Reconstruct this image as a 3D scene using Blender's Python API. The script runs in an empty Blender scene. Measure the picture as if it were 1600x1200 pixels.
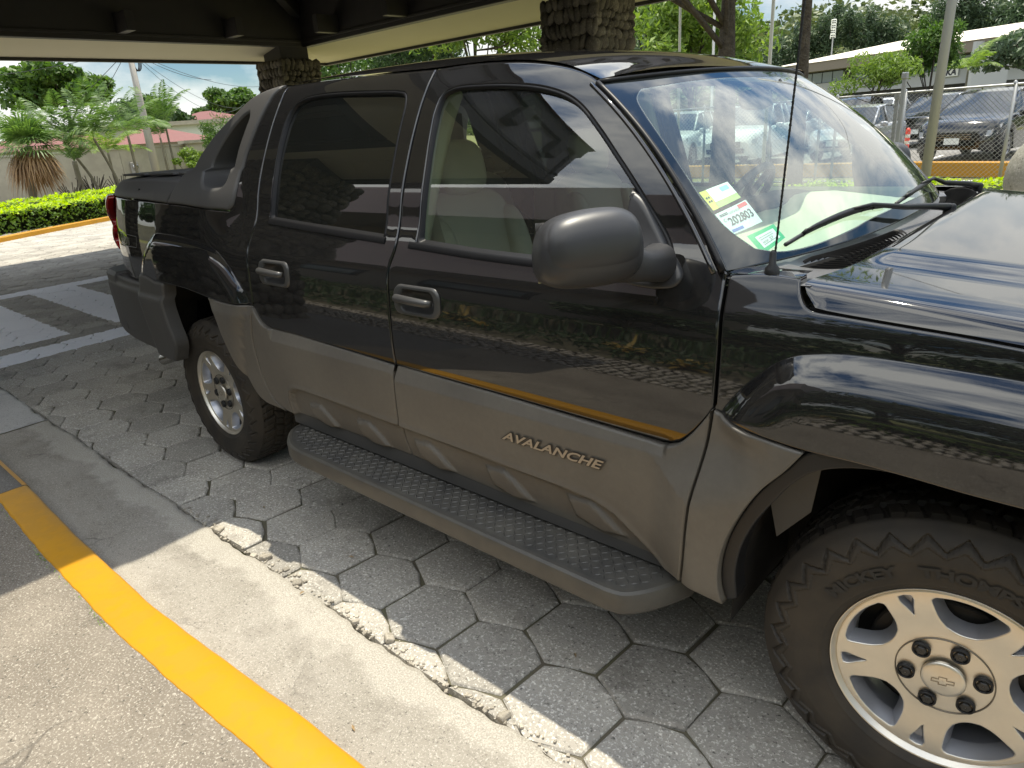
import bpy, bmesh, math, random
import numpy as np
from mathutils import Vector, Matrix
from mathutils.geometry import delaunay_2d_cdt
rad=math.radians
random.seed(7); RNG=np.random.default_rng(7)
SC=bpy.context.scene; COL=SC.collection
# ------------------------------------------------------------ camera
cam=bpy.data.objects.new('camera',bpy.data.cameras.new('camera')); COL.objects.link(cam)
cam.data.sensor_width=36; cam.data.lens=36*1078.78/1600; cam.data.clip_start=.05; cam.data.clip_end=900
CR=Vector((.74882279,.65933946,-.06734908)); CU=Vector((-.18326579,.30364419,.93499404)); CF=Vector((-.63692863,.68780206,-.34821006))
CAM=Vector((3.43986,-2.38149,1.58993))
cam.matrix_world=Matrix(((CR.x,CU.x,-CF.x,CAM.x),(CR.y,CU.y,-CF.y,CAM.y),(CR.z,CU.z,-CF.z,CAM.z),(0,0,0,1)))
SC.camera=cam
# ------------------------------------------------------------ sky, sun, exposure
SUN=Vector((-.13,.238,1)).normalized()
W=bpy.data.worlds.new('World'); SC.world=W; W.use_nodes=True
nt=W.node_tree; nt.nodes.clear()
def N(t,ty,**k):
    n=t.nodes.new(ty)
    for a,b in k.items(): setattr(n,a,b)
    return n
sky=N(nt,'ShaderNodeTexSky',sky_type='NISHITA',sun_disc=False,sun_elevation=math.asin(SUN.z),sun_rotation=math.atan2(SUN.x,SUN.y),air_density=1.0,dust_density=.6,ozone_density=1.5,altitude=1000)
tc=N(nt,'ShaderNodeTexCoord'); sp=N(nt,'ShaderNodeSeparateXYZ'); nt.links.new(tc.outputs['Generated'],sp.inputs[0])
def M(t,op,a,b=None,c=None,clamp=False):
    n=N(t,'ShaderNodeMath',operation=op,use_clamp=clamp)
    for i,v in enumerate((a,b,c)):
        if v is None: continue
        if isinstance(v,(int,float)): n.inputs[i].default_value=v
        else: t.links.new(v,n.inputs[i])
    return n.outputs[0]
zz=M(nt,'ADD',M(nt,'MAXIMUM',sp.outputs[2],0),.12)
cb=N(nt,'ShaderNodeCombineXYZ'); nt.links.new(M(nt,'DIVIDE',sp.outputs[0],zz),cb.inputs[0]); nt.links.new(M(nt,'DIVIDE',sp.outputs[1],zz),cb.inputs[1])
nz=N(nt,'ShaderNodeTexNoise'); nz.inputs['Scale'].default_value=2.3; nz.inputs['Detail'].default_value=8; nz.inputs['Roughness'].default_value=.58; nz.inputs['Distortion'].default_value=.35
mp=N(nt,'ShaderNodeMapping'); mp.inputs['Location'].default_value=(1.3,7.1,2.4); mp.inputs['Scale'].default_value=(1,1,2.1); nt.links.new(tc.outputs['Generated'],mp.inputs[0]); nt.links.new(mp.outputs[0],nz.inputs['Vector'])
rp=N(nt,'ShaderNodeValToRGB'); rp.color_ramp.elements[0].position=.42; rp.color_ramp.elements[1].position=.60
nt.links.new(nz.outputs[0],rp.inputs[0])
mx=N(nt,'ShaderNodeMix',data_type='RGBA'); nt.links.new(rp.outputs[0],mx.inputs[0]); hs_=N(nt,'ShaderNodeHueSaturation'); hs_.inputs['Saturation'].default_value=1.35; hs_.inputs['Value'].default_value=.62; nt.links.new(sky.outputs[0],hs_.inputs['Color']); nt.links.new(hs_.outputs[0],mx.inputs[6]); mx.inputs[7].default_value=(7.0,7.2,7.6,1)
bg=N(nt,'ShaderNodeBackground'); bg.inputs[1].default_value=.15; er=N(nt,'ShaderNodeMapRange',clamp=True,interpolation_type='SMOOTHSTEP')
for i_,v_ in ((1,.18),(2,.75),(3,.50),(4,1.35)): er.inputs[i_].default_value=v_
nt.links.new(sp.outputs[2],er.inputs[0]); vm=N(nt,'ShaderNodeVectorMath',operation='SCALE'); nt.links.new(mx.outputs[2],vm.inputs[0]); nt.links.new(er.outputs[0],vm.inputs['Scale']); nt.links.new(vm.outputs[0],bg.inputs[0])
wo=N(nt,'ShaderNodeOutputWorld'); nt.links.new(bg.outputs[0],wo.inputs[0])
sl=bpy.data.lights.new('sun','SUN'); sl.energy=2.9; sl.angle=rad(.53); sl.color=(1,.95,.87)
so=bpy.data.objects.new('sun',sl); COL.objects.link(so); so.rotation_euler=(-SUN).to_track_quat('-Z','Y').to_euler()
vs=SC.view_settings; vs.view_transform='Standard'; vs.look='None'; vs.gamma=1; vs.use_curve_mapping=False; vs.exposure=1.08; vs.use_white_balance=True; vs.white_balance_temperature=7050; vs.white_balance_tint=6
SC.render.resolution_x=1024; SC.render.resolution_y=768
SC.render.engine='CYCLES'
SC.cycles.max_bounces=12; SC.cycles.transparent_max_bounces=24; SC.cycles.glossy_bounces=6; SC.cycles.diffuse_bounces=4
SC.cycles.sample_clamp_indirect=8
# ------------------------------------------------------------ materials
def mat(name,col=(.5,.5,.5),rough=.5,metal=0,spec=.5,coat=0,bump=None,noise=None,noise2=None,emit=None,trans=None,ior=1.5):
    """noise=(scale,amount,colour2) soft colour variation; bump=(scale,strength,dist)"""
    m=bpy.data.materials.new(name); m.use_nodes=True; t=m.node_tree; b=t.nodes['Principled BSDF']
    b.inputs['Base Color'].default_value=(*col,1); b.inputs['Roughness'].default_value=rough; b.inputs['Metallic'].default_value=metal
    b.inputs['Specular IOR Level'].default_value=spec; b.inputs['Coat Weight'].default_value=coat; b.inputs['Coat Roughness'].default_value=.02
    b.inputs['IOR'].default_value=ior
    co=N(t,'ShaderNodeTexCoord')
    last=None
    for nn in (noise,noise2):
        if not nn: continue
        x=N(t,'ShaderNodeTexNoise'); x.inputs['Scale'].default_value=nn[0]; x.inputs['Detail'].default_value=6; x.inputs['Roughness'].default_value=.6
        t.links.new(co.outputs['Object'],x.inputs['Vector'])
        r=N(t,'ShaderNodeValToRGB'); r.color_ramp.elements[0].position=.5-nn[3] if len(nn)>3 else .35; r.color_ramp.elements[1].position=.5+nn[3] if len(nn)>3 else .65
        t.links.new(x.outputs[0],r.inputs[0])
        mm=N(t,'ShaderNodeMix',data_type='RGBA'); t.links.new(M(t,'MULTIPLY',r.outputs[0],nn[1]),mm.inputs[0])
        if last: t.links.new(last,mm.inputs[6])
        else: mm.inputs[6].default_value=(*col,1)
        mm.inputs[7].default_value=(*nn[2],1); last=mm.outputs[2]
    if last: t.links.new(last,b.inputs['Base Color'])
    if bump:
        x=N(t,'ShaderNodeTexNoise'); x.inputs['Scale'].default_value=bump[0]; x.inputs['Detail'].default_value=5
        t.links.new(co.outputs['Object'],x.inputs['Vector']); bp=N(t,'ShaderNodeBump'); bp.inputs['Strength'].default_value=bump[1]; bp.inputs['Distance'].default_value=bump[2]
        t.links.new(x.outputs[0],bp.inputs['Height']); t.links.new(bp.outputs[0],b.inputs['Normal'])
    if emit: b.inputs['Emission Color'].default_value=(*emit[:3],1); b.inputs['Emission Strength'].default_value=emit[3]
    return m
def glass(name,tint,k=1.6,f0=1.5,dust=.012):
    m=bpy.data.materials.new(name); m.use_nodes=True; t=m.node_tree; t.nodes.clear()
    o=N(t,'ShaderNodeOutputMaterial'); tr=N(t,'ShaderNodeBsdfTransparent'); tr.inputs[0].default_value=(*tint,1)
    df=N(t,'ShaderNodeBsdfDiffuse'); df.inputs[0].default_value=(.72,.80,.74,1); ds=N(t,'ShaderNodeMixShader'); ds.inputs[0].default_value=dust; t.links.new(tr.outputs[0],ds.inputs[1]); t.links.new(df.outputs[0],ds.inputs[2])
    gl=N(t,'ShaderNodeBsdfGlossy'); gl.inputs['Roughness'].default_value=0.0; gl.inputs[0].default_value=(1,1,1,1)
    fr=N(t,'ShaderNodeFresnel'); fr.inputs[0].default_value=f0
    ge=N(t,'ShaderNodeNewGeometry')
    # reflect on the outer face only, so no total internal reflection from inside
    fac=M(t,'MULTIPLY',M(t,'MULTIPLY',fr.outputs[0],k,clamp=True),M(t,'SUBTRACT',1,ge.outputs['Backfacing']))
    mi=N(t,'ShaderNodeMixShader'); t.links.new(fac,mi.inputs[0]); t.links.new(ds.outputs[0],mi.inputs[1]); t.links.new(gl.outputs[0],mi.inputs[2])
    t.links.new(mi.outputs[0],o.inputs[0]); return m
def leafmat(name,c1,c2,trans=.35,rough=.5):
    m=bpy.data.materials.new(name); m.use_nodes=True; t=m.node_tree; b=t.nodes['Principled BSDF']; o=t.nodes['Material Output']
    ge=N(t,'ShaderNodeNewGeometry'); mm=N(t,'ShaderNodeMix',data_type='RGBA'); mm.inputs[6].default_value=(*c1,1); mm.inputs[7].default_value=(*c2,1)
    t.links.new(ge.outputs['Random Per Island'],mm.inputs[0]); t.links.new(mm.outputs[2],b.inputs['Base Color'])
    b.inputs['Roughness'].default_value=rough; b.inputs['Specular IOR Level'].default_value=.35
    tl=N(t,'ShaderNodeBsdfTranslucent'); hs=N(t,'ShaderNodeHueSaturation'); hs.inputs['Value'].default_value=1.5; hs.inputs['Saturation'].default_value=1.15
    t.links.new(mm.outputs[2],hs.inputs['Color']); t.links.new(hs.outputs[0],tl.inputs[0])
    mi=N(t,'ShaderNodeMixShader'); mi.inputs[0].default_value=trans; t.links.new(b.outputs[0],mi.inputs[1]); t.links.new(tl.outputs[0],mi.inputs[2]); t.links.new(mi.outputs[0],o.inputs[0])
    return m
# ------------------------------------------------------------ object helpers
def tag(o,label=None,cat=None,group=None,kind=None):
    if label: o['label']=label
    if cat: o['category']=cat
    if group: o['group']=group
    if kind: o['kind']=kind
    return o
def empty(name,loc=(0,0,0),rz=0,label=None,cat=None,group=None):
    o=bpy.data.objects.new(name,None); COL.objects.link(o); o.location=loc; o.rotation_euler=(0,0,rz); o.empty_display_size=.1
    return tag(o,label,cat,group)
def link(name,me,m,parent=None,label=None):
    o=bpy.data.objects.new(name,me); COL.objects.link(o)
    if m is not None and not me.materials: 
        for x in (m if isinstance(m,(list,tuple)) else [m]): me.materials.append(x)
    if parent: o.parent=parent
    if label: o['label']=label
    return o
def mesh(name,V,F,m=None,parent=None,smooth=False,label=None):
    me=bpy.data.meshes.new(name); me.from_pydata([tuple(map(float,v)) for v in V],[],[tuple(map(int,f)) for f in F]); me.update()
    if smooth: me.polygons.foreach_set('use_smooth',[True]*len(me.polygons))
    return link(name,me,m,parent,label)
def copy_tree(o,parent=None):
    c=o.copy(); COL.objects.link(c); c.parent=parent
    for ch in list(o.children): copy_tree(ch,c)
    return c
class MB:
    def __init__(s): s.V=[];s.F=[];s.n=0
    def add(s,V,F):
        V=[tuple(v) for v in V]; s.F+= [tuple(i+s.n for i in f) for f in F]; s.V+=V; s.n+=len(V)
    def box(s,c,d,rz=0,bev=0,R=None):
        x,y,z=[v/2 for v in d]
        if bev<=0:
            V=[(-x,-y,-z),(x,-y,-z),(x,y,-z),(-x,y,-z),(-x,-y,z),(x,-y,z),(x,y,z),(-x,y,z)]
            F=[(0,3,2,1),(4,5,6,7),(0,1,5,4),(1,2,6,5),(2,3,7,6),(3,0,4,7)]
        else:
            bm=bmesh.new(); bmesh.ops.create_cube(bm,size=1)
            for v in bm.verts: v.co=Vector((v.co.x*d[0],v.co.y*d[1],v.co.z*d[2]))
            bmesh.ops.bevel(bm,geom=list(bm.edges),offset=bev,segments=2,affect='EDGES',profile=.5)
            V=[v.co[:] for v in bm.verts]; F=[[v.index for v in f.verts] for f in bm.faces]; bm.verts.index_update()
            F=[[v.index for v in f.verts] for f in bm.faces]; bm.free()
        Rm=R if R is not None else Matrix.Rotation(rz,3,'Z')
        s.add([tuple(Rm@Vector(v)+Vector(c)) for v in V],F)
    def tube(s,P,r,n=8,cap=True,sx=1.0):
        P=[Vector(p) for p in P]; rr=r if hasattr(r,'__len__') else [r]*len(P); V=[];F=[]
        up=None
        for i,p in enumerate(P):
            d=(P[min(i+1,len(P)-1)]-P[max(i-1,0)]).normalized()
            if up is None: up=Vector((0,0,1)) if abs(d.z)<.9 else Vector((1,0,0))
            a=d.cross(up).normalized(); b=a.cross(d).normalized(); up=b
            for k in range(n):
                t=2*math.pi*k/n; V.append(p+a*(rr[i]*math.cos(t)*sx)+b*(rr[i]*math.sin(t)))
        for i in range(len(P)-1):
            for k in range(n): F.append((i*n+k,i*n+(k+1)%n,(i+1)*n+(k+1)%n,(i+1)*n+k))
        if cap: F.append(tuple(range(n))[::-1]); F.append(tuple((len(P)-1)*n+k for k in range(n)))
        s.add(V,F)
    def lathe(s,prof,n=32,axis='z',c=(0,0,0)):
        V=[];F=[]
        for r,h in prof:
            for k in range(n):
                t=2*math.pi*k/n
                if axis=='z': V.append((c[0]+r*math.cos(t),c[1]+r*math.sin(t),c[2]+h))
                else: V.append((c[0]+r*math.cos(t),c[1]+h,c[2]+r*math.sin(t)))
        for i in range(len(prof)-1):
            for k in range(n): F.append((i*n+k,i*n+(k+1)%n,(i+1)*n+(k+1)%n,(i+1)*n+k))
        s.add(V,F)
    def build(s,name,m,parent=None,smooth=False,label=None,fix=False):
        o=mesh(name,s.V,s.F,m,parent,smooth,label)
        if fix:
            bm=bmesh.new(); bm.from_mesh(o.data); bmesh.ops.remove_doubles(bm,verts=bm.verts,dist=1e-5); bmesh.ops.recalc_face_normals(bm,faces=bm.faces); bm.to_mesh(o.data); bm.free()
        return o
def autosmooth(o,ang=35):
    me=o.data; me.polygons.foreach_set('use_smooth',[True]*len(me.polygons)); me.set_sharp_from_angle(angle=rad(ang)); return o
def text_geo(body,size=1.0,shear=0,space=1.0,extrude=0.0,bold=0.0,align='LEFT'):
    cu=bpy.data.curves.new('txt','FONT'); cu.body=body; cu.size=size; cu.shear=shear; cu.space_character=space; cu.extrude=extrude; cu.offset=bold; cu.align_x=align; cu.resolution_u=3
    o=bpy.data.objects.new('txt',cu); COL.objects.link(o); dg=bpy.context.evaluated_depsgraph_get(); me=bpy.data.meshes.new_from_object(o.evaluated_get(dg))
    V=[v.co[:] for v in me.vertices]; F=[tuple(p.vertices) for p in me.polygons]; bpy.data.objects.remove(o); bpy.data.curves.remove(cu); bpy.data.meshes.remove(me); return V,F
# ------------------------------------------------------------ curves and curved panels
def crom(P,step=.012,closed=False):
    P=np.array(P,float)
    if len(P)<3: 
        n=max(2,int(np.linalg.norm(P[1]-P[0])/step)+1); return P[0]+(P[1]-P[0])*np.linspace(0,1,n)[:,None]
    Q=np.vstack([2*P[0]-P[1],P,2*P[-1]-P[-2]]) if not closed else np.vstack([P[-1],P,P[0],P[1]])
    out=[]
    m=len(P)-1 if not closed else len(P)
    for i in range(m):
        p0,p1,p2,p3=Q[i],Q[i+1],Q[i+2],Q[i+3]; n=max(2,int(np.linalg.norm(p2-p1)/step)+1)
        # centripetal
        t0=0;t1=t0+max(np.linalg.norm(p1-p0),1e-6)**.5;t2=t1+max(np.linalg.norm(p2-p1),1e-6)**.5;t3=t2+max(np.linalg.norm(p3-p2),1e-6)**.5
        t=np.linspace(t1,t2,n,endpoint=False)[:,None]
        A1=(t1-t)/(t1-t0)*p0+(t-t0)/(t1-t0)*p1;A2=(t2-t)/(t2-t1)*p1+(t-t1)/(t2-t1)*p2;A3=(t3-t)/(t3-t2)*p2+(t-t2)/(t3-t2)*p3
        B1=(t2-t)/(t2-t0)*A1+(t-t0)/(t2-t0)*A2;B2=(t3-t)/(t3-t1)*A2+(t-t1)/(t3-t1)*A3
        out.append((t2-t)/(t2-t1)*B1+(t-t1)/(t2-t1)*B2)
    if not closed: out.append(P[-1:])
    return np.vstack(out)
def loop(segs,step=.012):
    """segs: list of point lists, each smoothed; joined as a closed outline with corners between them"""
    out=[]
    for s_ in segs:
        c=crom(s_,step)
        if out and np.linalg.norm(out[-1][-1]-c[0])<1e-6: c=c[1:]
        out.append(c)
    P=np.vstack(out)
    if np.linalg.norm(P[0]-P[-1])<1e-6: P=P[:-1]
    keep=[0]
    for i in range(1,len(P)):
        if np.linalg.norm(P[i]-P[keep[-1]])>step*.25: keep.append(i)
    P=P[keep]
    # straight closing edge resample
    d=np.linalg.norm(P[0]-P[-1])
    if d>step*1.5:
        n=int(d/step)+1; P=np.vstack([P,P[-1]+(P[0]-P[-1])*np.linspace(0,1,n+1)[1:-1,None]])
    a=(P[:,0]*np.roll(P[:,1],-1)-np.roll(P[:,0],-1)*P[:,1]).sum()
    return P if a>0 else P[::-1]
def offs(P,d):
    """inset of a ccw outline by d (miter clamped)"""
    e=np.roll(P,-1,0)-P; e/=np.linalg.norm(e,axis=1)[:,None]+1e-12
    n=np.stack([-e[:,1],e[:,0]],1); n0=np.roll(n,1,0); m=n+n0; l=(m**2).sum(1)/2
    m=m/np.maximum(l,.45)[:,None]
    return P+m*d, -(m/(np.linalg.norm(m,axis=1)[:,None]+1e-9))
def panel(name,outline,fn,m,parent=None,holes=(),step=.03,roll=.004,r1=.0022,r2=.006,thick=.02,label=None,crease=None):
    """curved sheet with rolled edges. fn(A,B,D)->Nx3, D = depth below the outer face"""
    loops=[outline]+[h[::-1] for h in holes]
    V2=[];D=[];OUT=[];E=[];ring0=[]
    for Lp in loops:
        a,n1=offs(Lp,r1); b,_=offs(Lp,r2); n=len(Lp)
        for k,(R,dd) in enumerate(((Lp,roll),(a,roll*.22),(b,0))):
            s0=len(V2); V2+=list(map(tuple,R)); D+=[dd]*n; OUT+=list(n1*(1,.38,0)[k]); E+=[(s0+i,s0+(i+1)%n) for i in range(n)]
            if k==0: ring0.append((s0,n,n1))
    lo=outline.min(0);hi=outline.max(0)
    gx=np.arange(lo[0]+step*.5,hi[0],step);gz=np.arange(lo[1]+step*.5,hi[1],step)
    G=np.stack(np.meshgrid(gx,gz),-1).reshape(-1,2)
    if crease is not None:
        c=crom(crease,.007);t=np.gradient(c,axis=0);t/=np.linalg.norm(t,axis=1)[:,None];nn=np.stack([-t[:,1],t[:,0]],1)
        ex=np.vstack([c+nn*.0022,c-nn*.0022,c+nn*.010,c-nn*.010]);dc=np.sqrt(((G[:,None]-c[None])**2).sum(2).min(1));G=np.vstack([G[dc>.014],ex])
    if len(G):
        d=pdist(G[:,0],G[:,1],outline); k=d>r2+step*.3
        for h in holes: k&=pdist(G[:,0],G[:,1],h)<-(r2+step*.3)
        for g in G[k]: V2.append(tuple(g));D.append(0);OUT.append((0,0))
    cv,ce,cf,ov,_,_=delaunay_2d_cdt([Vector(v) for v in V2],E,[],0,1e-6)
    cv=np.array([v[:] for v in cv]); src=[o[0] if len(o) else -1 for o in ov]
    D_=np.array([D[s_] if s_>=0 else 0 for s_ in src]);O_=np.array([OUT[s_] if s_>=0 else (0,0) for s_ in src],float)
    T=np.array([f for f in cf if len(f)==3]); C=cv[T].mean(1)
    ok=pdist(C[:,0],C[:,1],outline)>1e-7
    for h in holes: ok&=pdist(C[:,0],C[:,1],h)<-1e-7
    T=T[ok]
    P=fn(cv[:,0],cv[:,1],D_); e=2e-3
    pa=fn(cv[:,0]+e,cv[:,1],D_*0)-fn(cv[:,0]-e,cv[:,1],D_*0);pb=fn(cv[:,0],cv[:,1]+e,D_*0)-fn(cv[:,0],cv[:,1]-e,D_*0)
    Nn=np.cross(pa,pb);Nn/=np.linalg.norm(Nn,axis=1)[:,None]+1e-12
    dn=fn(cv[:,0],cv[:,1],D_*0+.01)-fn(cv[:,0],cv[:,1],D_*0)
    if (Nn*dn).sum()>0: Nn=-Nn
    tv=pa/(2*e)*O_[:,:1]+pb/(2*e)*O_[:,1:]
    tn=np.linalg.norm(tv,axis=1)[:,None]; NN=np.where(tn>.01,Nn*np.maximum(.45,1-tn*.55)+tv/np.maximum(tn,1e-6)*np.minimum(tn,1)*.9,Nn)
    NN/=np.linalg.norm(NN,axis=1)[:,None]
    fnorm=np.cross(P[T[:,1]]-P[T[:,0]],P[T[:,2]]-P[T[:,0]])
    flip=(fnorm*Nn[T[:,0]]).sum(1)<0
    T[flip]=T[flip][:,::-1]
    V=list(P);F=[tuple(t) for t in T];NL=list(NN)
    inv={}
    for i,o in enumerate(ov):
        for s_ in o: inv[s_]=i
    for s0,n,n1 in ring0:
        idx=[inv[s0+i] for i in range(n)]; base=len(V)
        A=cv[idx]; P1=fn(A[:,0],A[:,1],np.full(n,roll+thick)); tvv=tv[idx]; tvv=tvv/(np.linalg.norm(tvv,axis=1)[:,None]+1e-9)
        V+=list(P[idx])+list(P1);NL+=list(tvv)+list(tvv)
        for i in range(n):
            j=(i+1)%n; f=(base+i,base+j,base+n+j,base+n+i)
            nn=np.cross(V[f[1]]-V[f[0]],V[f[2]]-V[f[0]])
            F.append(f if (nn*tvv[i]).sum()>0 else f[::-1])
    o=mesh(name,V,F,m,parent,True,label)
    o.data.normals_split_custom_set_from_vertices([tuple(x) for x in NL])
    return o
# ============================================================ body side surface
def _spl(xs,ys,q):
    h=np.diff(xs);d=np.diff(ys)/h
    m=np.zeros(len(xs));m[1:-1]=(d[:-1]*h[1:]+d[1:]*h[:-1])/(h[1:]+h[:-1]);m[0]=d[0];m[-1]=d[-1]
    q=np.clip(q,xs[0],xs[-1]);i=np.clip(np.searchsorted(xs,q)-1,0,len(xs)-2)
    t=(q-xs[i])/h[i]
    return ((2*t**3-3*t**2+1)*ys[i]+(t**3-2*t*t+t)*h[i]*m[i]+(-2*t**3+3*t*t)*ys[i+1]+(t**3-t*t)*h[i]*m[i+1])
def sstep(t): t=np.clip(t,0,1);return t*t*(3-2*t)
def pdist(x,z,poly):
    P=np.array(poly);A=P;B=np.roll(P,-1,0);x=np.asarray(x,float).ravel();z=np.asarray(z,float).ravel()
    ex=B[:,0]-A[:,0];ez=B[:,1]-A[:,1];dx=x[:,None]-A[:,0];dz=z[:,None]-A[:,1]
    t=np.clip((dx*ex+dz*ez)/(ex*ex+ez*ez+1e-12),0,1)
    d=np.sqrt(((dx-t*ex)**2+(dz-t*ez)**2).min(1))
    c=((A[:,1]>z[:,None])!=(B[:,1]>z[:,None]))&(x[:,None]<A[:,0]+ex*(z[:,None]-A[:,1])/np.where(ez==0,1e-12,ez))
    return np.where(c.sum(1)%2==1,d,-d)
_PZ=np.array([.30,.42,.50,.60,.75,.88,1.00,1.08,1.13,1.165,1.20,1.24,1.27,1.30,1.40,1.50,1.60,1.70,1.76,1.80,1.83])
_PY=np.array([.925,.952,.968,.978,.985,.986,.983,.978,.9735,.9665,.952,.935,.921,.905,.868,.825,.778,.722,.680,.642,.59])
_BZ=np.array([.30,.5,.75,1.0,1.15,1.25,1.33,1.40,1.5]);_BY=np.array([.93,.965,.982,.982,.975,.962,.945,.925,.86])
_TX=np.array([.2,.5,.75,.9,1.02,1.12,1.18,1.22]);_TD=np.array([0,.018,.045,.075,.12,.18,.25,.36])
FLF=np.array([(2.795,.90),(2.80,.945),(2.841,1.005),(2.88,1.047),(2.909,1.075),(2.951,1.10),(3.0,1.112),(3.063,1.12),(3.25,1.12),(3.40,1.115),(3.58,1.105),(3.68,1.08),(3.78,1.01),(3.86,.93),(3.95,.80),(3.95,.3),(2.6,.3),(2.6,.80)])
FLR=np.array([(-.52,.90),(-.459,1.014),(-.382,1.108),(-.291,1.179),(-.201,1.213),(-.089,1.217),(.143,1.209),(.317,1.193),(.404,1.174),(.473,1.142),(.556,1.078),(.62,1.015),(.645,.945),(.57,.80),(.42,.3),(-.4,.3)])
def crdense(P,i0,i1):
    P=[tuple(p) for p in P]; return np.array(P[:i0]+[tuple(q) for q in crom(P[i0:i1],.02)]+P[i1:])
_FY=np.array([.93,.965,.982,.982,.979,.962,.935,.915])
def bulge(t): t=np.clip(t,0,1);return 1-(1-t)**2.3
def S(x,z):
    x=np.asarray(x,float);z=np.asarray(z,float)
    y=_spl(_PZ,_PY,z)
    k=sstep((.62-x)/.35)*(z<1.5)
    y=y*(1-k)+np.where(z<1.5,_spl(_BZ,_BY,z),y)*k
    y=y-.035*sstep((x-3.2)/1.2)-_spl(_TX,_TD,-x)-.25*np.clip((x-3.85)/.45,0,1)**2.2
    d=pdist(x,z,FLF);kz=sstep((z-.87)/.08);y=y+.056*(bulge(d/.12)*kz+sstep(d/.17)*(1-kz))+.036*bulge(pdist(x,z,FLR)/.075)
    return y
FLF=crdense(FLF,1,15);FLR=crdense(FLR,0,13)
def side(off=0.,fo=None):
    def f(a,b,d):
        y=S(a,b)+off+(fo(a,b) if fo else 0)
        return np.stack([a,-(y-d),b],-1)
    return f
# ------------------------------------------------------------ truck materials
def paint(name,col,spec=.5,dust=.015):
    m=mat(name,col,.03,0,spec,ior=1.62)
    t=m.node_tree;b=t.nodes['Principled BSDF'];co=N(t,'ShaderNodeTexCoord')
    x=N(t,'ShaderNodeTexNoise');x.inputs['Scale'].default_value=2.2;x.inputs['Detail'].default_value=9;x.inputs['Roughness'].default_value=.7;t.links.new(co.outputs['Object'],x.inputs['Vector'])
    y=N(t,'ShaderNodeTexNoise');y.inputs['Scale'].default_value=260;t.links.new(co.outputs['Object'],y.inputs['Vector'])
    r=M(t,'ADD',.012,M(t,'MULTIPLY',M(t,'MULTIPLY',x.outputs[0],x.outputs[0]),.06));t.links.new(r,b.inputs['Roughness'])
    mm=N(t,'ShaderNodeMix',data_type='RGBA');mm.inputs[6].default_value=(*col,1);mm.inputs[7].default_value=(.16,.15,.13,1)
    t.links.new(M(t,'MULTIPLY',M(t,'MULTIPLY',x.outputs[0],M(t,'GREATER_THAN',y.outputs[0],.42)),dust*2,clamp=True),mm.inputs[0]);t.links.new(mm.outputs[2],b.inputs['Base Color'])
    return m
PAINT=paint('gloss_black_paint',(.0095,.0095,.010),.62,dust=.03)
CLAD=mat('grey_textured_plastic',(.098,.089,.077),.47,0,.45,bump=(900,.18,.0006),noise=(1.7,.55,(.165,.150,.125)),noise2=(55,.18,(.06,.056,.05)))
CLADD=mat('dark_grey_plastic',(.060,.058,.056),.5,0,.4,bump=(900,.2,.0006),noise=(4,.3,(.08,.075,.07)))
RUB=mat('black_rubber',(.012,.012,.013),.45,0,.4)
TRIM=mat('satin_black_trim',(.008,.008,.009),.42,0,.22)
DARK=mat('dark_cavity',(.006,.006,.006),.9,0,.1)
GCLR=glass('clear_glass',(.66,.75,.70),2.7); GTNT=glass('tinted_glass',(.035,.04,.042),2.2); GWS=glass('windscreen_glass',(.82,.93,.87),1.5,dust=.055)
FRIT=mat('black_glass_border',(.008,.010,.010),.05,0,.6)
ALU=mat('machined_aluminium',(.74,.70,.62),.42,1,.5,noise=(30,.15,(.50,.48,.44)))
ALUP=mat('silver_wheel_paint',(.36,.37,.40),.32,.7,.5)
CHR=mat('dull_chrome',(.45,.44,.42),.18,1)
TYRE=mat('tyre_rubber',(.026,.023,.020),.62,0,.35,bump=(220,.2,.001),noise=(9,.6,(.056,.045,.032)))
TYRT=mat('tyre_raised_letters',(.020,.020,.020),.5,0,.35)
BEIGE=mat('beige_leather',(.30,.275,.215),.42,0,.4,bump=(120,.25,.002),noise=(5,.2,(.25,.23,.18)))
BEIGEP=mat('beige_plastic',(.30,.29,.21),.5,0,.35); DASH=mat('dashboard_vinyl',(.44,.46,.35),.55,0,.35,bump=(500,.2,.0008)); DASHD=mat('dark_interior_plastic',(.03,.032,.035),.5)
REDL=mat('red_lamp_lens',(.30,.012,.012),.06,0,.6,coat=.5); CLRL=mat('clear_lamp_lens',(.55,.55,.55),.08,.3,.6)
WHT=mat('white_paper',(.75,.78,.74),.6); 
TRK=empty('pickup_truck',(1.65,0,0),0,'black four door pickup truck with grey lower cladding parked beside the yellow kerb','pickup truck')
TRK.location=(0,0,0)
MIR=[]   # parts repeated on the far side
def P(o): MIR.append(o); return o
# ------------------------------------------------------------ panel outlines (x forward, z up), read off at the truck's own scale
Bg=[(1.608,1.783),(1.602,1.70),(1.601,1.58),(1.603,1.45),(1.612,1.33),(1.620,1.262),(1.617,1.228),(1.607,1.19),(1.606,1.10),(1.605,1.0),(1.604,.90),(1.603,.84)]
Bg2=[(1.603,.84),(1.596,.76),(1.588,.65),(1.583,.57),(1.600,.49)]
Cg=[(.66,1.812),(.675,1.76),(.679,1.70),(.678,1.60),(.677,1.48),(.688,1.37),(.696,1.29),(.690,1.252),(.678,1.215),(.682,1.12),(.684,1.0),(.684,.945)]
Cg2=[(.684,.945),(.660,.87),(.642,.80),(.643,.73),(.660,.60),(.70,.525),(.79,.487)]
Df=[(2.774,1.247),(2.778,1.168),(2.781,1.097),(2.780,.944)]
Df2=[(2.780,.944),(2.764,.803),(2.744,.656),(2.728,.52),(2.717,.462)]
Al=[(2.31,1.682),(2.397,1.608),(2.488,1.526),(2.565,1.457),(2.654,1.377),(2.739,1.285),(2.774,1.247)]
g=.0035
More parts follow.
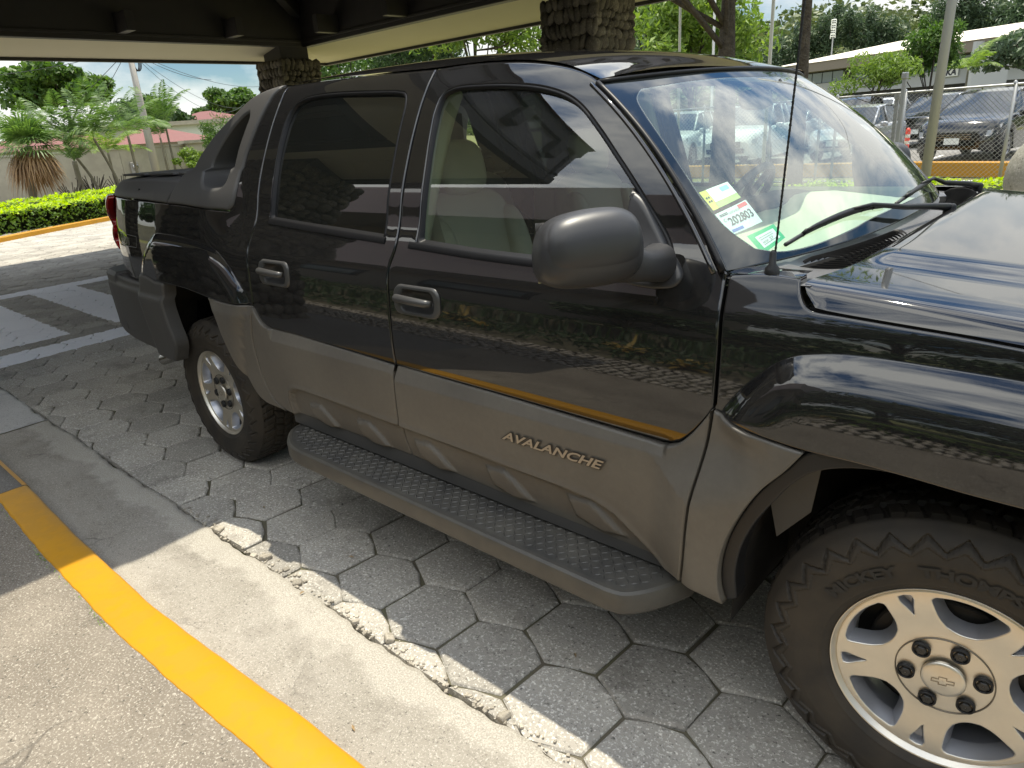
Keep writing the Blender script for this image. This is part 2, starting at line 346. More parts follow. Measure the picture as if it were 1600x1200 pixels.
def sh(L,dx,dz=0): return [(a+dx,b+dz) for a,b in L]
# front door skin: down the gap behind, along the cladding, up the front edge
bF=[(1.603+g,.846),(1.85,.842),(2.1,.837),(2.389,.829),(2.60,.823),(2.648,.822),(2.687,.834),(2.724,.869),(2.756,.912),(2.780-g,.944)]
bR=[(.684+g,.949),(.70,.925),(.725,.893),(.757,.876),(.80,.869),(.976,.867),(1.304,.857),(1.603-g,.847)]
topF=[(1.608+g,1.785),(1.75,1.785),(1.895,1.777),(2.035,1.762),(2.176,1.735),(2.26,1.708),(2.31,1.682)]
topR=[(.66+g,1.814),(.9,1.812),(1.2,1.802),(1.608-g,1.785)]
glF=[(1.727,1.268),(1.712,1.43),(1.694,1.60),(1.690,1.655),(1.700,1.693),(1.735,1.706),(1.857,1.705),(2.005,1.693),(2.118,1.675),(2.202,1.650),(2.26,1.62),(2.336,1.561),(2.41,1.495),(2.485,1.425),(2.60,1.305),(2.625,1.262)]
glFb=[(2.625,1.262),(2.5,1.244),(2.2,1.249),(2.0,1.254),(1.727,1.268)]
glR=[(.812,1.312),(.805,1.38),(.797,1.45),(.789,1.52),(.786,1.60),(.789,1.675),(.807,1.718),(.841,1.735),(.897,1.744),(1.055,1.744),(1.30,1.730),(1.452,1.718),(1.492,1.708),(1.507,1.68),(1.512,1.612),(1.518,1.50),(1.524,1.40),(1.540,1.275)]
glRb=[(1.540,1.275),(1.40,1.282),(1.1,1.296),(.812,1.312)]
OGF=loop([glF,glFb]); OGR=loop([glR,glRb])
tuck=lambda a,b: -.0062*np.clip((.925-b)/.08,0,1.5)**2
def infl(P_,d): return offs(P_,-d)[0]
def rrect(x0,x1,z0,z1,r,n=8):
    cx,cz=(x0+x1)/2,(z0+z1)/2;w,h=(x1-x0),(z1-z0);P_=[]
    for k,(sx,sz) in enumerate(((1,-1),(1,1),(-1,1),(-1,-1))):
        for i in range(n+1):
            a=rad(-90+90*k+90*i/n);P_.append((cx+sx*(w/2-r)+r*math.cos(a),cz+sz*(h/2-r)+r*math.sin(a)))
    return np.array(P_)
fd=P(panel('front_door',loop([sh(Bg,g)[::-1],topF,Al,sh(Df,-g),bF[::-1]]),side(0,tuck),PAINT,TRK,holes=[infl(OGF,.012),rrect(1.652,1.850,1.047,1.126,.026)],step=.024))
rd=P(panel('rear_door',loop([sh(Cg,g)[::-1],topR,sh(Bg,-g),bR[::-1]]),side(0,tuck),PAINT,TRK,holes=[infl(OGR,.012),rrect(.792,.992,1.066,1.148,.026)],step=.024))
def fglass(a,b,d): return np.stack([a,-(S(a,b)-.016-d),b],-1)
def glsurf(zb,zt):   # nearly flat pane between belt and roof
    def f(a,b,d):
        yb=.905-.012;yt=.712-.012; t=(b-1.28)/(1.71-1.28); y=yb+(yt-yb)*t+.016*4*t*(1-t); return np.stack([a,-(y-d),b],-1)
    return f
gf=P(panel('window_glass',infl(OGF,.008),glsurf(0,0),GCLR,fd,step=.05,roll=.0005,thick=.004)); gr=P(panel('window_glass',infl(OGR,.008),glsurf(0,0),GTNT,rd,step=.05,roll=.0005,thick=.004))
def rim(O,w,name,par,mt,off0,off1,inner=-.002):
    """seal strip between the skin hole and the pane"""
    a=infl(O,w);b,_=offs(O,-inner) if inner<0 else offs(O,inner); n=len(O);pr=[(0,-.003,0),(.3,.002,0),(.65,.001,0),(1,-.012,1)]
    V=[];F=[]
    gs=glsurf(0,0)
    for t,o,k in pr:
        c=a*(1-t)+b*t; ys=S(c[:,0],c[:,1])+o; yg=-gs(c[:,0],c[:,1],0)[:,1]+.001
        y=ys if k==0 else yg
        if t>.5 and k==0: y=(ys+yg)/2+.004
        V+=list(np.stack([c[:,0],-y,c[:,1]],-1))
    m_=len(a)
    for i in range(3):
        for k in range(m_): F.append((i*m_+k,i*m_+(k+1)%m_,(i+1)*m_+(k+1)%m_,(i+1)*m_+k))
    return P(mesh(name,V,F,mt,par,True))
rim(OGF,.0125,'window_seal',fd,TRIM,0,0); rim(OGR,.0125,'window_seal',rd,TRIM,0,0)
# belt mouldings: slim bright-black bars under the panes
def S1(x,z): return float(S(np.array([x]),np.array([z]))[0])
def bar_on(pts,w,h,off,name,mt,par):
    c=crom(pts,.03);V=[];F=[];K=[(-1,0),(-.9,.7),(-.4,1),(.4,1),(.9,.7),(1,0)]
    for (x,z) in c:
        for a,b in K: zz=z+a*h/2; V.append((x,-(S1(x,zz)+off+b*w),zz))
    k=len(K)
    for i in range(len(c)-1):
        for j in range(k-1): F.append((i*k+j,(i+1)*k+j,(i+1)*k+j+1,i*k+j+1))
    F.append(tuple(range(k)));F.append(tuple((len(c)-1)*k+j for j in range(k))[::-1])
    return P(autosmooth(mesh(name,V,F,mt,par,False),50))
bar_on([(1.685,1.255),(2.0,1.241),(2.3,1.235),(2.60,1.233)],.005,.022,-.001,'belt_moulding',TRIM,fd)
bar_on([(.80,1.300),(1.1,1.284),(1.40,1.269),(1.56,1.262)],.005,.022,-.001,'belt_moulding',TRIM,rd)
# ------------------------------------------------------------ cladding on the doors: ridge, recess and raised pads
RG=np.array([(.86,.30),(.84,.55),(.858,.596),(.90,.622),(.965,.630),(1.578,.618),(2.244,.603),(2.43,.594),(2.50,.572),(2.56,.528),(2.62,.482),(2.68,.44),(2.68,.30)])
PADS=[np.array([(x,.580),(x+.09,.592),(x+.135,.565),(x+.215,.500),(x+.13,.478),(x+.03,.505)])+np.array((0,-.010)) for x in (.965,1.290,1.634,1.985,2.318)]
def clad(a,b):
    d=pdist(a,b,RG); y=.014+.004*np.exp(-((d)/.012)**2)-.020*sstep(d/.018)
    for p in PADS: y=y+.014*sstep(pdist(a,b,p)/.020+.05)
    # lip along the top edge of the cladding
    zt=np.where(a>1.6,.84,.862-.0*(a))
    return y-.020*np.clip((b-zt+.045)/.045,0,1)*(a>.8)*(a<2.66)+(-.006)*np.exp(-((b-.79)/.03)**2)*0
botF=[(1.600+g,.488),(1.9,.478),(2.2,.466),(2.5,.460),(2.717-g,.452)]
botR=[(.80,.487),(1.1,.487),(1.4,.488),(1.600-g,.488)]
cF=[(a,b-.003) for a,b in bF]; cR=[(a,b-.003) for a,b in bR]
cf=P(panel('door_cladding',loop([sh(Bg2,g)[::-1],cF,sh(Df2,-g),botF[::-1]]),side(0,clad),CLAD,fd,step=.010,roll=.006,thick=.03))
cr_=P(panel('door_cladding',loop([sh(Cg2,g)[::-1],cR,sh(Bg2,-g),botR[::-1]]),side(0,clad),CLAD,rd,step=.010,roll=.006,thick=.03))
# ------------------------------------------------------------ fender, rear quarter
arF=[(3.013,.914),(2.973,.865),(2.922,.801),(2.881,.727),(2.848,.645),(2.830,.563),(2.828,.496),(2.836,.439)]
hg=[(2.932,1.254),(2.938,1.228),(2.951,1.206),(2.966,1.196),(3.031,1.191),(3.141,1.185),(3.239,1.180),(3.33,1.173),(3.6,1.150),(3.9,1.115),(4.12,1.07)]
fb=[(2.780+g,.947),(2.80,.936),(2.90,.928),(3.012,.920),(3.107,.920),(3.209,.916),(3.289,.911),(3.38,.908),(3.56,.905)]
fen=P(panel('fender',loop([sh(Df,g)[::-1],[(2.778,1.249),(2.86,1.257),(2.932,1.254)],hg,[(4.12,1.07),(4.16,.98),(4.17,.90)],[(4.17,.90),(3.95,.90)],[(3.95,.90),(3.87,.90)],[(3.87,.90),(3.8,.905),(3.56,.905)],fb[::-1]]),side(),PAINT,TRK,step=.014,roll=.006,thick=.035,crease=[(2.797,.935),(2.80,.945),(2.841,1.005),(2.88,1.047),(2.909,1.075),(2.951,1.10),(3.0,1.112),(3.063,1.12),(3.25,1.12),(3.40,1.115),(3.58,1.105),(3.68,1.08),(3.78,1.01)]))
P(panel('fender_cladding',loop([sh(Df2,g)[::-1],[(2.783,.943),(2.83,.930),(2.90,.924),(3.006,.916)],[(3.006,.914)]+arF[1:],[(2.836,.439),(2.78,.446),(2.717+g,.452)]]),side(.006,lambda a,b:.006*sstep((2.92-a)/.05)),CLAD,fen,step=.018,roll=.006,thick=.05))
P(panel('wheel_arch_lip',loop([arF[::-1]+[(3.10,.93),(3.3,.935),(3.50,.93),(3.62,.88),(3.72,.78),(3.78,.64),(3.79,.50),(3.79,.44)],[(3.79,.44),(3.76,.44)],[(3.76,.44),(3.755,.6),(3.69,.76),(3.60,.86),(3.49,.905),(3.3,.912),(3.12,.905),(3.03,.872),(2.985,.83),(2.945,.77),(2.905,.70),(2.875,.62),(2.862,.54),(2.864,.46)]]),side(-.012),RUB,fen,step=.03,roll=.01,thick=.05))
qt=[(.66,1.812)]
sailFr=[(.485,1.335),(.508,1.351),(.520,1.389),(.524,1.47),(.532,1.55),(.552,1.63),(.572,1.71),(.590,1.78),(.60,1.815)]
quart=P(panel('rear_quarter_panel',loop([sh(Cg,-g),[(.68,.953),(.58,.955),(.474,.955),(.323,.960)],[(.323,.960),(.107,.979),(-.226,.987)],[(-.226,.987),(-.339,1.001),(-.499,1.009)],[(-.499,1.009),(-.53,.97),(-.549,.945)],[(-.549,.945),(-.8,.945),(-1.0,.952),(-1.05,.965),(-1.075,1.01),(-1.085,1.06)],[(-1.085,1.06),(-1.062,1.12),(-1.09,1.18),(-1.065,1.25),(-1.09,1.32),(-1.095,1.372)],[(-1.095,1.372),(-.36,1.366),(.1,1.353),(.30,1.343),(.485,1.331)],[(.488,1.331)]+sailFr[1:],[(.60,1.816),(.655,1.814)]]),side(),PAINT,TRK,step=.020,roll=.005,thick=.03,crease=[(-.459,1.014),(-.382,1.108),(-.291,1.179),(-.201,1.213),(-.089,1.217),(.143,1.209),(.317,1.193),(.404,1.174),(.473,1.142),(.556,1.078),(.62,1.015)]))
P(panel('quarter_cladding',loop([[(.680,.949),(.58,.951),(.474,.951),(.328,.955)],[(.323,.955),(.377,.882),(.441,.771),(.475,.701),(.505,.61),(.556,.525),(.611,.494),(.70,.488),(.785,.486)],[(.785,.486),(.70,.52),(.656,.60),(.639,.73),(.638,.80),(.656,.87),(.680,.945)]]),side(.004,lambda a,b:.012*sstep((a-.35)/.1)-.010*sstep((b-.90)/.05)),CLAD,quart,step=.02,roll=.006,thick=.05))
# sail panel with its triangular opening
hole=loop([[(.46,1.725),(.42,1.712),(.37,1.678),(.318,1.628),(.27,1.568),(.247,1.52),(.262,1.47),(.30,1.438),(.355,1.428),(.42,1.428),(.446,1.448),(.455,1.50),(.462,1.587),(.475,1.662),(.477,1.705),(.46,1.725)]])
sailRe=[(-.032,1.352),(.02,1.43),(.06,1.49),(.11,1.56),(.192,1.636),(.274,1.692),(.351,1.74),(.41,1.78),(.47,1.806),(.55,1.820),(.60,1.822)]
sail=P(panel('sail_panel',loop([sailRe,sailFr[::-1],[(.485,1.337),(.30,1.347),(.1,1.357),(-.03,1.360)]]),side(.012),CLADD,TRK,holes=[hole],step=.02,roll=.012,r1=.006,r2=.014,thick=.13))
# bed side cap
cap=P(panel('bed_rail_cap',loop([[(-1.11,1.376),(-.36,1.370),(-.045,1.360)],[(-.045,1.360),(.0,1.41),(.04,1.458)],[(.04,1.458),(-.3,1.464),(-.8,1.458),(-1.10,1.448)],[(-1.10,1.448),(-1.125,1.42),(-1.11,1.376)]]),side(.006,lambda a,b:-.02*sstep((b-1.40)/.07)),CLADD,TRK,step=.02,roll=.010,r1=.005,r2=.012,thick=.06))
lk=MB();lk.lathe([(.008,-.004),(.008,.0),(0.001,.0)],16,'y',(-.42,-(S1(-.42,1.415)+.0),1.415));P(lk.build('cap_lock',DARK,cap))
# bed cover
mb=MB();xs=np.linspace(-1.20,.06,24);ys=np.linspace(-1,1,25);V=[];F=[]
for x in xs:
    w=S1(x,1.455)-.012
    for t in ys: V.append((x,t*w,1.452+.024*(1-abs(t)**6)-.015*sstep((-1.1-x)/.1)))
n=len(ys)
for i in range(len(xs)-1):
    for j in range(n-1): F.append((i*n+j,(i+1)*n+j,(i+1)*n+j+1,i*n+j+1))
mesh('bed_cover',V,F,CLADD,TRK,True)
for k in range(3):
    m_=MB();m_.box((-1.0+.36*k+.14,0,1.480),(.30,1.5,.012),bev=.004);m_.build('cover_panel',CLADD,TRK)
# tailgate and back corner
m_=MB();V=[];F=[];zs=np.linspace(.55,1.44,10)
m_.box((-1.215,0,1.16),(.06,1.30,.50),bev=.02);tg=m_.build('tailgate',PAINT,TRK)
m_=MB();m_.box((-1.252,0,1.28),(.02,.30,.07),bev=.008);m_.build('tailgate_handle',CLADD,tg)
# tail lamp: wraps the corner in two lobes
def lamp_fn(a,b,d):
    # a: 0..1 around the corner in plan, b: z
    th=a*rad(82);x0=-1.045;R=.155
    cx=x0-R*np.sin(th)-.0*a;cy=(.838-0)-R*(1-np.cos(th))*1.15
    bul=.020*np.abs(np.sin(np.clip((b-1.06)/.31,0,1)*2*math.pi))**.8+.012
    nx=-np.sin(th);ny=np.cos(th)
    return np.stack([cx+nx*(bul-d),-(cy+ny*(bul-d)),b],-1)
ol=loop([[(.02,1.375),(.06,1.30),(.14,1.235),(.10,1.18),(.14,1.12),(.06,1.065)],[(.06,1.065),(.5,1.04),(.97,1.06)],[(.97,1.06),(.97,1.2),(.97,1.375)],[(.97,1.375),(.5,1.382),(.02,1.375)]],.03)
tl=P(panel('tail_light',ol,lamp_fn,REDL,TRK,step=.03,roll=.008,r1=.004,r2=.012,thick=.03))
# rear bumper wrap in grey plastic
_BX2=np.array([.2,.5,.75,.9,1.02,1.12,1.19,1.24]);_BD2=np.array([0,.008,.02,.035,.05,.065,.085,.14])
def bmp(a,b,d):
    y=S(a,b)+_spl(_TX,_TD,-a)-_spl(_BX2,_BD2,-a)+.006+.014*sstep((.915-b)/.03)
    return np.stack([a,-(y-d),b],-1)
bump=P(panel('rear_bumper_cladding',loop([[(-.226,.983),(-.30,.996),(-.40,1.003),(-.495,1.004)],[(-.495,1.004),(-.525,.965),(-.549,.938)],[(-.549,.938),(-.8,.936),(-1.0,.944),(-1.15,.950),(-1.235,.950)],[(-1.235,.950),(-1.24,.80),(-1.235,.66),(-1.21,.60)],[(-1.21,.60),(-1.1,.574),(-.6,.565),(-.30,.557),(-.20,.56)],[(-.20,.56),(-.130,.66),(-.150,.76),(-.165,.85),(-.155,.92),(-.14,.978),(-.226,.983)]]),bmp,CLADD,TRK,step=.022,roll=.014,r1=.006,r2=.016,thick=.06))
# bumper body with rounded corners
def prism(pts,z0,z1,bev,name,mt,par):
    n=len(pts);rings=[(z0,bev),(z0+bev,0),(z1-bev,0),(z1,bev)];V=[];F=[];A=np.array(pts)
    for z,i in rings:
        Q,_=offs(A,i); V+=[(p[0],p[1],z) for p in Q]
    for k in range(3):
        for i in range(n): F.append((k*n+i,k*n+(i+1)%n,(k+1)*n+(i+1)%n,(k+1)*n+i))
    F.append(tuple(range(n))[::-1]);F.append(tuple(3*n+i for i in range(n)))
    return autosmooth(mesh(name,V,F,mt,par),40)
def plan(xa,tail,yoff,n=16):
    r=[]
    for x in np.linspace(xa,-1.23,n): r.append((x,-float(bmp(np.array([x]),np.array([.8]),0)[0,1]*-1)+.004))
    r+=[(-1.265,-.78),(-1.30,-.60),(-1.32,-.25)]
    r=r+[(a,-b) for a,b in r[::-1]]
    A=np.array(r); a=(A[:,0]*np.roll(A[:,1],-1)-np.roll(A[:,0],-1)*A[:,1]).sum()
    return A if a>0 else A[::-1]
rb=prism(plan(-.95,0,.022),.60,.955,.02,'rear_bumper',CLADD,TRK)
m_=MB();m_.box((-1.318,0,.80),(.02,.52,.14),bev=.006);m_.build('plate_recess',CHR,rb)
# lower dark valance, exhaust
m_=MB();m_.box((-1.05,0,.50),(.30,1.45,.12),bev=.02);m_.build('valance',RUB,rb)
ex=MB();ex.tube([(-.45,-.66,.46),(-.85,-.70,.42),(-1.12,-.745,.335)],.036,16,False);ex.tube([(-.80,-.695,.425),(-1.12,-.745,.335)],.030,16,False);ex.build('exhaust_pipe',CHR,TRK,True)
# ------------------------------------------------------------ wheel wells, underbody
def well(xc,x0,x1,name):
    zb_=.36 if xc=='f' else .575
    V=[];F=[];c=[(x0,zb_),(x0+.02,.62),(x0+.10,.80),(x0+.24,.95),((x0+x1)/2,1.0),(x1-.24,.95),(x1-.10,.80),(x1-.02,.62),(x1,zb_)]
    for x,z in crom(c,.06):
        V.append((x,-.975,z));V.append((x,-.60,z))
    n=len(V)//2
    for i in range(n-1): F.append((2*i,2*i+2,2*i+3,2*i+1))
    b=len(V); 
    for i in range(n): V.append((V[2*i+1]))
    F.append(tuple(range(b,b+n)))
    return P(mesh(name,V,F,mat('wheel_well_'+str(xc),(.018,.017,.016),.8,0,.2,noise=(6,.6,(.05,.043,.034))),TRK,False))
well('f',2.84,3.78,'wheel_well');well('r',-.46,.56,'wheel_well')
m_=MB();m_.box((1.65,0,.60),(2.30,1.78,.34));m_.box((-.75,0,.70),(.8,1.55,.42));m_.box((1.5,0,.42),(5.0,.9,.12));m_.box((.1,0,.9),(1.2,1.1,.6));m_.build('underbody',DARK,TRK)
for sg_ in (-1,1): m_=MB();m_.box((1.72,sg_*.905,.475),(1.85,.10,.09));m_.build('rocker_panel',CLADD,TRK)
# flap inside the front arch
m_=MB();m_.add([(2.88,-.93,.82),(3.02,-.93,.90),(2.99,-.90,.70),(2.915,-.90,.605),(2.90,-.86,.61)],[(0,1,2,3),(0,3,4)]);P(m_.build('splash_flap',CLADD,TRK))
# ------------------------------------------------------------ wheels
def tyre_mesh():
    prof=[]   # (r, depth inward from the outer face, zone)
    pts=[(.228,.004,0),(.236,-.004,0),(.252,-.013,0),(.280,-.021,0),(.300,-.024,1),(.312,-.024,2),(.330,-.020,2),(.352,-.010,2),(.368,.002,2),(.380,.014,3),(.388,.022,3),(.391,.030,3)]
    A=np.array([p[:2] for p in pts]); A=crom(A,.0045)
    tread=[(.3935+.0035*math.sin(math.pi*(t)),.034+.19*t) for t in np.linspace(0,1,34)]
    inn=[(.388,.232),(.37,.245),(.33,.262),(.29,.266),(.25,.258),(.228,.25)]
    R=list(map(tuple,A))+tread+inn; n=720; R=np.array(R); th=np.linspace(0,2*np.pi,n,endpoint=False)
    r=R[:,0][:,None]+0*th;d=R[:,1][:,None]+0*th
    # displacement
    ph=(th*32/(2*np.pi))%1; tri=np.abs(ph-.5)*2   # 0..1 zigzag
    rr=R[:,0][:,None];dd=R[:,1][:,None]
    side=(dd<.030)
    # shoulder zigzag band on the sidewall: lugs run down to a saw-tooth edge
    edge=.334+.030*tri[None,:]
    lug=sstep((rr-edge)/.004)*(rr>.30)*(dd<.034)
    d=d-.0085*lug*side
    e2=.318+.020*tri[None,:];l2=sstep((rr-e2)/.003)*(1-sstep((rr-edge+.008)/.003))*(rr>.30)*(dd<.034);d=d-.0045*l2
    rib=np.exp(-((rr-.306)/.0018)**2)*(dd<.03);d=d-.0016*rib
    rib=np.exp(-((rr-.247)/.0022)**2)*(dd<.03);d=d-.002*rib
    # tread grooves
    x=(dd-.034)/.19
    intr=(dd>=.026)&(dd<=.232)
    gv=np.zeros_like(r)
    for c,w in ((.24,.022),(.5,.020),(.76,.022)):
        zz_=c+.022*(2*tri[None,:]-1); gv=np.maximum(gv,1-sstep(np.abs(x-zz_)/w-.3))
    for k,(a_,b_) in enumerate(((-.1,.24),(.24,.5),(.5,.76),(.76,1.1))):
        pp=(th*32/(2*np.pi)*1+.25*k+0)[None,:]+(x-.5)*(.9 if k%2 else -.9)
        q_=np.abs((pp%1)-.5)*2; gv=np.maximum(gv,(1-sstep((q_-.0)/.16-.3))*(x>a_)*(x<b_))
        q2=np.abs(((pp+.5)%1)-.5)*2; gv=np.maximum(gv,.45*(1-sstep(q2/.07-.3))*(x>a_)*(x<b_))
    r=r-.011*gv*intr
    V=np.stack([r*np.cos(th),d,r*np.sin(th)],-1).reshape(-1,3)
    F=[];m=len(R)
    I=np.arange(m-1)[:,None]*n;J=np.arange(n)[None,:];J2=(J+1)%n
    F=np.stack([I+J,I+J2,I+n+J2,I+n+J],-1).reshape(-1,4)
    # flatten at the ground
    lowest=-.392; V[:,2]=np.where(V[:,2]<-.384,-.384-(-.384-V[:,2])*.05,V[:,2])
    me=bpy.data.meshes.new('tyre');me.from_pydata(V.tolist(),[],F.tolist());me.update();me.polygons.foreach_set('use_smooth',[True]*len(me.polygons));me.set_sharp_from_angle(angle=rad(28));return me
TM=tyre_mesh();TM.materials.append(TYRE)
def wheel_face():
    """machined face with five windows and five small wedges"""
    def pol(r,a): return (r*math.cos(rad(a)),r*math.sin(rad(a)))
    H=[]
    for k in range(5):
        c=82+72*k
        H.append(loop([[pol(.203,c-18.5),pol(.2055,c-10),pol(.2065,c),pol(.2055,c+10),pol(.203,c+18.5)],[pol(.203,c+18.5),pol(.197,c+21),pol(.175,c+20.5),pol(.145,c+17.5),pol(.128,c+12.5)],[pol(.128,c+12.5),pol(.121,c+6),pol(.119,c),pol(.121,c-6),pol(.128,c-12.5)],[pol(.128,c-12.5),pol(.145,c-17.5),pol(.175,c-20.5),pol(.197,c-21),pol(.203,c-18.5)]],.006))
        c+=36
        H.append(loop([[pol(.2055,c-3.6),pol(.2075,c),pol(.2055,c+3.6)],[pol(.2055,c+3.6),pol(.196,c+4.2),pol(.175,c+2.2),pol(.156,c+.3)],[pol(.156,c+.3),pol(.154,c),pol(.156,c-.3)],[pol(.156,c-.3),pol(.175,c-2.2),pol(.196,c-4.2),pol(.2055,c-3.6)]],.005))
    out=np.array([pol(.2185,a) for a in np.linspace(0,360,121)[:-1]])
    def fn(a,b,d):
        r=np.hypot(a,b); y=.010+.012*sstep((.215-r)/.12)
        return np.stack([a,y+d,b],-1)
    return H,out,fn
WH,WO,WF=wheel_face()
def taper_wall(h,name,par,mt,depth,shr):
    """sloping painted wall from the window rim inward"""
    A=h;B=offs(h,shr)[0];n=len(h);V=[];F=[]
    for Q,dd in ((A,.003),(A*.5+B*.5,depth*.45),(B,depth)):
        V+=list(WF(Q[:,0],Q[:,1],np.full(n,dd)))
    for k in range(2):
        for i in range(n): F.append((k*n+i,k*n+(i+1)%n,(k+1)*n+(i+1)%n,(k+1)*n+i))
    return mesh(name,V,F,mt,par,True)
def make_wheel():
    w=bpy.data.objects.new('wheel',None);COL.objects.link(w)
    link('tyre',TM,TYRE,w)
    rim=panel('rim',WO,WF,ALU,w,holes=WH,step=.012,roll=.003,r1=.0015,r2=.004,thick=.004)
    mb=MB();mb.lathe([(.2185,.013),(.223,.006),(.2265,.001),(.229,-.003),(.2305,-.001),(.229,.006)],120,'y');mb.build('rim_lip',ALU,w,True)
    mb=MB();mb.lathe([(.215,.016),(.205,.045),(.200,.09),(.203,.18),(.222,.24)],96,'y');mb.build('rim_barrel',ALUP,w,True)
    for k,h in enumerate(WH): 
        o=taper_wall(h,'spoke_wall',w,ALUP,.040 if k%2==0 else .022,.013 if k%2==0 else .006)
        if k%2:
            n=len(h);B=offs(h,.006)[0];mesh('spoke_pocket',list(WF(B[:,0],B[:,1],np.full(n,.022))),[tuple(range(n))],ALUP,w)
    mb=MB();mb.lathe([(.001,.105),(.19,.105)],48,'y');mb.lathe([(.001,.07),(.155,.07),(.16,.075),(.16,.10)],64,'y');mb.build('brake_disc',mat('brake_iron',(.03,.028,.026),.6,.6),w)
    mb=MB();mb.lathe([(.0935,.0225),(.0938,.0195),(.0950,.0190),(.0962,.0195),(.0965,.0225)],96,'y');mb.build('hub_groove_shade',mat('ring_shadow_metal',(.20,.18,.15),.5,.8),w,True)  # darker ring laid on the face in place of the hub groove's shaded line
    for k in range(6):
        a=rad(12+60*k);x,z=.0735*math.cos(a),.0735*math.sin(a)
        mb=MB();mb.lathe([(.0185,.020),(.0185,.0115),(.0165,.0095),(.0145,.0105),(.0135,.0165)],24,'y',(x,0,z));o=mb.build('lug_nut_cup',RUB,w,True)
        mb=MB();mb.lathe([(.0115,.018),(.0115,.010),(.009,.0085),(.001,.0085)],6,'y',(x,0,z));m2=mb.build('lug_nut',mat('nut_steel',(.06,.06,.06),.4,.8) if k==0 else bpy.data.materials['nut_steel'],o)
    mb=MB();mb.lathe([(.0435,.014),(.0435,.009),(.041,.0065),(.035,.0055),(.001,.0035)],48,'y');cap=mb.build('centre_cap',ALU,w,True)
    # bow-tie emblem, outlined
    bt=np.array([(-.026,-.0075),(-.0245,.0035),(-.0095,.0035),(-.0085,.0105),(.0105,.0105),(.0095,.0035),(.026,.0035),(.0245,-.0075),(.0090,-.0075),(.0080,-.0135),(-.0110,-.0135),(-.0100,-.0075)])*.88
    ca,sa=math.cos(rad(8)),math.sin(rad(8));bt=bt@np.array([[ca,sa],[-sa,ca]])
    ar=(bt[:,0]*np.roll(bt[:,1],-1)-np.roll(bt[:,0],-1)*bt[:,1]).sum(); bt=bt if ar>0 else bt[::-1]
    i_=offs(bt,.0016)[0];n=len(bt);V=[(p[0],.0032,p[1]) for p in bt]+[(p[0],.0032,p[1]) for p in i_];F=[(i,(i+1)%n,n+(i+1)%n,n+i) for i in range(n)]
    mesh('emblem',V,F,mat('emblem_outline',(.28,.22,.15),.5,.3),cap)
    return w
w0=make_wheel()
# raised lettering on the front tyre
def tyre_text(body,a0,r,size,w,width):
    V,F=text_geo(body,size,0,1.0,0,.0016)
    x0_=min(v[0] for v in V);k_=width/(max(v[0] for v in V)-x0_);V=[((v[0]-x0_)*k_,v[1],0) for v in V]
    xs=[v[0] for v in V];
    V2=[]
    for x,y,_ in V:
        a=rad(a0)-x/(r+.012); rr=r+y; V2.append((rr*math.cos(a),-.0262 if y*0==0 else 0,rr*math.sin(a)))
    # follow the sidewall
    V2=[(a,float(np.interp(math.hypot(a,c),[.252,.280,.300,.312],[-.013,-.021,-.024,-.024]))-.0042,c) for a,b,c in V2]
    mb=MB();mb.add(V2,F)
    return mb.build('tyre_lettering',TYRT,w)
steer=5.07
w0.location=(3.302,-.9165,.388);w0.parent=TRK;w0.rotation_euler=(0,0,rad(steer))
wr=copy_tree(w0,TRK);wr.location=(0,-.9165,.388);wr.rotation_euler=(0,0,0)
for (x,st) in ((3.302,steer),(0,0)):
    o=copy_tree(w0,TRK);o.location=(x,.9165,.388);o.rotation_euler=(0,0,rad(180+st))
tyre_text('MICKEY',147.5,.2705,.038,w0,.168);tyre_text('THOMPSON',105.5,.2705,.038,w0,.262)
ax=MB();ax.tube([(0,-.75,.39),(0,.75,.39)],.045,12);ax.build('axle',DARK,TRK)
# ------------------------------------------------------------ door handles
CLADB=mat('handle_grey_plastic',(.050,.049,.048),.36,0,.5,bump=(900,.15,.0005))
def handle(x0,x1,z0,z1,par):
    cx,cz=(x0+x1)/2,(z0+z1)/2;w,h=(x1-x0),(z1-z0)
    def rr(w,h,r,n=8,dx=0,dz=0):
        P_=[]
        for k,(sx,sz) in enumerate(((1,-1),(1,1),(-1,1),(-1,-1))):
            for i in range(n+1):
                a=rad(-90+90*k+90*i/n);P_.append((cx+dx+sx*(w/2-r)+r*math.cos(a),cz+dz+sz*(h/2-r)+r*math.sin(a)))
        return np.array(P_)
    O=rr(w,h,.034);I=rr(w*.74,h*.70,.026,dx=.004)
    f=side(.012)
    bz=P(panel('handle_bezel',O,side(.011),CLADB,par,holes=[I],step=.02,roll=.010,r1=.004,r2=.009,thick=.01))
    V=[];F=[];n=len(I)
    for Q,d in ((I,.012),(offs(I,.008)[0],.048),(offs(I,.020)[0],.058)):
        V+=list(f(Q[:,0],Q[:,1],np.full(n,d)))
    for k in range(2):
        for i in range(n): F.append((k*n+i,k*n+(i+1)%n,(k+1)*n+(i+1)%n,(k+1)*n+i))
    F.append(tuple(2*n+i for i in range(n)))
    P(mesh('handle_pocket',V,F,CLADB,bz,True))
    y=S1(cx,cz)
    g_=MB();g_.tube([(x0+.018,-(y+.010),cz+.008),(x0+.03,-(y+.022),cz+.008),(cx,-(y+.026),cz+.006),(x1-.045,-(y+.024),cz+.004),(x1-.028,-(y+.014),cz+.003)],[.008,.0135,.0135,.0125,.010],12,True,1.0)
    P(g_.build('handle_grip',CLADB,bz,True))
handle(1.642,1.860,1.037,1.136,fd);handle(.782,1.002,1.056,1.158,rd)
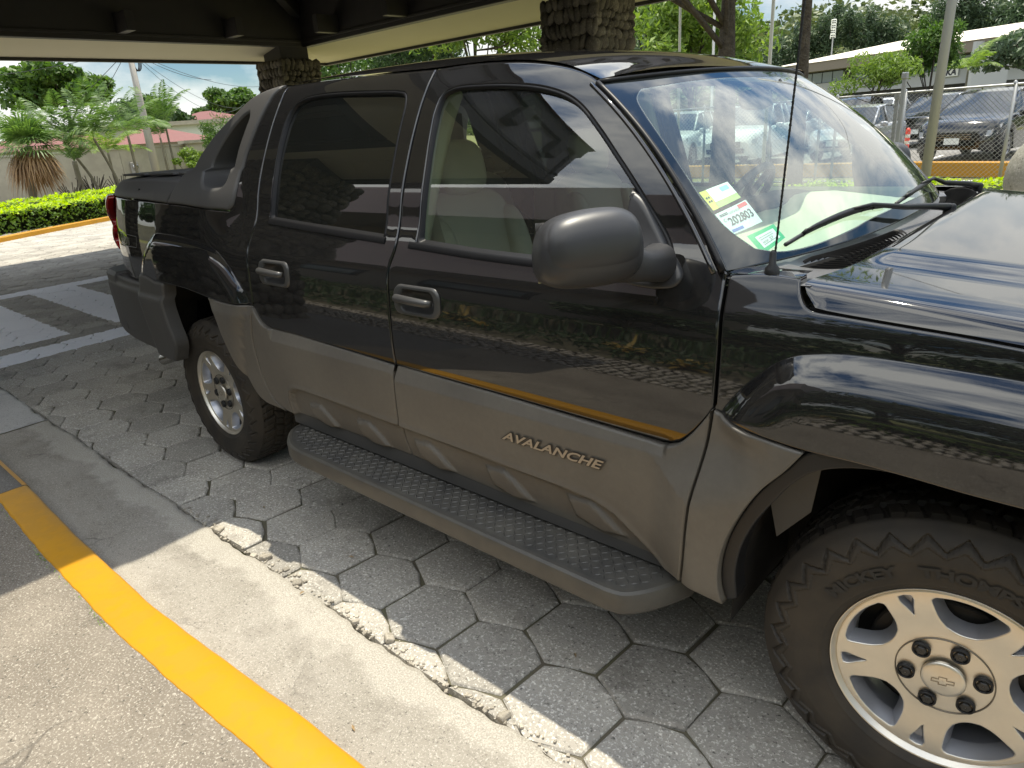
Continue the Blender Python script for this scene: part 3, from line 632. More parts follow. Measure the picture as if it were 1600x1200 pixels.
# ------------------------------------------------------------ name badge on the door
V,F=text_geo('AVALANCHE',.050,.42,1.02,0,.0012)
xs=np.array([v[0] for v in V]);wd=xs.max()-xs.min()
def badge_pts(V,off):
    out=[]
    for x,y,_ in V:
        X=2.105+(x-xs.min())/wd*.375;Z=.703+y*.78; out.append((X,-(S1(X,Z)+.014+off),Z))
    return out
mb=MB();mb.add(badge_pts(V,.0055),F);bd=mb.build('badge_lettering',mat('badge_silver',(.30,.275,.235),.35,.5),fd)
V3,F3=text_geo('AVALANCHE',.050,.42,1.02,0,.0050);mb=MB();mb.add(badge_pts(V3,.0028),F3);mb.build('badge_backing',mat('badge_dark',(.04,.035,.03),.5),bd)
# bed decal: faded outline lettering
V,F=text_geo('Z71',.075,.3,1.0,0,.001);xa=np.array([v[0] for v in V]);
def onside(V,x0,z0,sc,off,sx=1.):
    o=[]
    for x,y,_ in V:
        X=x0+x*sc*sx;Z=z0+y*sc;o.append((X,-(S1(X,Z)+off),Z))
    return o
dec=mat('faded_decal_grey',(.10,.10,.095),.3);dr=mat('faded_decal_red',(.22,.05,.03),.35)
mb=MB();a=onside(V,-.735,1.132,.75,.0008,1.25);mb.add(a,F);dz=mb.build('bed_decal',dec,quart)
fr=MB();
for (a,b) in (((-.775,1.122),(-.51,1.126)),((-.51,1.126),(-.485,1.184)),((-.485,1.184),(-.75,1.188)),((-.75,1.188),(-.775,1.122))):
    c=crom([a,b],.03);fr.tube([(x,-(S1(x,z)+.0005),z) for x,z in c],.0012,4)
fr.build('decal_border',dec,dz)
# ------------------------------------------------------------ roof
def rx(t): return .50+(2.44-.50)*t
_rzx=np.array([.3,.5,1.0,1.5,1.9,2.2,2.44]);_rzz=np.array([1.862,1.868,1.872,1.858,1.824,1.780,1.714])
_rex=np.array([.3,.6,.9,1.2,1.6,1.9,2.035,2.18,2.31]);_rez=np.array([1.822,1.820,1.818,1.806,1.789,1.780,1.766,1.738,1.690])
V=[];F=[];nu,nv=60,41
for i in range(nu):
    t=i/(nu-1)
    for j in range(nv):
        v=-1+2*j/(nv-1); xf=2.44-.135*abs(v)**2.2; x=.50+(xf-.50)*t
        ze=float(_spl(_rex,_rez,np.array([min(x,2.31)]))[0]);ye=(S1(x,ze)-.002)*(1-.03*max(0,min(1,(.66-x)/.12)))
        zc=float(_spl(_rzx,_rzz,np.array([x]))[0]); V.append((x,v*ye,ze+.002+(zc-ze)*(1-abs(v)**2.3)))
for i in range(nu-1):
    for j in range(nv-1): F.append((i*nv+j,i*nv+j+1,(i+1)*nv+j+1,(i+1)*nv+j)[::-1])
roof=mesh('roof_panel',V,F,PAINT,TRK,True)
bm=bmesh.new();bm.from_mesh(roof.data);bmesh.ops.recalc_face_normals(bm,faces=bm.faces)
if sum(f.normal.z for f in bm.faces)<0: bmesh.ops.reverse_faces(bm,faces=bm.faces)
bm.to_mesh(roof.data);bm.free();roof.data.polygons.foreach_set('use_smooth',[True]*len(roof.data.polygons))
mb=MB();mb.add([(x,y,z-.022) for x,y,z in V],F);mb.build('headliner',BEIGEP,roof,True)
# rear wall of the cab and the sail bridge
m_=MB();V=[];F=[]
for x,z,k in ((.42,1.862,1),(.34,1.80,1),(.10,1.58,1),(.02,1.475,1)):
    w=S1(max(x,-.03),min(z,1.82))-.05;V+=[(x,-w,z-.03*(z>1.8)),(x,w,z-.03*(z>1.8))]
V=[(.50,-.60,1.82),(.50,.60,1.82),(.42,-.60,1.78),(.42,.60,1.78)]
m_.add(V,[(0,1,3,2)]);m_.box((.50,0,1.800),(.06,1.16,.05),bev=.015);m_.build('rear_header',CLADD,roof)
m_=MB();m_.add([(.42,-.62,1.81),(.42,.62,1.81),(.30,.74,1.46),(.30,-.74,1.46)],[(0,1,2,3)]);m_.build('rear_window',GTNT,TRK)
m_=MB();m_.add([(.40,-.80,1.47),(.40,.80,1.47),(.40,.90,.6),(.40,-.90,.6)],[(0,1,2,3)]);m_.build('bulkhead',DARK,TRK)
# ------------------------------------------------------------ windscreen
def wsf(s,t,d):
    """s: -1..1 across (negative = right side of truck), t: 0 bottom .. 1 top"""
    a=np.abs(s)
    yb=s*.925;xb=2.925-.157*a**2.6;zb=1.262-.007*a*a
    yt=s*.73;xt=2.44-.135*a**2.2;zt=1.708-.026*a**2.2
    b=.030*4*t*(1-t)
    x=xb+(xt-xb)*t+b*.68;y=yb+(yt-yb)*t;z=zb+(zt-zb)*t+b*.73
    return np.stack([x-d*.68,y,z-d*.73],-1)
def wsn(s,t,d): return wsf(s/1.0,t,d)
OW=loop([[(-1,0),(1,0)],[(1,0),(1,1)],[(1,1),(-1,1)],[(-1,1),(-1,0)]],.03)
def fr_(s): return .12+.10*max(0,1-(1-abs(s))/.22)**2
inn=loop([[(-.89,.063),(-.935,.15),(-.96,.25),(-.965,.5),(-.95,.75),(-.925,.86),(-.873,.92)],[(-.873,.92),(-.6,.935),(0,.93),(.6,.935),(.873,.92)],[(.873,.92),(.925,.86),(.95,.75),(.965,.5),(.96,.25),(.935,.15),(.89,.063)],[(.89,.063),(.82,.032),(.72,.024),(.5,.04),(.33,.058),(0,.065),(-.33,.058),(-.5,.04),(-.72,.024),(-.82,.032),(-.89,.063)]],.03)
ws=panel('windscreen',infl(inn,.004),wsf,GWS,TRK,step=.05,roll=.0003,r1=.001,r2=.004,thick=.004)
panel('windscreen_border',OW,wsf,FRIT,ws,holes=[inn],step=.05,roll=.0005,r1=.002,r2=.005,thick=.004)
def strip(P0,w,name,mt,par,n=6): 
    mb=MB();mb.tube(P0,w,n);return mb.build(name,mt,par,True)
for sgn in (-1,1):
    Q=[tuple(wsf(np.array([sgn*1.012]),np.array([t]),np.array([-.003]))[0]) for t in np.linspace(0,1,24)]
    strip(Q,.0075,'windscreen_moulding',TRIM,ws,8)
    Q=[tuple(wsf(np.array([sgn*1.035]),np.array([t]),np.array([-.001]))[0]) for t in np.linspace(0,1,24)]
    strip(Q,.006,'windscreen_moulding',PAINT,ws,8)
Q=[tuple(wsf(np.array([s]),np.array([1.008]),np.array([-.002]))[0]) for s in np.linspace(-1,1,40)]
strip(Q,.007,'windscreen_moulding',TRIM,ws,8)
# stickers inside the windscreen, lower corner
STW=mat('sticker_pale_blue',(.55,.70,.68),.6);STY=mat('sticker_yellow_green',(.62,.66,.12),.6);STG=mat('sticker_green',(.03,.42,.16),.6);STI=mat('sticker_ink',(.03,.03,.04),.6);STR=mat('sticker_red',(.55,.04,.05),.6);STB=mat('sticker_blue',(.05,.12,.40),.6);STC=mat('sticker_cyan',(.25,.62,.75),.6);STK=mat('sticker_white',(.72,.80,.76),.6);STO=mat('sticker_lime',(.40,.55,.18),.6)
def quadmap(Q,x,y,d):
    Q=np.array(Q);p=(Q[3]*(1-x)+Q[2]*x)*(1-y)+(Q[0]*(1-x)+Q[1]*x)*y
    return tuple(wsf(np.array([p[0]]),np.array([p[1]]),np.array([d]))[0])
def stick(Q,name,mt,label):
    """Q: corners (s,t) top-left, top-right, bottom-right, bottom-left"""
    mb=MB();n=4
    for i in range(n):
        for j in range(n):
            mb.add([quadmap(Q,i/n,j/n,.007),quadmap(Q,(i+1)/n,j/n,.007),quadmap(Q,(i+1)/n,(j+1)/n,.007),quadmap(Q,i/n,(j+1)/n,.007)],[(0,1,2,3)])
    return mb.build(name,mt,ws,label=label)
def sub(Q,x0,y0,x1,y1,name,mt,par,d=.0064):
    mb=MB();mb.add([quadmap(Q,x0,y0,d),quadmap(Q,x1,y0,d),quadmap(Q,x1,y1,d),quadmap(Q,x0,y1,d)],[(0,1,2,3)]);return mb
k=.978
Q1=[(-.975*k,.335),(-.861*k,.361),(-.851*k,.282),(-.964*k,.248)]
Q2=[(-.966*k,.231),(-.839*k,.269),(-.828*k,.166),(-.949*k,.137)]
Q3=[(-.906*k,.121),(-.795*k,.147),(-.781*k,.084),(-.886*k,.040)]
def stx(Q,body,x,y,w,h,mt,par,name='sticker_print',bold=0.0):
    V,F=text_geo(body,1,0,1,0,bold);xs=[v[0] for v in V];ys=[v[1] for v in V];W_=max(xs)-min(xs);H_=max(ys)-min(ys)
    mb=MB();mb.add([quadmap(Q,x+(a-min(xs))/W_*w,y+(b-min(ys))/H_*h,.0058) for a,b,_ in V],F);return mb.build(name,mt,ws)
st=stick(Q1,'sticker',STY,'yellow and white toll style sticker, uppermost of the three on the glass')
sub(Q1,.22,.30,1,1,'x',STK,st).build('sticker_field',STK,ws);mb=sub(Q1,.62,.66,.90,.88,'x',STC,st,.0060);mb.build('sticker_field',STC,ws);sub(Q1,.2,0,1,.28,'x',STO,st).build('sticker_field',STO,ws)
mb=MB()
for y in (.62,.42):
    for dx in (0,.07): mb.add([quadmap(Q1,.07+dx+.028*math.cos(a),y+.05*math.sin(a),.006) for a in np.linspace(0,2*math.pi,9)[:-1]],[tuple(range(8))])
mb.build('sticker_print',STI,ws)
st2=stick(Q2,'sticker',STW,'pale sticker printed 202803, middle of the three on the glass')
stx(Q2,'202803',.17,.32,.74,.34,STI,st2,bold=.012);stx(Q2,'C',.07,.55,.07,.14,STI,st2);stx(Q2,'COSTA RICA',.32,.76,.34,.09,STI,st2);sub(Q2,.66,.80,.95,.96,'x',STR,st2).build('sticker_field',STR,ws);sub(Q2,.08,.06,.42,.18,'x',STB,st2).build('sticker_field',STB,ws)
mb=MB()
for y in (.86,.80): mb.add([quadmap(Q2,.06,y,.006),quadmap(Q2,.3,y,.006),quadmap(Q2,.3,y+.03,.006),quadmap(Q2,.06,y+.03,.006)],[(0,1,2,3)])
mb.build('sticker_print',STI,ws)
st3=stick(Q3,'sticker',STG,'green framed sticker at the bottom corner of the glass')
sub(Q3,.17,.18,.86,.80,'x',STK,st3).build('sticker_field',STK,ws);stx(Q3,'27',.52,.34,.14,.14,STI,st3);stx(Q3,'MTSP',.26,.34,.2,.10,STI,st3)
mb=MB()
for y in (.66,.55,.28): mb.add([quadmap(Q3,.24,y,.0058),quadmap(Q3,.74,y,.0058),quadmap(Q3,.74,y+.02,.0058),quadmap(Q3,.24,y+.02,.0058)],[(0,1,2,3)])
mb.build('sticker_print',STI,ws)
# ------------------------------------------------------------ cowl with louvres
def hre(y): a=abs(y)/.9; return 2.998-.056*a**4      # hood rear edge x
V=[];F=[];ys=np.linspace(-.93,.93,61)
for y in ys:
    s_=y/.925; p=wsf(np.array([np.clip(s_,-1,1)]),np.array([0.]),np.array([.004]))[0]; xe=hre(y)+.02
    for j in range(7):
        t=j/6; x=p[0]-.03+(xe-p[0]+.03)*t; V.append((x,y,p[2]-.004-(.026 if .33<abs(y)<.74 else .010)*math.sin(math.pi*min(1,t*1.1))+(-.008)*t))
for i in range(60):
    for j in range(6): F.append((i*7+j,i*7+j+1,(i+1)*7+j+1,(i+1)*7+j)[::-1])
COW=mat('cowl_plastic',(.12,.12,.125),.30,0,.5,bump=(600,.1,.0005),noise=(12,.3,(.10,.095,.085)))
cow=mesh('cowl_panel',V,F,COW,TRK,True)
for side_ in (-1,1):
    for k in range(17):
        y=side_*(.725-.0245*k);x0=2.925-.157*(abs(y)/.925)**2.6+.034;mb=MB();z=1.250
        # a curved louvre: scooped blade
        P0=[];n=7
        for i in range(n):
            t=i/(n-1);P0.append((x0-.01+(hre(y)-x0+.008)*t,y+side_*(-.012*math.sin(t*2.2)),z-.004+.018*math.sin(math.pi*t)**.7+.004))
        for i in range(n-1):
            a=P0[i];b=P0[i+1];w=.0175
            mb.add([(a[0],a[1]-w*.35,a[2]),(b[0],b[1]-w*.35,b[2]),(b[0],b[1]+w*.55,b[2]-.010),(a[0],a[1]+w*.55,a[2]-.010)],[(0,1,2,3)])
        mb.build('cowl_louvre',COW,cow,True)
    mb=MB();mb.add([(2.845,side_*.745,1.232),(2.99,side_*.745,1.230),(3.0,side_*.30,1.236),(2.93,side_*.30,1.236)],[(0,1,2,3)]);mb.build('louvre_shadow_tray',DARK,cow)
# ------------------------------------------------------------ hood
def hood_z(x,y):
    a=np.abs(y)
    base=1.251-.004*(a/.9)**4-.078*(x-2.95)-.05*np.clip(x-3.7,0,1)**1.5
    dome=.021*sstep((.71-a)/.11)
    edge=-.004*sstep((a-.875)/.03)
    return base+dome*sstep((x-2.99)/.05*1.0+.5)+edge
def hw(x): return .908-.03*sstep((x-3.2)/1.2)-.10*np.clip((x-3.8)/.4,0,1)**2
V=[];F=[];nx,ny=46,61
xs_=np.linspace(0,1,nx)
for i in range(nx):
    for j in range(ny):
        v=-1+2*j/(ny-1);v=math.copysign(abs(v)**.8,v); 
        t=xs_[i];yy=v*.908; x=hre(yy)+(4.10-.10*abs(v)**2-hre(yy))*t; y=v*float(hw(x)); 
        V.append((x,y,float(hood_z(np.array(x),np.array(y)))))
top=len(V)
for i in range(nx-1):
    for j in range(ny-1): F.append((i*ny+j,(i+1)*ny+j,(i+1)*ny+j+1,i*ny+j+1))
hood=mesh('hood',V,F,PAINT,TRK,True)
# side walls of the hood, rolled over a tight radius down to the fender gap
def hg_z(x): return float(np.interp(x,[p[0] for p in hg],[p[1] for p in hg]))
for sg in (-1,1):
    V2=[];F2=[];pr=[(0,0),(.20,.05),(.40,.15),(.55,.30),(.72,.58),(.88,.85),(1,1)]
    L_=[ (V[i*ny+(0 if sg<0 else ny-1)]) for i in range(nx)]
    for i,p in enumerate(L_):
        x=max(p[0],2.939);zb=hg_z(x)+.004;yb=S1(x,zb)
        for (h,dn) in pr:
            y_=abs(p[1])+(yb-abs(p[1]))*h**.8*1.0; z_=p[2]+(zb-p[2])*dn; V2.append((p[0]+.012*dn,sg*y_,z_))
    n=len(pr)
    for i in range(nx-1):
        for j in range(n-1):
            f=(i*n+j,(i+1)*n+j,(i+1)*n+j+1,i*n+j+1);F2.append(f if sg>0 else f[::-1])
    o=mesh('hood_side',V2,F2,PAINT,hood,True)
    # dark gap beneath
    mb=MB();mb.tube([(x,sg*(S1(x,z)-.010),z+.001) for x,z in hg[3:-1]],.006,6);mb.build('hood_gap_seal',DARK,hood)
    mb=MB();V3=V2[:n]+[(V2[n-1][0],sg*.72,1.17),(V2[0][0],sg*.72,L_[0][2]-.03)];mb.add(V3,[tuple(range(n+2))]);mb.build('hood_corner',PAINT,hood)
# scuttle top between door, windscreen and hood on the fender
V=[];F=[]
for x in np.linspace(2.778,2.932,8):
    ze=1.252;
    for t in np.linspace(0,1,5): V.append((x,-(S1(x,1.250)-.004-.075*t**1.3),1.2535+.006*math.sin(t*1.5)-.004*t))
for i in range(7):
    for j in range(4): F.append((i*5+j,(i+1)*5+j,(i+1)*5+j+1,i*5+j+1))
P(mesh('fender_top',V,F,PAINT,fen,True))
# ------------------------------------------------------------ wipers and aerial
def wiper(pts,armpts,name):
    w=bpy.data.objects.new('windscreen_wiper',None);COL.objects.link(w);w.parent=TRK
    c=crom(pts,.03);bl=[tuple(wsf(np.array([s]),np.array([t]),np.array([-.007]))[0]) for s,t in c]
    mb=MB();mb.tube(bl,.005,6);mb.build('blade',RUB,w,True)
    up=[tuple(wsf(np.array([s]),np.array([t]),np.array([-.020]))[0]) for s,t in c[len(c)//6:-len(c)//6]]
    mb=MB();mb.tube(up,[.004+.004*math.sin(math.pi*i/(len(up)-1)) for i in range(len(up))],6)
    for s,t in (c[len(c)//6],c[-len(c)//6-1],c[len(c)//3],c[-len(c)//3]):
        a=wsf(np.array([s]),np.array([t]),np.array([-.004]))[0];b=wsf(np.array([s]),np.array([t]),np.array([-.022]))[0];mb.tube([tuple(a),tuple(b)],.006,6)
    mb.build('blade_frame',TRIM,w,True)
    mb=MB();mb.tube(armpts,[.005,.006,.008,.010,.012][:len(armpts)],8,True,1.0);mb.build('arm',TRIM,w,True)
    mb=MB();p=armpts[-1];mb.lathe([(.018,-.02),(.018,.004),(.012,.010),(.001,.011)],20,'z',p);mb.build('pivot_cap',TRIM,w,True)
    return w
def wp_(s,t,d): return tuple(wsf(np.array([s]),np.array([t]),np.array([-d]))[0])
wiper([(-.80,.045),(-.69,.075),(-.52,.096),(-.36,.098),(-.20,.080)],[wp_(-.47,.10,.024),wp_(-.36,.09,.030),wp_(-.16,.03,.034),(2.965,.03,1.283),(2.995,.14,1.268)],'w')
wiper([(-.11,.072),(.09,.086),(.33,.096),(.55,.09)],[wp_(.22,.10,.024),wp_(.44,.09,.030),wp_(.6,.03,.034),(2.945,.66,1.285),(2.965,.76,1.268)],'w')
an=bpy.data.objects.new('aerial',None);COL.objects.link(an);an.parent=TRK
mb=MB();mb.lathe([(.016,0),(.015,.012),(.008,.02),(.007,.045),(.003,.05)],16,'z',(2.866,-.912,1.256));mb.build('aerial_base',RUB,an,True)
P0=[];
for i in range(240):
    z=1.30+.85*i/239;P0.append((2.868+(z-1.26)*.045,-.911+(z-1.26)*.02,z))
mb=MB();mb.tube(P0,[.0022+.0006*(i%3==0) for i in range(240)],8);mb.build('aerial_whip',RUB,an,True)
# ------------------------------------------------------------ door mirror
def supere(c,ax,half,n=2.6,nu=40,nv=24,shape=None):
    V=[];F=[]
    def sg(v,e): return math.copysign(abs(v)**e,v)
    for i in range(nv+1):
        ph=-math.pi/2+math.pi*i/nv
        for j in range(nu):
            th=2*math.pi*j/nu
            p=[half[0]*sg(math.cos(ph),2/n)*sg(math.cos(th),2/n),half[1]*sg(math.cos(ph),2/n)*sg(math.sin(th),2/n),half[2]*sg(math.sin(ph),2/n)]
            if shape: p=shape(p)
            q=Vector(c)+Vector(ax[0])*p[0]+Vector(ax[1])*p[1]+Vector(ax[2])*p[2];V.append(q)
    for i in range(nv):
        for j in range(nu): F.append((i*nu+j,i*nu+(j+1)%nu,(i+1)*nu+(j+1)%nu,(i+1)*nu+j))
    return V,F
mr=bpy.data.objects.new('door_mirror',None);COL.objects.link(mr);mr.parent=TRK
wx=Vector((-.53,-.845,.03)).normalized();dx_=Vector((.845,-.53,.10)).normalized();zx=wx.cross(dx_).normalized()
if zx.z<0: zx=-zx
MIRM=mat('mirror_shell_plastic',(.030,.030,.032),.40,0,.45,bump=(1100,.12,.0005),noise=(10,.3,(.042,.041,.041)))
def shp(p):
    u,d,z=p; tz=z/.084; ur=u/.122
    # top edge slopes down to the outer end, face bulges forward, inner end taller
    z2=z*(1.0-.10*max(0,ur))+.006*(-ur); d2=d*(1-.25*tz*tz) if d>0 else d*.6
    u2=u*(1-.10*max(0,tz)); return [u2,d2,z2]
V,F=supere((2.545,-1.145,1.330),(wx,dx_,zx),(.122,.074,.084),3.6,96,60,shp)
mb=MB();mb.add(V,F);sh_=mb.build('mirror_shell',MIRM,mr,True)
# skull-cap seam: raised cap slightly proud of the shell on the forward face
def shp2(p):
    u,d,z=shp(p); return [u,d,z]
V,F=supere((2.545,-1.145,1.330),(wx,dx_,zx),(.122,.074,.084),3.6,120,80,lambda p:[shp(p)[0]*.945,shp(p)[1]*1.0+.006,shp(p)[2]*.87+.009])
keep=[]
Vn=[Vector(v) for v in V]
F=[f for f in F if all((Vn[i]-Vector((2.545,-1.150,1.325))).dot(dx_)>.004 for i in f)]
mb=MB();mb.add(V,F);mb.build('mirror_cap',MIRM,mr,True)
mb=MB();c=Vector((2.545,-1.150,1.325))-dx_*.050;mb.add([tuple(c+wx*a*.095+zx*b*.066) for a,b in ((-1,-1),(1,-1),(1,1),(-1,1))],[(0,1,2,3)]);mb.build('mirror_glass',CHR,mr)
# arm and triangular sail
mb=MB()
A=[(2.600,-1.060,1.292),(2.632,-1.015,1.286),(2.648,-.975,1.280),(2.640,-.935,1.275)]
for i,(a,b) in enumerate(zip(A[:-1],A[1:])): pass
V=[];F=[];n=20
for i,(p,ry,rz_) in enumerate(((Vector((2.570,-1.080,1.296)),.046,.052),(Vector((2.592,-1.045,1.284)),.040,.044),(Vector((2.606,-1.012,1.274)),.036,.038),(Vector((2.612,-.980,1.268)),.038,.040),(Vector((2.608,-.940,1.266)),.045,.046))):
    d=Vector((.35,.9,-.05)).normalized() if i<3 else Vector((0,1,0));a=d.cross(Vector((0,0,1))).normalized();b=a.cross(d)
    for k in range(n): t=2*math.pi*k/n;V.append(p+a*ry*math.copysign(abs(math.cos(t))**.75,math.cos(t))+b*rz_*math.copysign(abs(math.sin(t))**.75,math.sin(t)))
for i in range(4):
    for k in range(n): F.append((i*n+k,i*n+(k+1)%n,(i+1)*n+(k+1)%n,(i+1)*n+k))
mb.add(V,F);mb.build('mirror_arm',MIRM,mr,True,fix=True)
sl_=loop([[(2.485,1.425),(2.52,1.405),(2.575,1.345),(2.62,1.292)],[(2.62,1.292),(2.655,1.262),(2.668,1.235),(2.655,1.215),(2.60,1.205)],[(2.60,1.205),(2.53,1.21),(2.49,1.225)],[(2.49,1.225),(2.482,1.33),(2.485,1.425)]],.01)
panel('mirror_sail',sl_,side(.016),MIRM,mr,step=.02,roll=.012,r1=.005,r2=.012,thick=.02)
MIR.append(mr)
# ------------------------------------------------------------ side step
rbx=[(.800,-.93),(.815,-.99),(.86,-1.04),(.93,-1.085),(1.0,-1.108),(1.06,-1.115),(2.55,-1.122),(2.60,-1.112),(2.64,-1.075),(2.68,-1.01),(2.712,-.935)]
out_=crom(rbx[:6],.02).tolist()+crom(rbx[6:],.02).tolist()
A=np.array(out_+[(2.712,-.86),(.80,-.86)]);ar=(A[:,0]*np.roll(A[:,1],-1)-np.roll(A[:,0],-1)*A[:,1]).sum();A=A if ar>0 else A[::-1]
STEP=mat('step_plastic',(.066,.062,.055),.45,0,.4,bump=(500,.2,.0006),noise=(14,.5,(.10,.092,.074)))
V=[];F=[];n=len(A);pr=[(.350,.020),(.352,.006),(.362,.0),(.402,.0),(.414,.004),(.420,.012),(.420,.024)]
for z,i in pr:
    Q=offs(A,i)[0] if i else A;V+=[(p[0],p[1],z) for p in Q]
for k in range(len(pr)-1):
    for i in range(n): F.append((k*n+i,k*n+(i+1)%n,(k+1)*n+(i+1)%n,(k+1)*n+i))
F.append(tuple(range(n))[::-1])
rbd=mesh('running_board',V,F,STEP,TRK);autosmooth(rbd,30);MIR.append(rbd)
B=offs(A,.024)[0];tp=mesh('step_tread',[(p[0],p[1],.4185) for p in B],[tuple(range(n))],mat('step_tread_rubber',(.055,.053,.050),.45,0,.4,noise=(7,.8,(.12,.112,.095)),noise2=(60,.3,(.035,.034,.03))),rbd)
# chequer ribs of the tread
mb=MB()
for i in range(88):
    for j in range(6):
        x=.88+i*.0205;y=-1.075+j*.0245+.0
        if pdist([x],[y],B)[0]<.016: continue
        a=rad(45 if (i+j)%2 else -45);c,s=math.cos(a),math.sin(a);L,w,h=.0115,.0026,.0024
        V=[(x+c*u-s*v,y+s*u+c*v,.4187+hh) for u,v,hh in ((-L,0,0),(-.3*L,-w,0),(.3*L,-w,0),(L,0,0),(.3*L,w,0),(-.3*L,w,0),(-.5*L,0,h),(.5*L,0,h))]
        mb.add(V,[(0,1,6),(1,2,7,6),(2,3,7),(3,4,7),(4,5,6,7),(5,0,6)])
mb.build('tread_ribs',bpy.data.materials['step_tread_rubber'],rbd)
mb=MB()
for x in (1.0,1.75,2.45): mb.box((x,-.86,.385),(.06,.16,.03))
mb.build('step_bracket',DARK,rbd)
# ------------------------------------------------------------ interior
IN=bpy.data.objects.new('interior',None);COL.objects.link(IN);IN.parent=TRK
def softbox(name,c,half,mt,par,tilt=0,n=3.2,yaw=0):
    R=Matrix.Rotation(yaw,3,'Z')@Matrix.Rotation(tilt,3,'Y');V,F=supere(c,(R@Vector((1,0,0)),R@Vector((0,1,0)),R@Vector((0,0,1))),half,n,36,22)
    mb=MB();mb.add(V,F);return mb.build(name,mt,par,True)
for y in (-.43,.43):
    st_=bpy.data.objects.new('front_seat',None);COL.objects.link(st_);st_.parent=TRK
    softbox('seat_back',(1.49,y,1.05),(.075,.25,.33),BEIGE,st_,rad(-14),4);softbox('backrest_bolster',(1.54,y-.20,1.03),(.075,.06,.27),BEIGE,st_,rad(-14),3);softbox('backrest_bolster',(1.54,y+.20,1.03),(.075,.06,.27),BEIGE,st_,rad(-14),3)
    softbox('headrest',(1.435,y,1.455),(.050,.125,.105),BEIGE,st_,rad(-12),3.0)
    softbox('seat_cushion',(1.72,y,.80),(.27,.26,.09),BEIGE,st_,rad(6),4)
    mb=MB();mb.tube([(1.35,y-.05,1.38),(1.375,y-.05,1.47)],.006);mb.tube([(1.35,y+.05,1.38),(1.375,y+.05,1.47)],.006);mb.build('headrest_post',CHR,st_)
for y in (-.42,.42):
    st_=bpy.data.objects.new('rear_seat',None);COL.objects.link(st_);st_.parent=TRK
    softbox('seat_back',(.62,y,1.05),(.08,.36,.32),BEIGE,st_,rad(-12),4);softbox('headrest',(.56,y,1.43),(.05,.13,.08),BEIGE,st_,rad(-10),3);softbox('seat_cushion',(.88,y,.80),(.25,.36,.09),BEIGE,st_,rad(5),4)
# dashboard
V=[];F=[];pr=[(2.86,1.225),(2.74,1.238),(2.55,1.235),(2.40,1.225),(2.33,1.200),(2.30,1.13),(2.33,1.0),(2.40,.85)]
ysd=np.linspace(-.86,.86,33)
for y in ysd:
    hump=.045*math.exp(-((y-.43)/.17)**4)
    for i,(x,z) in enumerate(pr): V.append((x-.02*math.cos(y*2),y,z+(hump if 2<=i<=4 else hump*.4 if i==1 else 0)-.03*(abs(y)/.86)**6))
n=len(pr)
for i in range(32):
    for j in range(n-1): F.append((i*n+j,i*n+j+1,(i+1)*n+j+1,(i+1)*n+j))
dash=mesh('dashboard',V,F,DASH,TRK,True)
softbox('instrument_hood',(2.36,.43,1.225),(.10,.20,.055),DASHD,dash,0,3)
sw=bpy.data.objects.new('steering_wheel',None);COL.objects.link(sw);sw.parent=TRK
c=Vector((2.19,.43,1.215));nrm=Vector((-.85,0,.52)).normalized();a_=Vector((0,1,0));b_=nrm.cross(a_).normalized()
P0=[tuple(c+a_*.19*math.cos(t)+b_*.19*math.sin(t)) for t in np.linspace(0,2*math.pi,41)];mb=MB();mb.tube(P0,.016,10,False);mb.build('wheel_rim',DASHD,sw,True)
softbox('wheel_hub',tuple(c-nrm*.02),(.06,.085,.05),DASHD,sw,rad(-30));mb=MB()
for t in (0,math.pi,-2.0,-1.14): mb.tube([tuple(c),tuple(c+a_*.18*math.cos(t)+b_*.18*math.sin(t)*1)],.014,6)
mb.tube([tuple(c),tuple(c-nrm*.2)],.04,10);mb.build('wheel_spokes',DASHD,sw,True)
# pillars, door linings, belts, mirror
def lining(x0,x1):
    V=[(x0,-.86,.5),(x1,-.86,.5),(x1,-.875,1.0),(x0,-.875,1.0),(x1,-.895,1.235),(x0,-.895,1.235),(x0,-.90,1.25),(x1,-.90,1.25)];mb=MB();mb.add(V,[(0,1,2,3),(3,2,4,5),(5,4,7,6)]);return mb
P(lining(1.62,2.76).build('door_lining',DASH,fd));P(lining(.70,1.60).build('door_lining',DASH,rd))
mb=MB();
Q=[(1.60,-(S1(1.6,z)-.10),z-.02) for z in np.linspace(1.2,1.74,8)];mb.tube(Q,[.045]*8,8,True,1.0);P(mb.build('pillar_trim',BEIGEP,TRK,True))
mb=MB();mb.box((1.585,-.80,.85),(.12,.03,.75),bev=.01);P(mb.build('pillar_trim',BEIGEP,TRK))
V=[];
mb=MB();
def ribbon(pts,w,dirv):
    V=[];F=[]
    for p in crom(pts,.03): V+= [tuple(np.array(p)-np.array(dirv)*w/2),tuple(np.array(p)+np.array(dirv)*w/2)]
    for i in range(len(V)//2-1): F.append((2*i,2*i+1,2*i+3,2*i+2))
    mb.add(V,F)
ribbon([(1.60,-.775,1.50),(1.60,-.77,1.35),(1.595,-.78,1.15),(1.59,-.80,.9)],.045,(1,0,0));ribbon([(1.60,-.76,1.50),(1.585,-.72,1.3),(1.60,-.69,1.12),(1.62,-.68,.95)],.045,(.9,.3,0))
P(mb.build('seat_belt',mat('belt_webbing',(.30,.28,.22),.7),TRK));mb=MB();mb.box((1.60,-.715,1.19),(.07,.012,.045),.2,.006);P(mb.build('belt_tongue',CHR,TRK))
softbox('interior_mirror',(2.42,0,1.62),(.02,.115,.032),DASHD,IN,rad(-10),3);mb=MB();mb.tube([(2.42,0,1.63),(2.50,0,1.67)],.008);mb.build('mirror_stem',DASHD,IN)
for y in (-.36,.36): softbox('sun_visor',(2.26,y,1.70),(.075,.19,.012),BEIGEP,IN,rad(8),4)
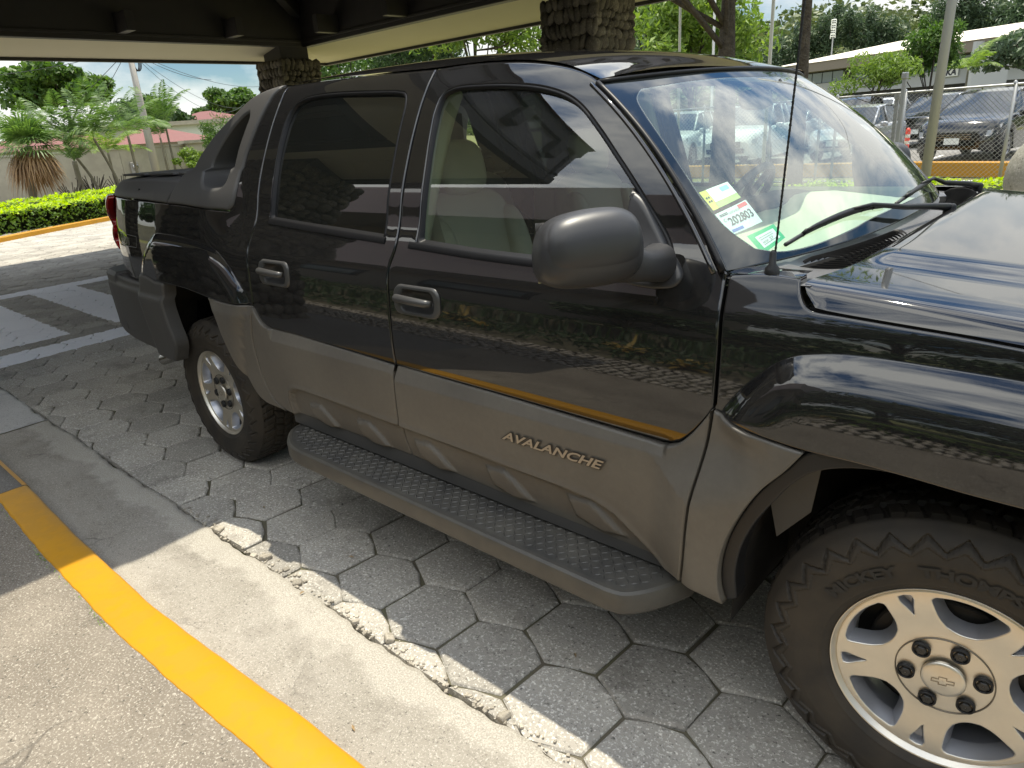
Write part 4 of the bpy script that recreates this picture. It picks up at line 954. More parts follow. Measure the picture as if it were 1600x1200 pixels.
mb=MB();mb.box((1.6,0,.70),(2.4,1.66,.04));mb.build('cabin_floor',DASHD,IN)
mb=MB();mb.box((1.95,0,.85),(.7,.26,.28),bev=.04);mb.build('centre_console',DASH,IN)
# ------------------------------------------------------------ nose of the truck (out of frame, kept simple but whole)
mb=MB();V=[]
mb.box((4.15,0,.86),(.10,1.50,.34),bev=.03);gr_=mb.build('grille',CLADD,TRK)
for y in (-.70,.70): 
    mb=MB();mb.box((4.16,y,.92),(.12,.34,.17),bev=.03);mb.build('headlight',CLRL,TRK)
mb=MB();mb.box((4.21,0,.93),(.03,1.06,.035),bev=.01);mb.build('grille_bar',CHR,gr_)
nb=[(3.86,-.96),(4.1,-.93),(4.22,-.80),(4.28,-.4),(4.29,0)];nb=nb+[(a,-b) for a,b in nb[::-1]][1:];nb=np.array(nb+[(3.86,.96)][:0]);ar=(nb[:,0]*np.roll(nb[:,1],-1)-np.roll(nb[:,0],-1)*nb[:,1]).sum();prism(nb if ar>0 else nb[::-1],.42,.76,.03,'front_bumper',CLADD,TRK)
mb=MB();mb.add([(4.02,-.80,1.08),(4.02,.80,1.08),(4.14,.72,1.02),(4.14,-.72,1.02),(4.10,-.8,1.10),(4.10,.8,1.10)],[(0,1,2,3)]);mb.build('nose_panel',PAINT,TRK)
# ------------------------------------------------------------ far side of the truck
def mirror_copy(o,parent):
    c=o.copy();COL.objects.link(c)
    c.parent=parent
    if parent is TRK: c.matrix_parent_inverse=Matrix.Identity(4);c.matrix_basis=Matrix.Scale(-1,4,(0,1,0))@o.matrix_basis
    return c
done={}
for o in MIR:
    par=o.parent
    c=mirror_copy(o,TRK if par not in done else done[par]);done[o]=c
def dive(o):
    for ch in list(o.children):
        if ch in done or ch.name.startswith(('sticker','badge','bed_decal')): continue
        c=ch.copy();COL.objects.link(c);c.parent=done[o];done[ch]=c
        dive(ch)
for o in list(MIR): dive(o)
# ============================================================ ground
def nmix(t,a,b,fac):
    m=N(t,'ShaderNodeMix',data_type='RGBA')
    for s_,v in ((0,fac),(6,a),(7,b)):
        if hasattr(v,'is_linked'): t.links.new(v,m.inputs[s_])
        elif isinstance(v,tuple): m.inputs[s_].default_value=(*v,1)
        else: m.inputs[s_].default_value=v
    return m.outputs[2]
def noise(t,co,sc,det=5,ro=.6,dist=0):
    x=N(t,'ShaderNodeTexNoise');x.inputs['Scale'].default_value=sc;x.inputs['Detail'].default_value=det;x.inputs['Roughness'].default_value=ro;x.inputs['Distortion'].default_value=dist
    t.links.new(co,x.inputs['Vector']);return x.outputs[0]
def ramp(t,v,a,b):
    r=N(t,'ShaderNodeMapRange',clamp=True);r.inputs[1].default_value=a;r.inputs[2].default_value=b;t.links.new(v,r.inputs[0]);return r.outputs[0]
def aggregate(name,c0,c1,speck,sp_scale=170,patch=1.4,bumpd=.002,paintmask=None,pale=False,island=0,crack=0,rough=.85,stain=(.09,.08,.07)):
    """cement or stone with visible grains, patches and stains"""
    m=bpy.data.materials.new(name);m.use_nodes=True;t=m.node_tree;b=t.nodes['Principled BSDF'];b.inputs['Roughness'].default_value=rough;b.inputs['Specular IOR Level'].default_value=.3
    co=N(t,'ShaderNodeTexCoord').outputs['Object']
    col=nmix(t,c0,c1,ramp(t,noise(t,co,patch,6,.65),.35,.68))
    fine=noise(t,co,sp_scale*.9,3,.7);col=nmix(t,col,speck,M(t,'MULTIPLY',ramp(t,fine,.54,.66),.85))
    col=nmix(t,col,(.035,.032,.028),M(t,'MULTIPLY',ramp(t,noise(t,co,sp_scale*.6,3,.7),.58,.70),.75))
    vo=N(t,'ShaderNodeTexVoronoi');vo.inputs['Scale'].default_value=sp_scale*.33;t.links.new(co,vo.inputs['Vector'])
    hs=N(t,'ShaderNodeSeparateColor');t.links.new(vo.outputs['Color'],hs.inputs[0])
    peb=M(t,'MULTIPLY',ramp(t,vo.outputs['Distance'],.35,.22),M(t,'GREATER_THAN',hs.outputs[0],.72));col=nmix(t,col,nmix(t,speck,(.16,.13,.10),hs.outputs[1]),M(t,'MULTIPLY',peb,.45))
    col=nmix(t,col,stain,M(t,'MULTIPLY',ramp(t,noise(t,co,patch*2.7,7,.7,.4),.54,.72),.55))
    if island:
        g=N(t,'ShaderNodeNewGeometry').outputs['Random Per Island'];hv=N(t,'ShaderNodeHueSaturation');t.links.new(col,hv.inputs['Color']);t.links.new(M(t,'ADD',1-island/2,M(t,'MULTIPLY',g,island)),hv.inputs['Value']);col=hv.outputs[0]
    h=M(t,'ADD',M(t,'MULTIPLY',fine,1.0),M(t,'MULTIPLY',noise(t,co,sp_scale*.25,4),1.4))
    if crack:
        v2=N(t,'ShaderNodeTexVoronoi',feature='DISTANCE_TO_EDGE');v2.inputs['Scale'].default_value=crack;ad=N(t,'ShaderNodeMixRGB',blend_type='ADD');ad.inputs[0].default_value=.35
        n2=N(t,'ShaderNodeTexNoise');n2.inputs['Scale'].default_value=5;t.links.new(co,n2.inputs[0]);t.links.new(co,ad.inputs[1]);t.links.new(n2.outputs[1],ad.inputs[2]);t.links.new(ad.outputs[0],v2.inputs['Vector'])
        ck=M(t,'MULTIPLY',ramp(t,v2.outputs[0],.012,.0),ramp(t,noise(t,co,1.1,2),.52,.62));col=nmix(t,col,(.05,.045,.04),M(t,'MULTIPLY',ck,.45));h=M(t,'SUBTRACT',h,M(t,'MULTIPLY',ck,1.5))
    if pale:
        sp_=N(t,'ShaderNodeSeparateXYZ');t.links.new(co,sp_.inputs[0]);w_=M(t,'MULTIPLY',M(t,'SUBTRACT',noise(t,co,4.5,6,.65),.5),.30)
        a_=ramp(t,M(t,'ADD',sp_.outputs[1],w_),-1.475,-1.435);b_=ramp(t,M(t,'ADD',sp_.outputs[1],M(t,'MULTIPLY',w_,.6)),-1.69,-1.72);k_=M(t,'MAXIMUM',a_,M(t,'MULTIPLY',b_,.5))
        col=nmix(t,col,nmix(t,(.30,.275,.235),(.52,.49,.43),ramp(t,fine,.35,.6)),M(t,'MULTIPLY',k_,.6))
    if paintmask:
        sp_=N(t,'ShaderNodeSeparateXYZ');t.links.new(co,sp_.inputs[0]);X,Y=sp_.outputs[0],sp_.outputs[1];mk=None
        jx=M(t,'MULTIPLY',M(t,'SUBTRACT',noise(t,co,14,4),.5),.10)
        for (x0,x1,y0,y1,sl) in paintmask:
            xx=M(t,'ADD',M(t,'ADD',X,M(t,'MULTIPLY',Y,sl)),jx);yy=M(t,'ADD',Y,jx)
            q=M(t,'MULTIPLY',M(t,'MULTIPLY',M(t,'GREATER_THAN',xx,x0),M(t,'LESS_THAN',xx,x1)),M(t,'MULTIPLY',M(t,'GREATER_THAN',yy,y0),M(t,'LESS_THAN',yy,y1)))
            mk=q if mk is None else M(t,'MAXIMUM',mk,q)
        wear=ramp(t,noise(t,co,55,5,.75),.30,.38);mk=M(t,'MULTIPLY',mk,wear);col=nmix(t,col,(.88,.89,.93),M(t,'MULTIPLY',mk,.95))
    t.links.new(col,b.inputs['Base Color'])
    bp=N(t,'ShaderNodeBump');bp.inputs['Strength'].default_value=.8;bp.inputs['Distance'].default_value=bumpd;t.links.new(h,bp.inputs['Height']);t.links.new(bp.outputs[0],b.inputs['Normal'])
    return m
def sheet(name,x0,x1,y0,y1,z,mt,nx=1,ny=1,fz=None):
    V=[];F=[]
    for i in range(nx+1):
        for j in range(ny+1):
            x=x0+(x1-x0)*i/nx;y=y0+(y1-y0)*j/ny;V.append((x,y,fz(x,y) if fz else z))
    for i in range(nx):
        for j in range(ny): F.append((i*(ny+1)+j,(i+1)*(ny+1)+j,(i+1)*(ny+1)+j+1,i*(ny+1)+j+1))
    return tag(mesh(name,V,F,mt),kind='structure')
SOIL=mat('joint_soil',(.12,.105,.08),.95,0,.1,bump=(60,.5,.004),noise=(8,.6,(.11,.11,.06)))
ASPH=aggregate('asphalt_lot',(.17,.165,.155),(.22,.21,.20),(.34,.33,.31),60,.4,.003)
GRASS=mat('verge_grass',(.16,.16,.06),.9,0,.1,bump=(30,.8,.02),noise=(2.5,.8,(.28,.25,.13)),noise2=(22,.5,(.08,.12,.03)))
def land(x,y):
    d=math.hypot(x-3.4,y+2.4); z=-.045
    z+=0.6*float(sstep(np.array((y-42)/30.)))          # the rise beyond the car park
    return z
sheet('ground',-220,200,-160,260,-.045,GRASS,84,84,land)
sheet('car_park',-45,35,15.5,44,-.03,ASPH)
sheet('road',-24.0,9,-1.32,7.0,-.0125,SOIL)
PAV=aggregate('paver_cement',(.28,.26,.228),(.38,.355,.31),(.72,.69,.62),120,1.7,.0032,island=.34,
  paintmask=[(-7.40,-7.04,-1.6,2.6,.02),(-3.92,-3.50,-1.6,.60,.06),(-7.2,-4.16,-.02,.52,0),(-6.9,-4.12,-1.25,-.45,0),(-6.6,-4.2,1.0,1.5,0),(-6.6,-4.2,2.0,2.5,0),(-4.3,-3.95,.6,2.6,.05)])
# interlocking six-sided pavers, cast a little unevenly
V=[];F=[];ca,sa=math.cos(rad(-4.0)),math.sin(rad(-4.0))
hexp=[(.1545,-.0925),(.1545,.0),(.1545,.0925),(.088,.1345),(0,.1625),(-.088,.1345),(-.1545,.0925),(-.1545,0),(-.1545,-.0925),(-.088,-.1225),(0,-.1625),(.088,-.1225)]
for r in range(-18,44):
    for c in range(-100,22):
        lx=(c+(.5 if r%2 else 0))*.311;ly=r*.257; X=1.985+lx*ca-ly*sa;Y=-.895+lx*sa+ly*ca
        if not(-21.5<X<5.2 and -1.50<Y<6.6): continue
        if X<-6 and RNG.random()<0: continue
        dz=RNG.normal(0,.0016);tx,ty=RNG.normal(0,.007,2);rt=RNG.normal(0,.012);jx,jy=RNG.normal(0,.0025,2);c2,s2=math.cos(rt-.07),math.sin(rt-.07)
        b=len(V);sc=.974+RNG.normal(0,.005)
        for (zz_,ins) in ((-.03,0),(-.007,0),(-.0015,.006),(0,.013)):
            for hx,hy in hexp:
                l=math.hypot(hx,hy);k=sc*(l-ins)/l; px,py=hx*k,hy*k; wob=1+.006*math.sin(hx*91+hy*57+r*3+c*5)
                qx,qy=px*wob*c2-py*wob*s2,px*wob*s2+py*wob*c2
                x=X+jx+qx;y=Y+jy+qy; V.append((x,max(y,-1.338+.006*math.sin(x*9)),zz_+dz+px*tx+py*ty-.001))
        n=12
        if max(v[1] for v in V[b:])<-1.335: del V[b:];continue
        for k in range(3):
            for i in range(n): F.append((b+k*n+i,b+k*n+(i+1)%n,b+(k+1)*n+(i+1)%n,b+(k+1)*n+i))
        F.append(tuple(b+3*n+i for i in range(n)))
tag(mesh('pavement',V,F,PAV),kind='structure')
# gutter slab along the kerb, with a ragged crumbling inner edge
GUT=aggregate('gutter_cement',(.235,.215,.180),(.32,.295,.255),(.50,.47,.42),210,1.6,.0026,crack=2.2,stain=(.13,.115,.095),pale=True)
GUTP=aggregate('gutter_cement_pale',(.42,.41,.39),(.50,.49,.47),(.62,.61,.6),200,1.2,.0018)
def rag(x): return .007*math.sin(x*5.1+1)+.005*math.sin(x*13.7)+.004*math.sin(x*31+2)+.003*math.sin(x*67)
def gutter(x0,x1,mt,n):
    V=[];F=[];pr=[0,.25,.5,.75,.93,.985,1.0]
    for i in range(n+1):
        x=x0+(x1-x0)*i/n; ye=-1.342+rag(x); yk=-1.80
        for j,p in enumerate(pr):
            V.append((x,yk+(ye-yk)*p,[.006,.004,.003,.004,.006,.003,-.03][j]+.0015*math.sin(x*3+j)))
    k=len(pr)
    for i in range(n):
        for j in range(k-1): F.append((i*k+j,(i+1)*k+j,(i+1)*k+j+1,i*k+j+1))
    return tag(mesh('gutter',V,F,mt,None,True),kind='structure')
gutter(-1.655,5.2,GUT,420);gutter(-3.3,-1.672,GUTP,80);gutter(-21,-3.32,GUT,200)
# rubble and grit in the broken joint
mb=MB()
for i in range(230):
    x=RNG.uniform(.3,2.8);y=-1.338+rag(x)+abs(RNG.normal(0,.016))-.004;s_=RNG.uniform(.002,.008)*(1 if RNG.random()<.92 else 2.6)
    R=Matrix.Rotation(RNG.uniform(0,6),3,'Z')@Matrix.Rotation(RNG.uniform(-.5,.5),3,'X');mb.box((x,y,s_*.3),(s_*2,s_*1.5,s_),R=R,bev=s_*.28)
tag(mb.build('joint_rubble',aggregate('rubble_cement',(.30,.27,.22),(.42,.38,.31),(.5,.46,.4),300,20,.001,island=.6)),'loose cement crumbs in the broken joint along the gutter','rubble',kind='stuff')
# kerb: painted length and bare length
YEL=mat('yellow_kerb_paint',(.52,.245,.012),.34,0,.5,bump=(38,.28,.0022),noise=(3,.35,(.57,.28,.018)),noise2=(16,.30,(.42,.22,.035),.04))
_kx=[-22,-5,-.43,.29,1.09,1.57,1.93,2.24,2.9,3.6,5.2];_kr=[-1.77,-1.77,-1.763,-1.779,-1.776,-1.747,-1.722,-1.712,-1.704,-1.70,-1.70];_kl=[-1.93,-1.93,-1.902,-1.921,-1.920,-1.899,-1.875,-1.860,-1.85,-1.845,-1.845]
def kerb(x0,x1,mt,n,w=.0013):
    V=[];F=[]
    for i in range(n+1):
        x=x0+(x1-x0)*i/n;r=np.interp(x,_kx,_kr)+w*math.sin(x*17)*.6+w*math.sin(x*41+1)*.4;l=np.interp(x,_kx,_kl)+w*math.sin(x*23+2)+w*.6*math.sin(x*59)
        V+=[(x,r+.006,-.01),(x,r+.002,.080),(x,r-.004,.094),(x,r-.014,.1005),(x,(l+r)/2,.1015+.0008*math.sin(x*6)),(x,l+.006,.1005),(x,l,.0985),(x,l-.001,.08)]
    k=8
    for i in range(n):
        for j in range(k-1): F.append((i*k+j,i*k+j+1,(i+1)*k+j+1,(i+1)*k+j))
    return tag(mesh('kerb',V,F,mt,None,True),kind='structure')
kerb(-.432,5.2,YEL,300)
KB=aggregate('kerb_bare',(.13,.122,.11),(.17,.16,.145),(.33,.31,.28),200,1.6,.002);kerb(-22,-.436,KB,120)
mb=MB();V=[]
for i in range(60):
    x=-3.0+2.56*i/59;r=np.interp(x,_kx,_kr)
    V+=[(x,r+.0085,0),(x,r+.0045,.082),(x,r-.003,.0972),(x,r-.022,.1035)]
for i in range(59):
    for j in range(3): F.append
F=[];
for i in range(59):
    for j in range(3): F.append((i*4+j,i*4+j+1,(i+1)*4+j+1,(i+1)*4+j))
tag(mesh('kerb_edge_line',V,F,YEL),kind='structure')
WALK=aggregate('sidewalk_cement',(.150,.128,.102),(.24,.208,.168),(.50,.46,.39),150,2.6,.0035,crack=.9,stain=(.19,.165,.135))
WALKD=aggregate('dark_paving',(.13,.125,.118),(.17,.165,.155),(.33,.31,.29),220,1.2,.002)
sheet('sidewalk',-.435,9,-3.45,-1.86,.0965,WALK,40,8,lambda x,y:.0965+.0012*math.sin(x*3+y*5));sheet('sidewalk_dark',-24,-.437,-3.45,-1.88,.0955,WALKD)
sheet('sidewalk_base',-24,9,-8,-1.87,.05,SOIL)
# dirt and moss line where kerb meets sidewalk
LEAFG=leafmat('tiny_weed_leaves',(.10,.20,.03),(.22,.34,.06),.3)
mb=MB()
for cx_,w_,n_ in ((.40,.16,60),(.98,.14,50),(.62,.3,26),(-.2,.2,14)):
    for i in range(n_):
        x=RNG.normal(cx_,w_*.5);y=np.interp(x,_kx,_kl)-.006-abs(RNG.normal(0,.007));s_=RNG.uniform(.003,.009);a=RNG.uniform(0,6.28)
        mb.add([(x,y,.099),(x+s_*math.cos(a),y+s_*math.sin(a)*.7,.099+s_*.9),(x+s_*.5*math.cos(a+1),y+s_*.5*math.sin(a+1),.102)],[(0,1,2)])
tag(mb.build('kerb_weeds',LEAFG),'tiny green weeds growing along the sidewalk side of the yellow kerb','weeds',kind='stuff')
mb=MB();SEED=mat('dry_leaf',(.30,.21,.11),.7)
for (x,y,z) in ((2.02,-1.62,.009),(1.35,-1.36,.012),(1.30,-1.1,.004),(2.35,-1.0,.004),(.62,-1.1,.004),(3.0,-1.2,.004)):
    a=RNG.uniform(0,6);s_=.014;mb.add([(x-s_*math.cos(a),y-s_*math.sin(a),z),(x+.3*s_*math.sin(a),y-.3*s_*math.cos(a),z+.006),(x+s_*math.cos(a),y+s_*math.sin(a),z+.003),(x-.3*s_*math.sin(a),y+.3*s_*math.cos(a),z+.004)],[(0,1,2,3)])
tag(mb.build('fallen_leaf_bits',SEED),'scattered dry leaf bits on the paving','leaves',kind='stuff')
# cobble strip and planting bed behind the photographer (seen mirrored in the paint)
ICO=None
def blob(n=1):
    bm=bmesh.new();bmesh.ops.create_icosphere(bm,subdivisions=n,radius=1);V=np.array([v.co[:] for v in bm.verts]);F=[tuple(v.index for v in f.verts) for f in bm.faces];bm.free();return V,F
IV1,IF1=blob(1);IV2,IF2=blob(2)
mb=MB()
for i in range(155):
    for j in range(13):
        x=-9+i*.085+RNG.normal(0,.012);y=-3.46-.058*j+RNG.normal(0,.012);mb.add(IV1*np.array([RNG.uniform(.028,.045),RNG.uniform(.022,.034),.015])+np.array([x,y,.10]),IF1)
o=mb.build('cobble_strip',aggregate('cobble_stone',(.30,.26,.22),(.42,.38,.32),(.5,.46,.4),90,8,.002,island=.5),None,True);tag(o,'strip of rounded cobbles along the far side of the sidewalk','cobbles',kind='stuff')
# ============================================================ foliage helpers
def leaves(n,fn,size,asp=.5,up=.3):
    """n leaf quads; fn(n)->centres and outward directions"""
    C,O=fn(n);R=RNG.normal(0,1,(n,3))+O*.8+np.array([0,0,up]);R/=np.linalg.norm(R,axis=1)[:,None]
    T=RNG.normal(0,1,(n,3));T-=R*(T*R).sum(1)[:,None];T/=np.linalg.norm(T,axis=1)[:,None];B=np.cross(R,T)
    s=size*RNG.uniform(.6,1.35,n)[:,None];V=np.stack([C-T*s,C-B*s*asp+R*s*.12,C+T*s,C+B*s*asp+R*s*.12],1).reshape(-1,3)
    F=np.arange(4*n).reshape(n,4);return V,F
def crown_fn(c,r,clumps=14,fill=.32,flat=1.0):
    c=np.array(c);r=np.array(r);K=RNG.normal(0,1,(clumps,3));K/=np.linalg.norm(K,axis=1)[:,None];K[:,2]=np.abs(K[:,2])*1.0-.25;KC=K*RNG.uniform(.35,.92,(clumps,1));KR=RNG.uniform(.22,.46,clumps)
    def f(n):
        k=RNG.integers(0,clumps,n);D=RNG.normal(0,1,(n,3));D/=np.linalg.norm(D,axis=1)[:,None];q=RNG.uniform(fill,1,n)**.6
        P_=KC[k]+D*(KR[k]*q)[:,None]*np.array([1,1,flat]);return c+P_*r,D
    return f,c+KC*r
def obj_np(name,V,F,m,parent=None):
    me=bpy.data.meshes.new(name);me.from_pydata(V.tolist() if hasattr(V,'tolist') else V,[],F.tolist() if hasattr(F,'tolist') else F);me.update();return link(name,me,m,parent)
LG1=leafmat('leaf_mid_green',(.045,.095,.022),(.11,.19,.04));LG2=leafmat('leaf_yellow_green',(.10,.17,.035),(.22,.31,.065),.38);LG3=leafmat('leaf_dark_green',(.022,.050,.018),(.055,.10,.03),.25);LG4=leafmat('leaf_lime_hedge',(.26,.40,.03),(.55,.68,.06),.45);LG5=leafmat('leaf_hazed_blue_green',(.045,.075,.040),(.10,.15,.075),.25);LHU=leafmat('leaf_hedge_under',(.05,.10,.015),(.14,.24,.03),.3)  # blue green hill leaves: distance haze put into the colour as a bluish tint
LBR=leafmat('leaf_bromeliad',(.30,.20,.05),(.52,.38,.12),.3);LDRY=leafmat('frond_dry_brown',(.20,.12,.06),(.38,.24,.12),.2);LPALM=leafmat('palm_leaflet',(.055,.11,.03),(.15,.24,.06),.3)
BARK=mat('tree_bark',(.050,.042,.034),.9,0,.2,bump=(30,1.0,.04),noise=(9,.7,(.11,.095,.075)));BARKP=mat('palm_trunk_bark',(.16,.14,.10),.85,0,.2,bump=(25,.8,.01),noise=(6,.6,(.26,.24,.18)))
def tree(name,loc,h,r,label,cat='tree',group=None,lm=None,n=3500,size=.16,tr=.18,clumps=16,base=None,lean=(0,0),flat=.8,cz=None,bark=None,asp=.5,up=.3,fill=.3):
    x,y,z=loc;base=base if base is not None else h-1.7*r[2];cz=cz if cz is not None else h-r[2]
    e=empty(name,(x,y,z),0,label,cat,group);f,K=crown_fn((lean[0],lean[1],cz),r,clumps,fill,flat)
    mb=MB();top=Vector((lean[0]*.8,lean[1]*.8,cz-.1*r[2]));P_=[Vector((0,0,-.3)),Vector((lean[0]*.1,lean[1]*.15,base*.5)),Vector((lean[0]*.4,lean[1]*.4,base)),top]
    P_=crom([p[:] for p in P_],.5);mb.tube(P_,[tr*(1.25 if i==0 else 1-.75*i/(len(P_)-1)) for i in range(len(P_))],10)
    for k in K[:min(len(K),11)]:
        b=Vector(P_[max(1,int(len(P_)*RNG.uniform(.6,.95)))-1]);k=Vector(k);mid=(b+k)/2+Vector((0,0,-.12*r[2]*RNG.uniform(0,1)));mb.tube(crom([b[:],mid[:],k[:]],.4),[tr*.42,tr*.3,tr*.22,tr*.16,tr*.12,tr*.1,tr*.08][:0] or tr*.20,6)
    o=mb.build('trunk',bark or BARK,e,True);V,F=leaves(n,f,size,asp,up);obj_np('crown',V,F,lm or LG1,e);return e
def palm(loc,h,nf,fl,label,group=None,lm=None,lean=(0,0),tr=.06,droop=.75,nl=38,name='palm_tree',w=.034):
    e=empty(name,loc,0,label,'palm',group);mb=MB();P_=crom([(0,0,-.2),(lean[0]*.35,lean[1]*.35,h*.45),(lean[0],lean[1],h)],.15);mb.tube(P_,[tr*(1-.35*i/len(P_))*(1+.05*(i%2)) for i in range(len(P_))],9);mb.build('trunk',BARKP,e,True)
    V=[];F=[];c=np.array([lean[0],lean[1],h])
    for k in range(nf):
        a=2*math.pi*k/nf+RNG.uniform(-.25,.25);el=rad(RNG.uniform(30,84));L=fl*RNG.uniform(.8,1.1);p=c.copy();d=np.array([math.cos(a)*math.cos(el),math.sin(a)*math.cos(el),math.sin(el)]);prev=p
        pts=[]
        for s_ in range(nl):
            pts.append((p.copy(),d.copy()));p=p+d*L/nl;d=d+np.array([0,0,-droop*2.0/nl*(.5+s_/nl)]);d/=np.linalg.norm(d)
        sd=np.array([-math.sin(a),math.cos(a),0])
        for s_,(p,d) in enumerate(pts):
            t=s_/nl
            b=len(V);V+=[tuple(p-sd*.006),tuple(p+sd*.006),tuple(p+d*L/nl+sd*.005),tuple(p+d*L/nl-sd*.005)];F.append((b,b+1,b+2,b+3))
            if t<.12: continue
            ll=fl*.25*math.sin(math.pi*(t*.86+.12))**.7
            for sg in (-1,1):
                q=d*.62+sd*sg*.75+np.array([0,0,RNG.uniform(-.38,-.12)]);q/=np.linalg.norm(q);e2=p+q*ll;b=len(V);wv=d*w
                V+=[tuple(p),tuple(p+q*ll*.5+wv*.8+np.array([0,0,.02])),tuple(e2+np.array([0,0,-.12*ll])),tuple(p+q*ll*.5-wv*.5+np.array([0,0,.02]))];F.append((b,b+1,b+2,b+3))
    obj_np('fronds',V,F,lm or LPALM,e);return e
def hedge(pts,w,h,label,name='hedge',n=260,cat='hedge',size=.035,top=LG4,under=LHU,group=None,wob=.05,z0=0):
    e=empty(name,(pts[0][0],pts[0][1],z0),0,label,cat,group);P_=np.array(pts)-np.array(pts[0]);c=crom(P_,.25);L=np.linalg.norm(np.diff(c,axis=0),axis=1).sum();N_=int(n*L)
    seg=RNG.uniform(0,len(c)-1,N_);i=seg.astype(int);f=(seg-i)[:,None];B=c[i]*(1-f)+c[np.minimum(i+1,len(c)-1)]*f;T=c[np.minimum(i+1,len(c)-1)]-c[i];T/=np.linalg.norm(T,axis=1)[:,None]+1e-9;Nn=np.stack([-T[:,1],T[:,0]],1)
    hh=h*(1+wob*np.sin(seg*1.3)+wob*RNG.normal(0,.5,N_)); u=RNG.uniform(0,1,N_)
    def mk(sel,m,nm,mode):
        n_=sel.sum()
        if mode=='top': off=RNG.uniform(-1,1,n_)*w/2;z=hh[sel]-np.abs(RNG.normal(0,.05,n_))*h-.10*h*np.abs(off/(w/2))**3;O=np.tile([0,0,1.],(n_,1))
        else: sgn=np.where(RNG.random(n_)<.5,-1,1);off=sgn*(w/2-np.abs(RNG.normal(0,.05,n_))*w);z=RNG.uniform(.05,.93,n_)*hh[sel];O=np.concatenate([Nn[sel]*sgn[:,None],np.zeros((n_,1))],1)
        C=np.concatenate([B[sel]+Nn[sel]*off[:,None],z[:,None]],1);V,F=leaves(n_,lambda k:(C,O),size,.55,.5 if mode=='top' else .1);return obj_np(nm,V,F,m,e)
    mk(u<.42,top,'new_growth','top');mk(u>=.42,under,'foliage','side')
    mb=MB()
    for a,b in zip(c[:-1],c[1:]):
        d=b-a;l=np.linalg.norm(d);nn=np.array([-d[1],d[0]])/l*w*.33;mb.add([(a[0]-nn[0],a[1]-nn[1],.12*h),(a[0]+nn[0],a[1]+nn[1],.12*h),(b[0]+nn[0],b[1]+nn[1],.12*h),(b[0]-nn[0],b[1]-nn[1],.12*h),(a[0]-nn[0],a[1]-nn[1],.84*h),(a[0]+nn[0],a[1]+nn[1],.84*h),(b[0]+nn[0],b[1]+nn[1],.84*h),(b[0]-nn[0],b[1]-nn[1],.84*h)],[(0,1,5,4),(2,3,7,6),(4,5,6,7)])
    mb.build('inner_twigs',mat('hedge_core',(.035,.045,.018),.95,0,.1) if 'hedge_core' not in bpy.data.materials else bpy.data.materials['hedge_core'],e)
    mb=MB()
    for k in range(int(L/.30)):
        i_=int(RNG.integers(0,len(c)));p=c[i_];mb.tube([(p[0]+RNG.normal(0,.08),p[1]+RNG.normal(0,.08),-.06),(p[0]+RNG.normal(0,.1),p[1]+RNG.normal(0,.1),.4*h)],.012,5)
    mb.build('stems',BARK,e)
    return e
# ============================================================ canopy over the drop-off
WOODD=mat('dark_stained_beam',(.040,.036,.036),.55,0,.35,bump=(40,.2,.002),noise=(3,.4,(.055,.047,.044)));WOODP=mat('ceiling_planks_wood',(.05,.038,.032),.7,0,.4,noise=(2,.4,(.07,.052,.045)))
CREAM=mat('cream_soffit_plaster',(.56,.52,.40),.8,0,.2,bump=(60,.1,.002),noise=(1.2,.25,(.50,.46,.35)));FASP=mat('grey_fascia_panel',(.17,.16,.175),.7,0,.25,noise=(2,.3,(.14,.13,.14)));ROOFT=mat('canopy_roof_tiles',(.28,.13,.09),.8,0,.2,noise=(4,.5,(.20,.10,.07)))
cx0,cx1,cy0,cy1=-10.9,-.05,-2.95,7.75; ix0,ix1,iy0,iy1=-9.95,-1.35,-2.25,6.6; zo,zi=3.20,3.38
can=empty('drop_off_canopy',((cx0+cx1)/2,(cy0+cy1)/2,0),0,'dark timber hip roofed drop off canopy with cream soffit above the truck','canopy');can.location=(0,0,0)
O4=[(cx0,cy0),(cx1,cy0),(cx1,cy1),(cx0,cy1)];I4=[(ix0,iy0),(ix1,iy0),(ix1,iy1),(ix0,iy1)]
V=[(x,y,zo) for x,y in O4]+[(x,y,zi) for x,y in I4];mesh('soffit',V,[(i,4+i,4+(i+1)%4,(i+1)%4) for i in range(4)],CREAM,can)
mb=MB();w=.13;zb,zt=3.375,4.30
for (a,b) in ((0,1),(1,2),(2,3),(3,0)):
    (xa,ya),(xb,yb)=I4[a],I4[b];L=math.hypot(xb-xa,yb-ya)
    horiz=abs(xb-xa)>abs(yb-ya); mb=MB();mb.box(((xa+xb)/2,(ya+yb)/2,(zb+zt)/2),(L+2*w if horiz else 2*w,2*w if horiz else L-2*w,zt-zb),bev=.012);mb.build('ring_beam',WOODD,can)
    mb=MB();mb.box(((xa+xb)/2,(ya+yb)/2,zb+.10),(L-.3 if horiz else 2*w+.06,2*w+.06 if horiz else L-.3,.05),bev=.01);mb.build('beam_moulding',WOODD,can)
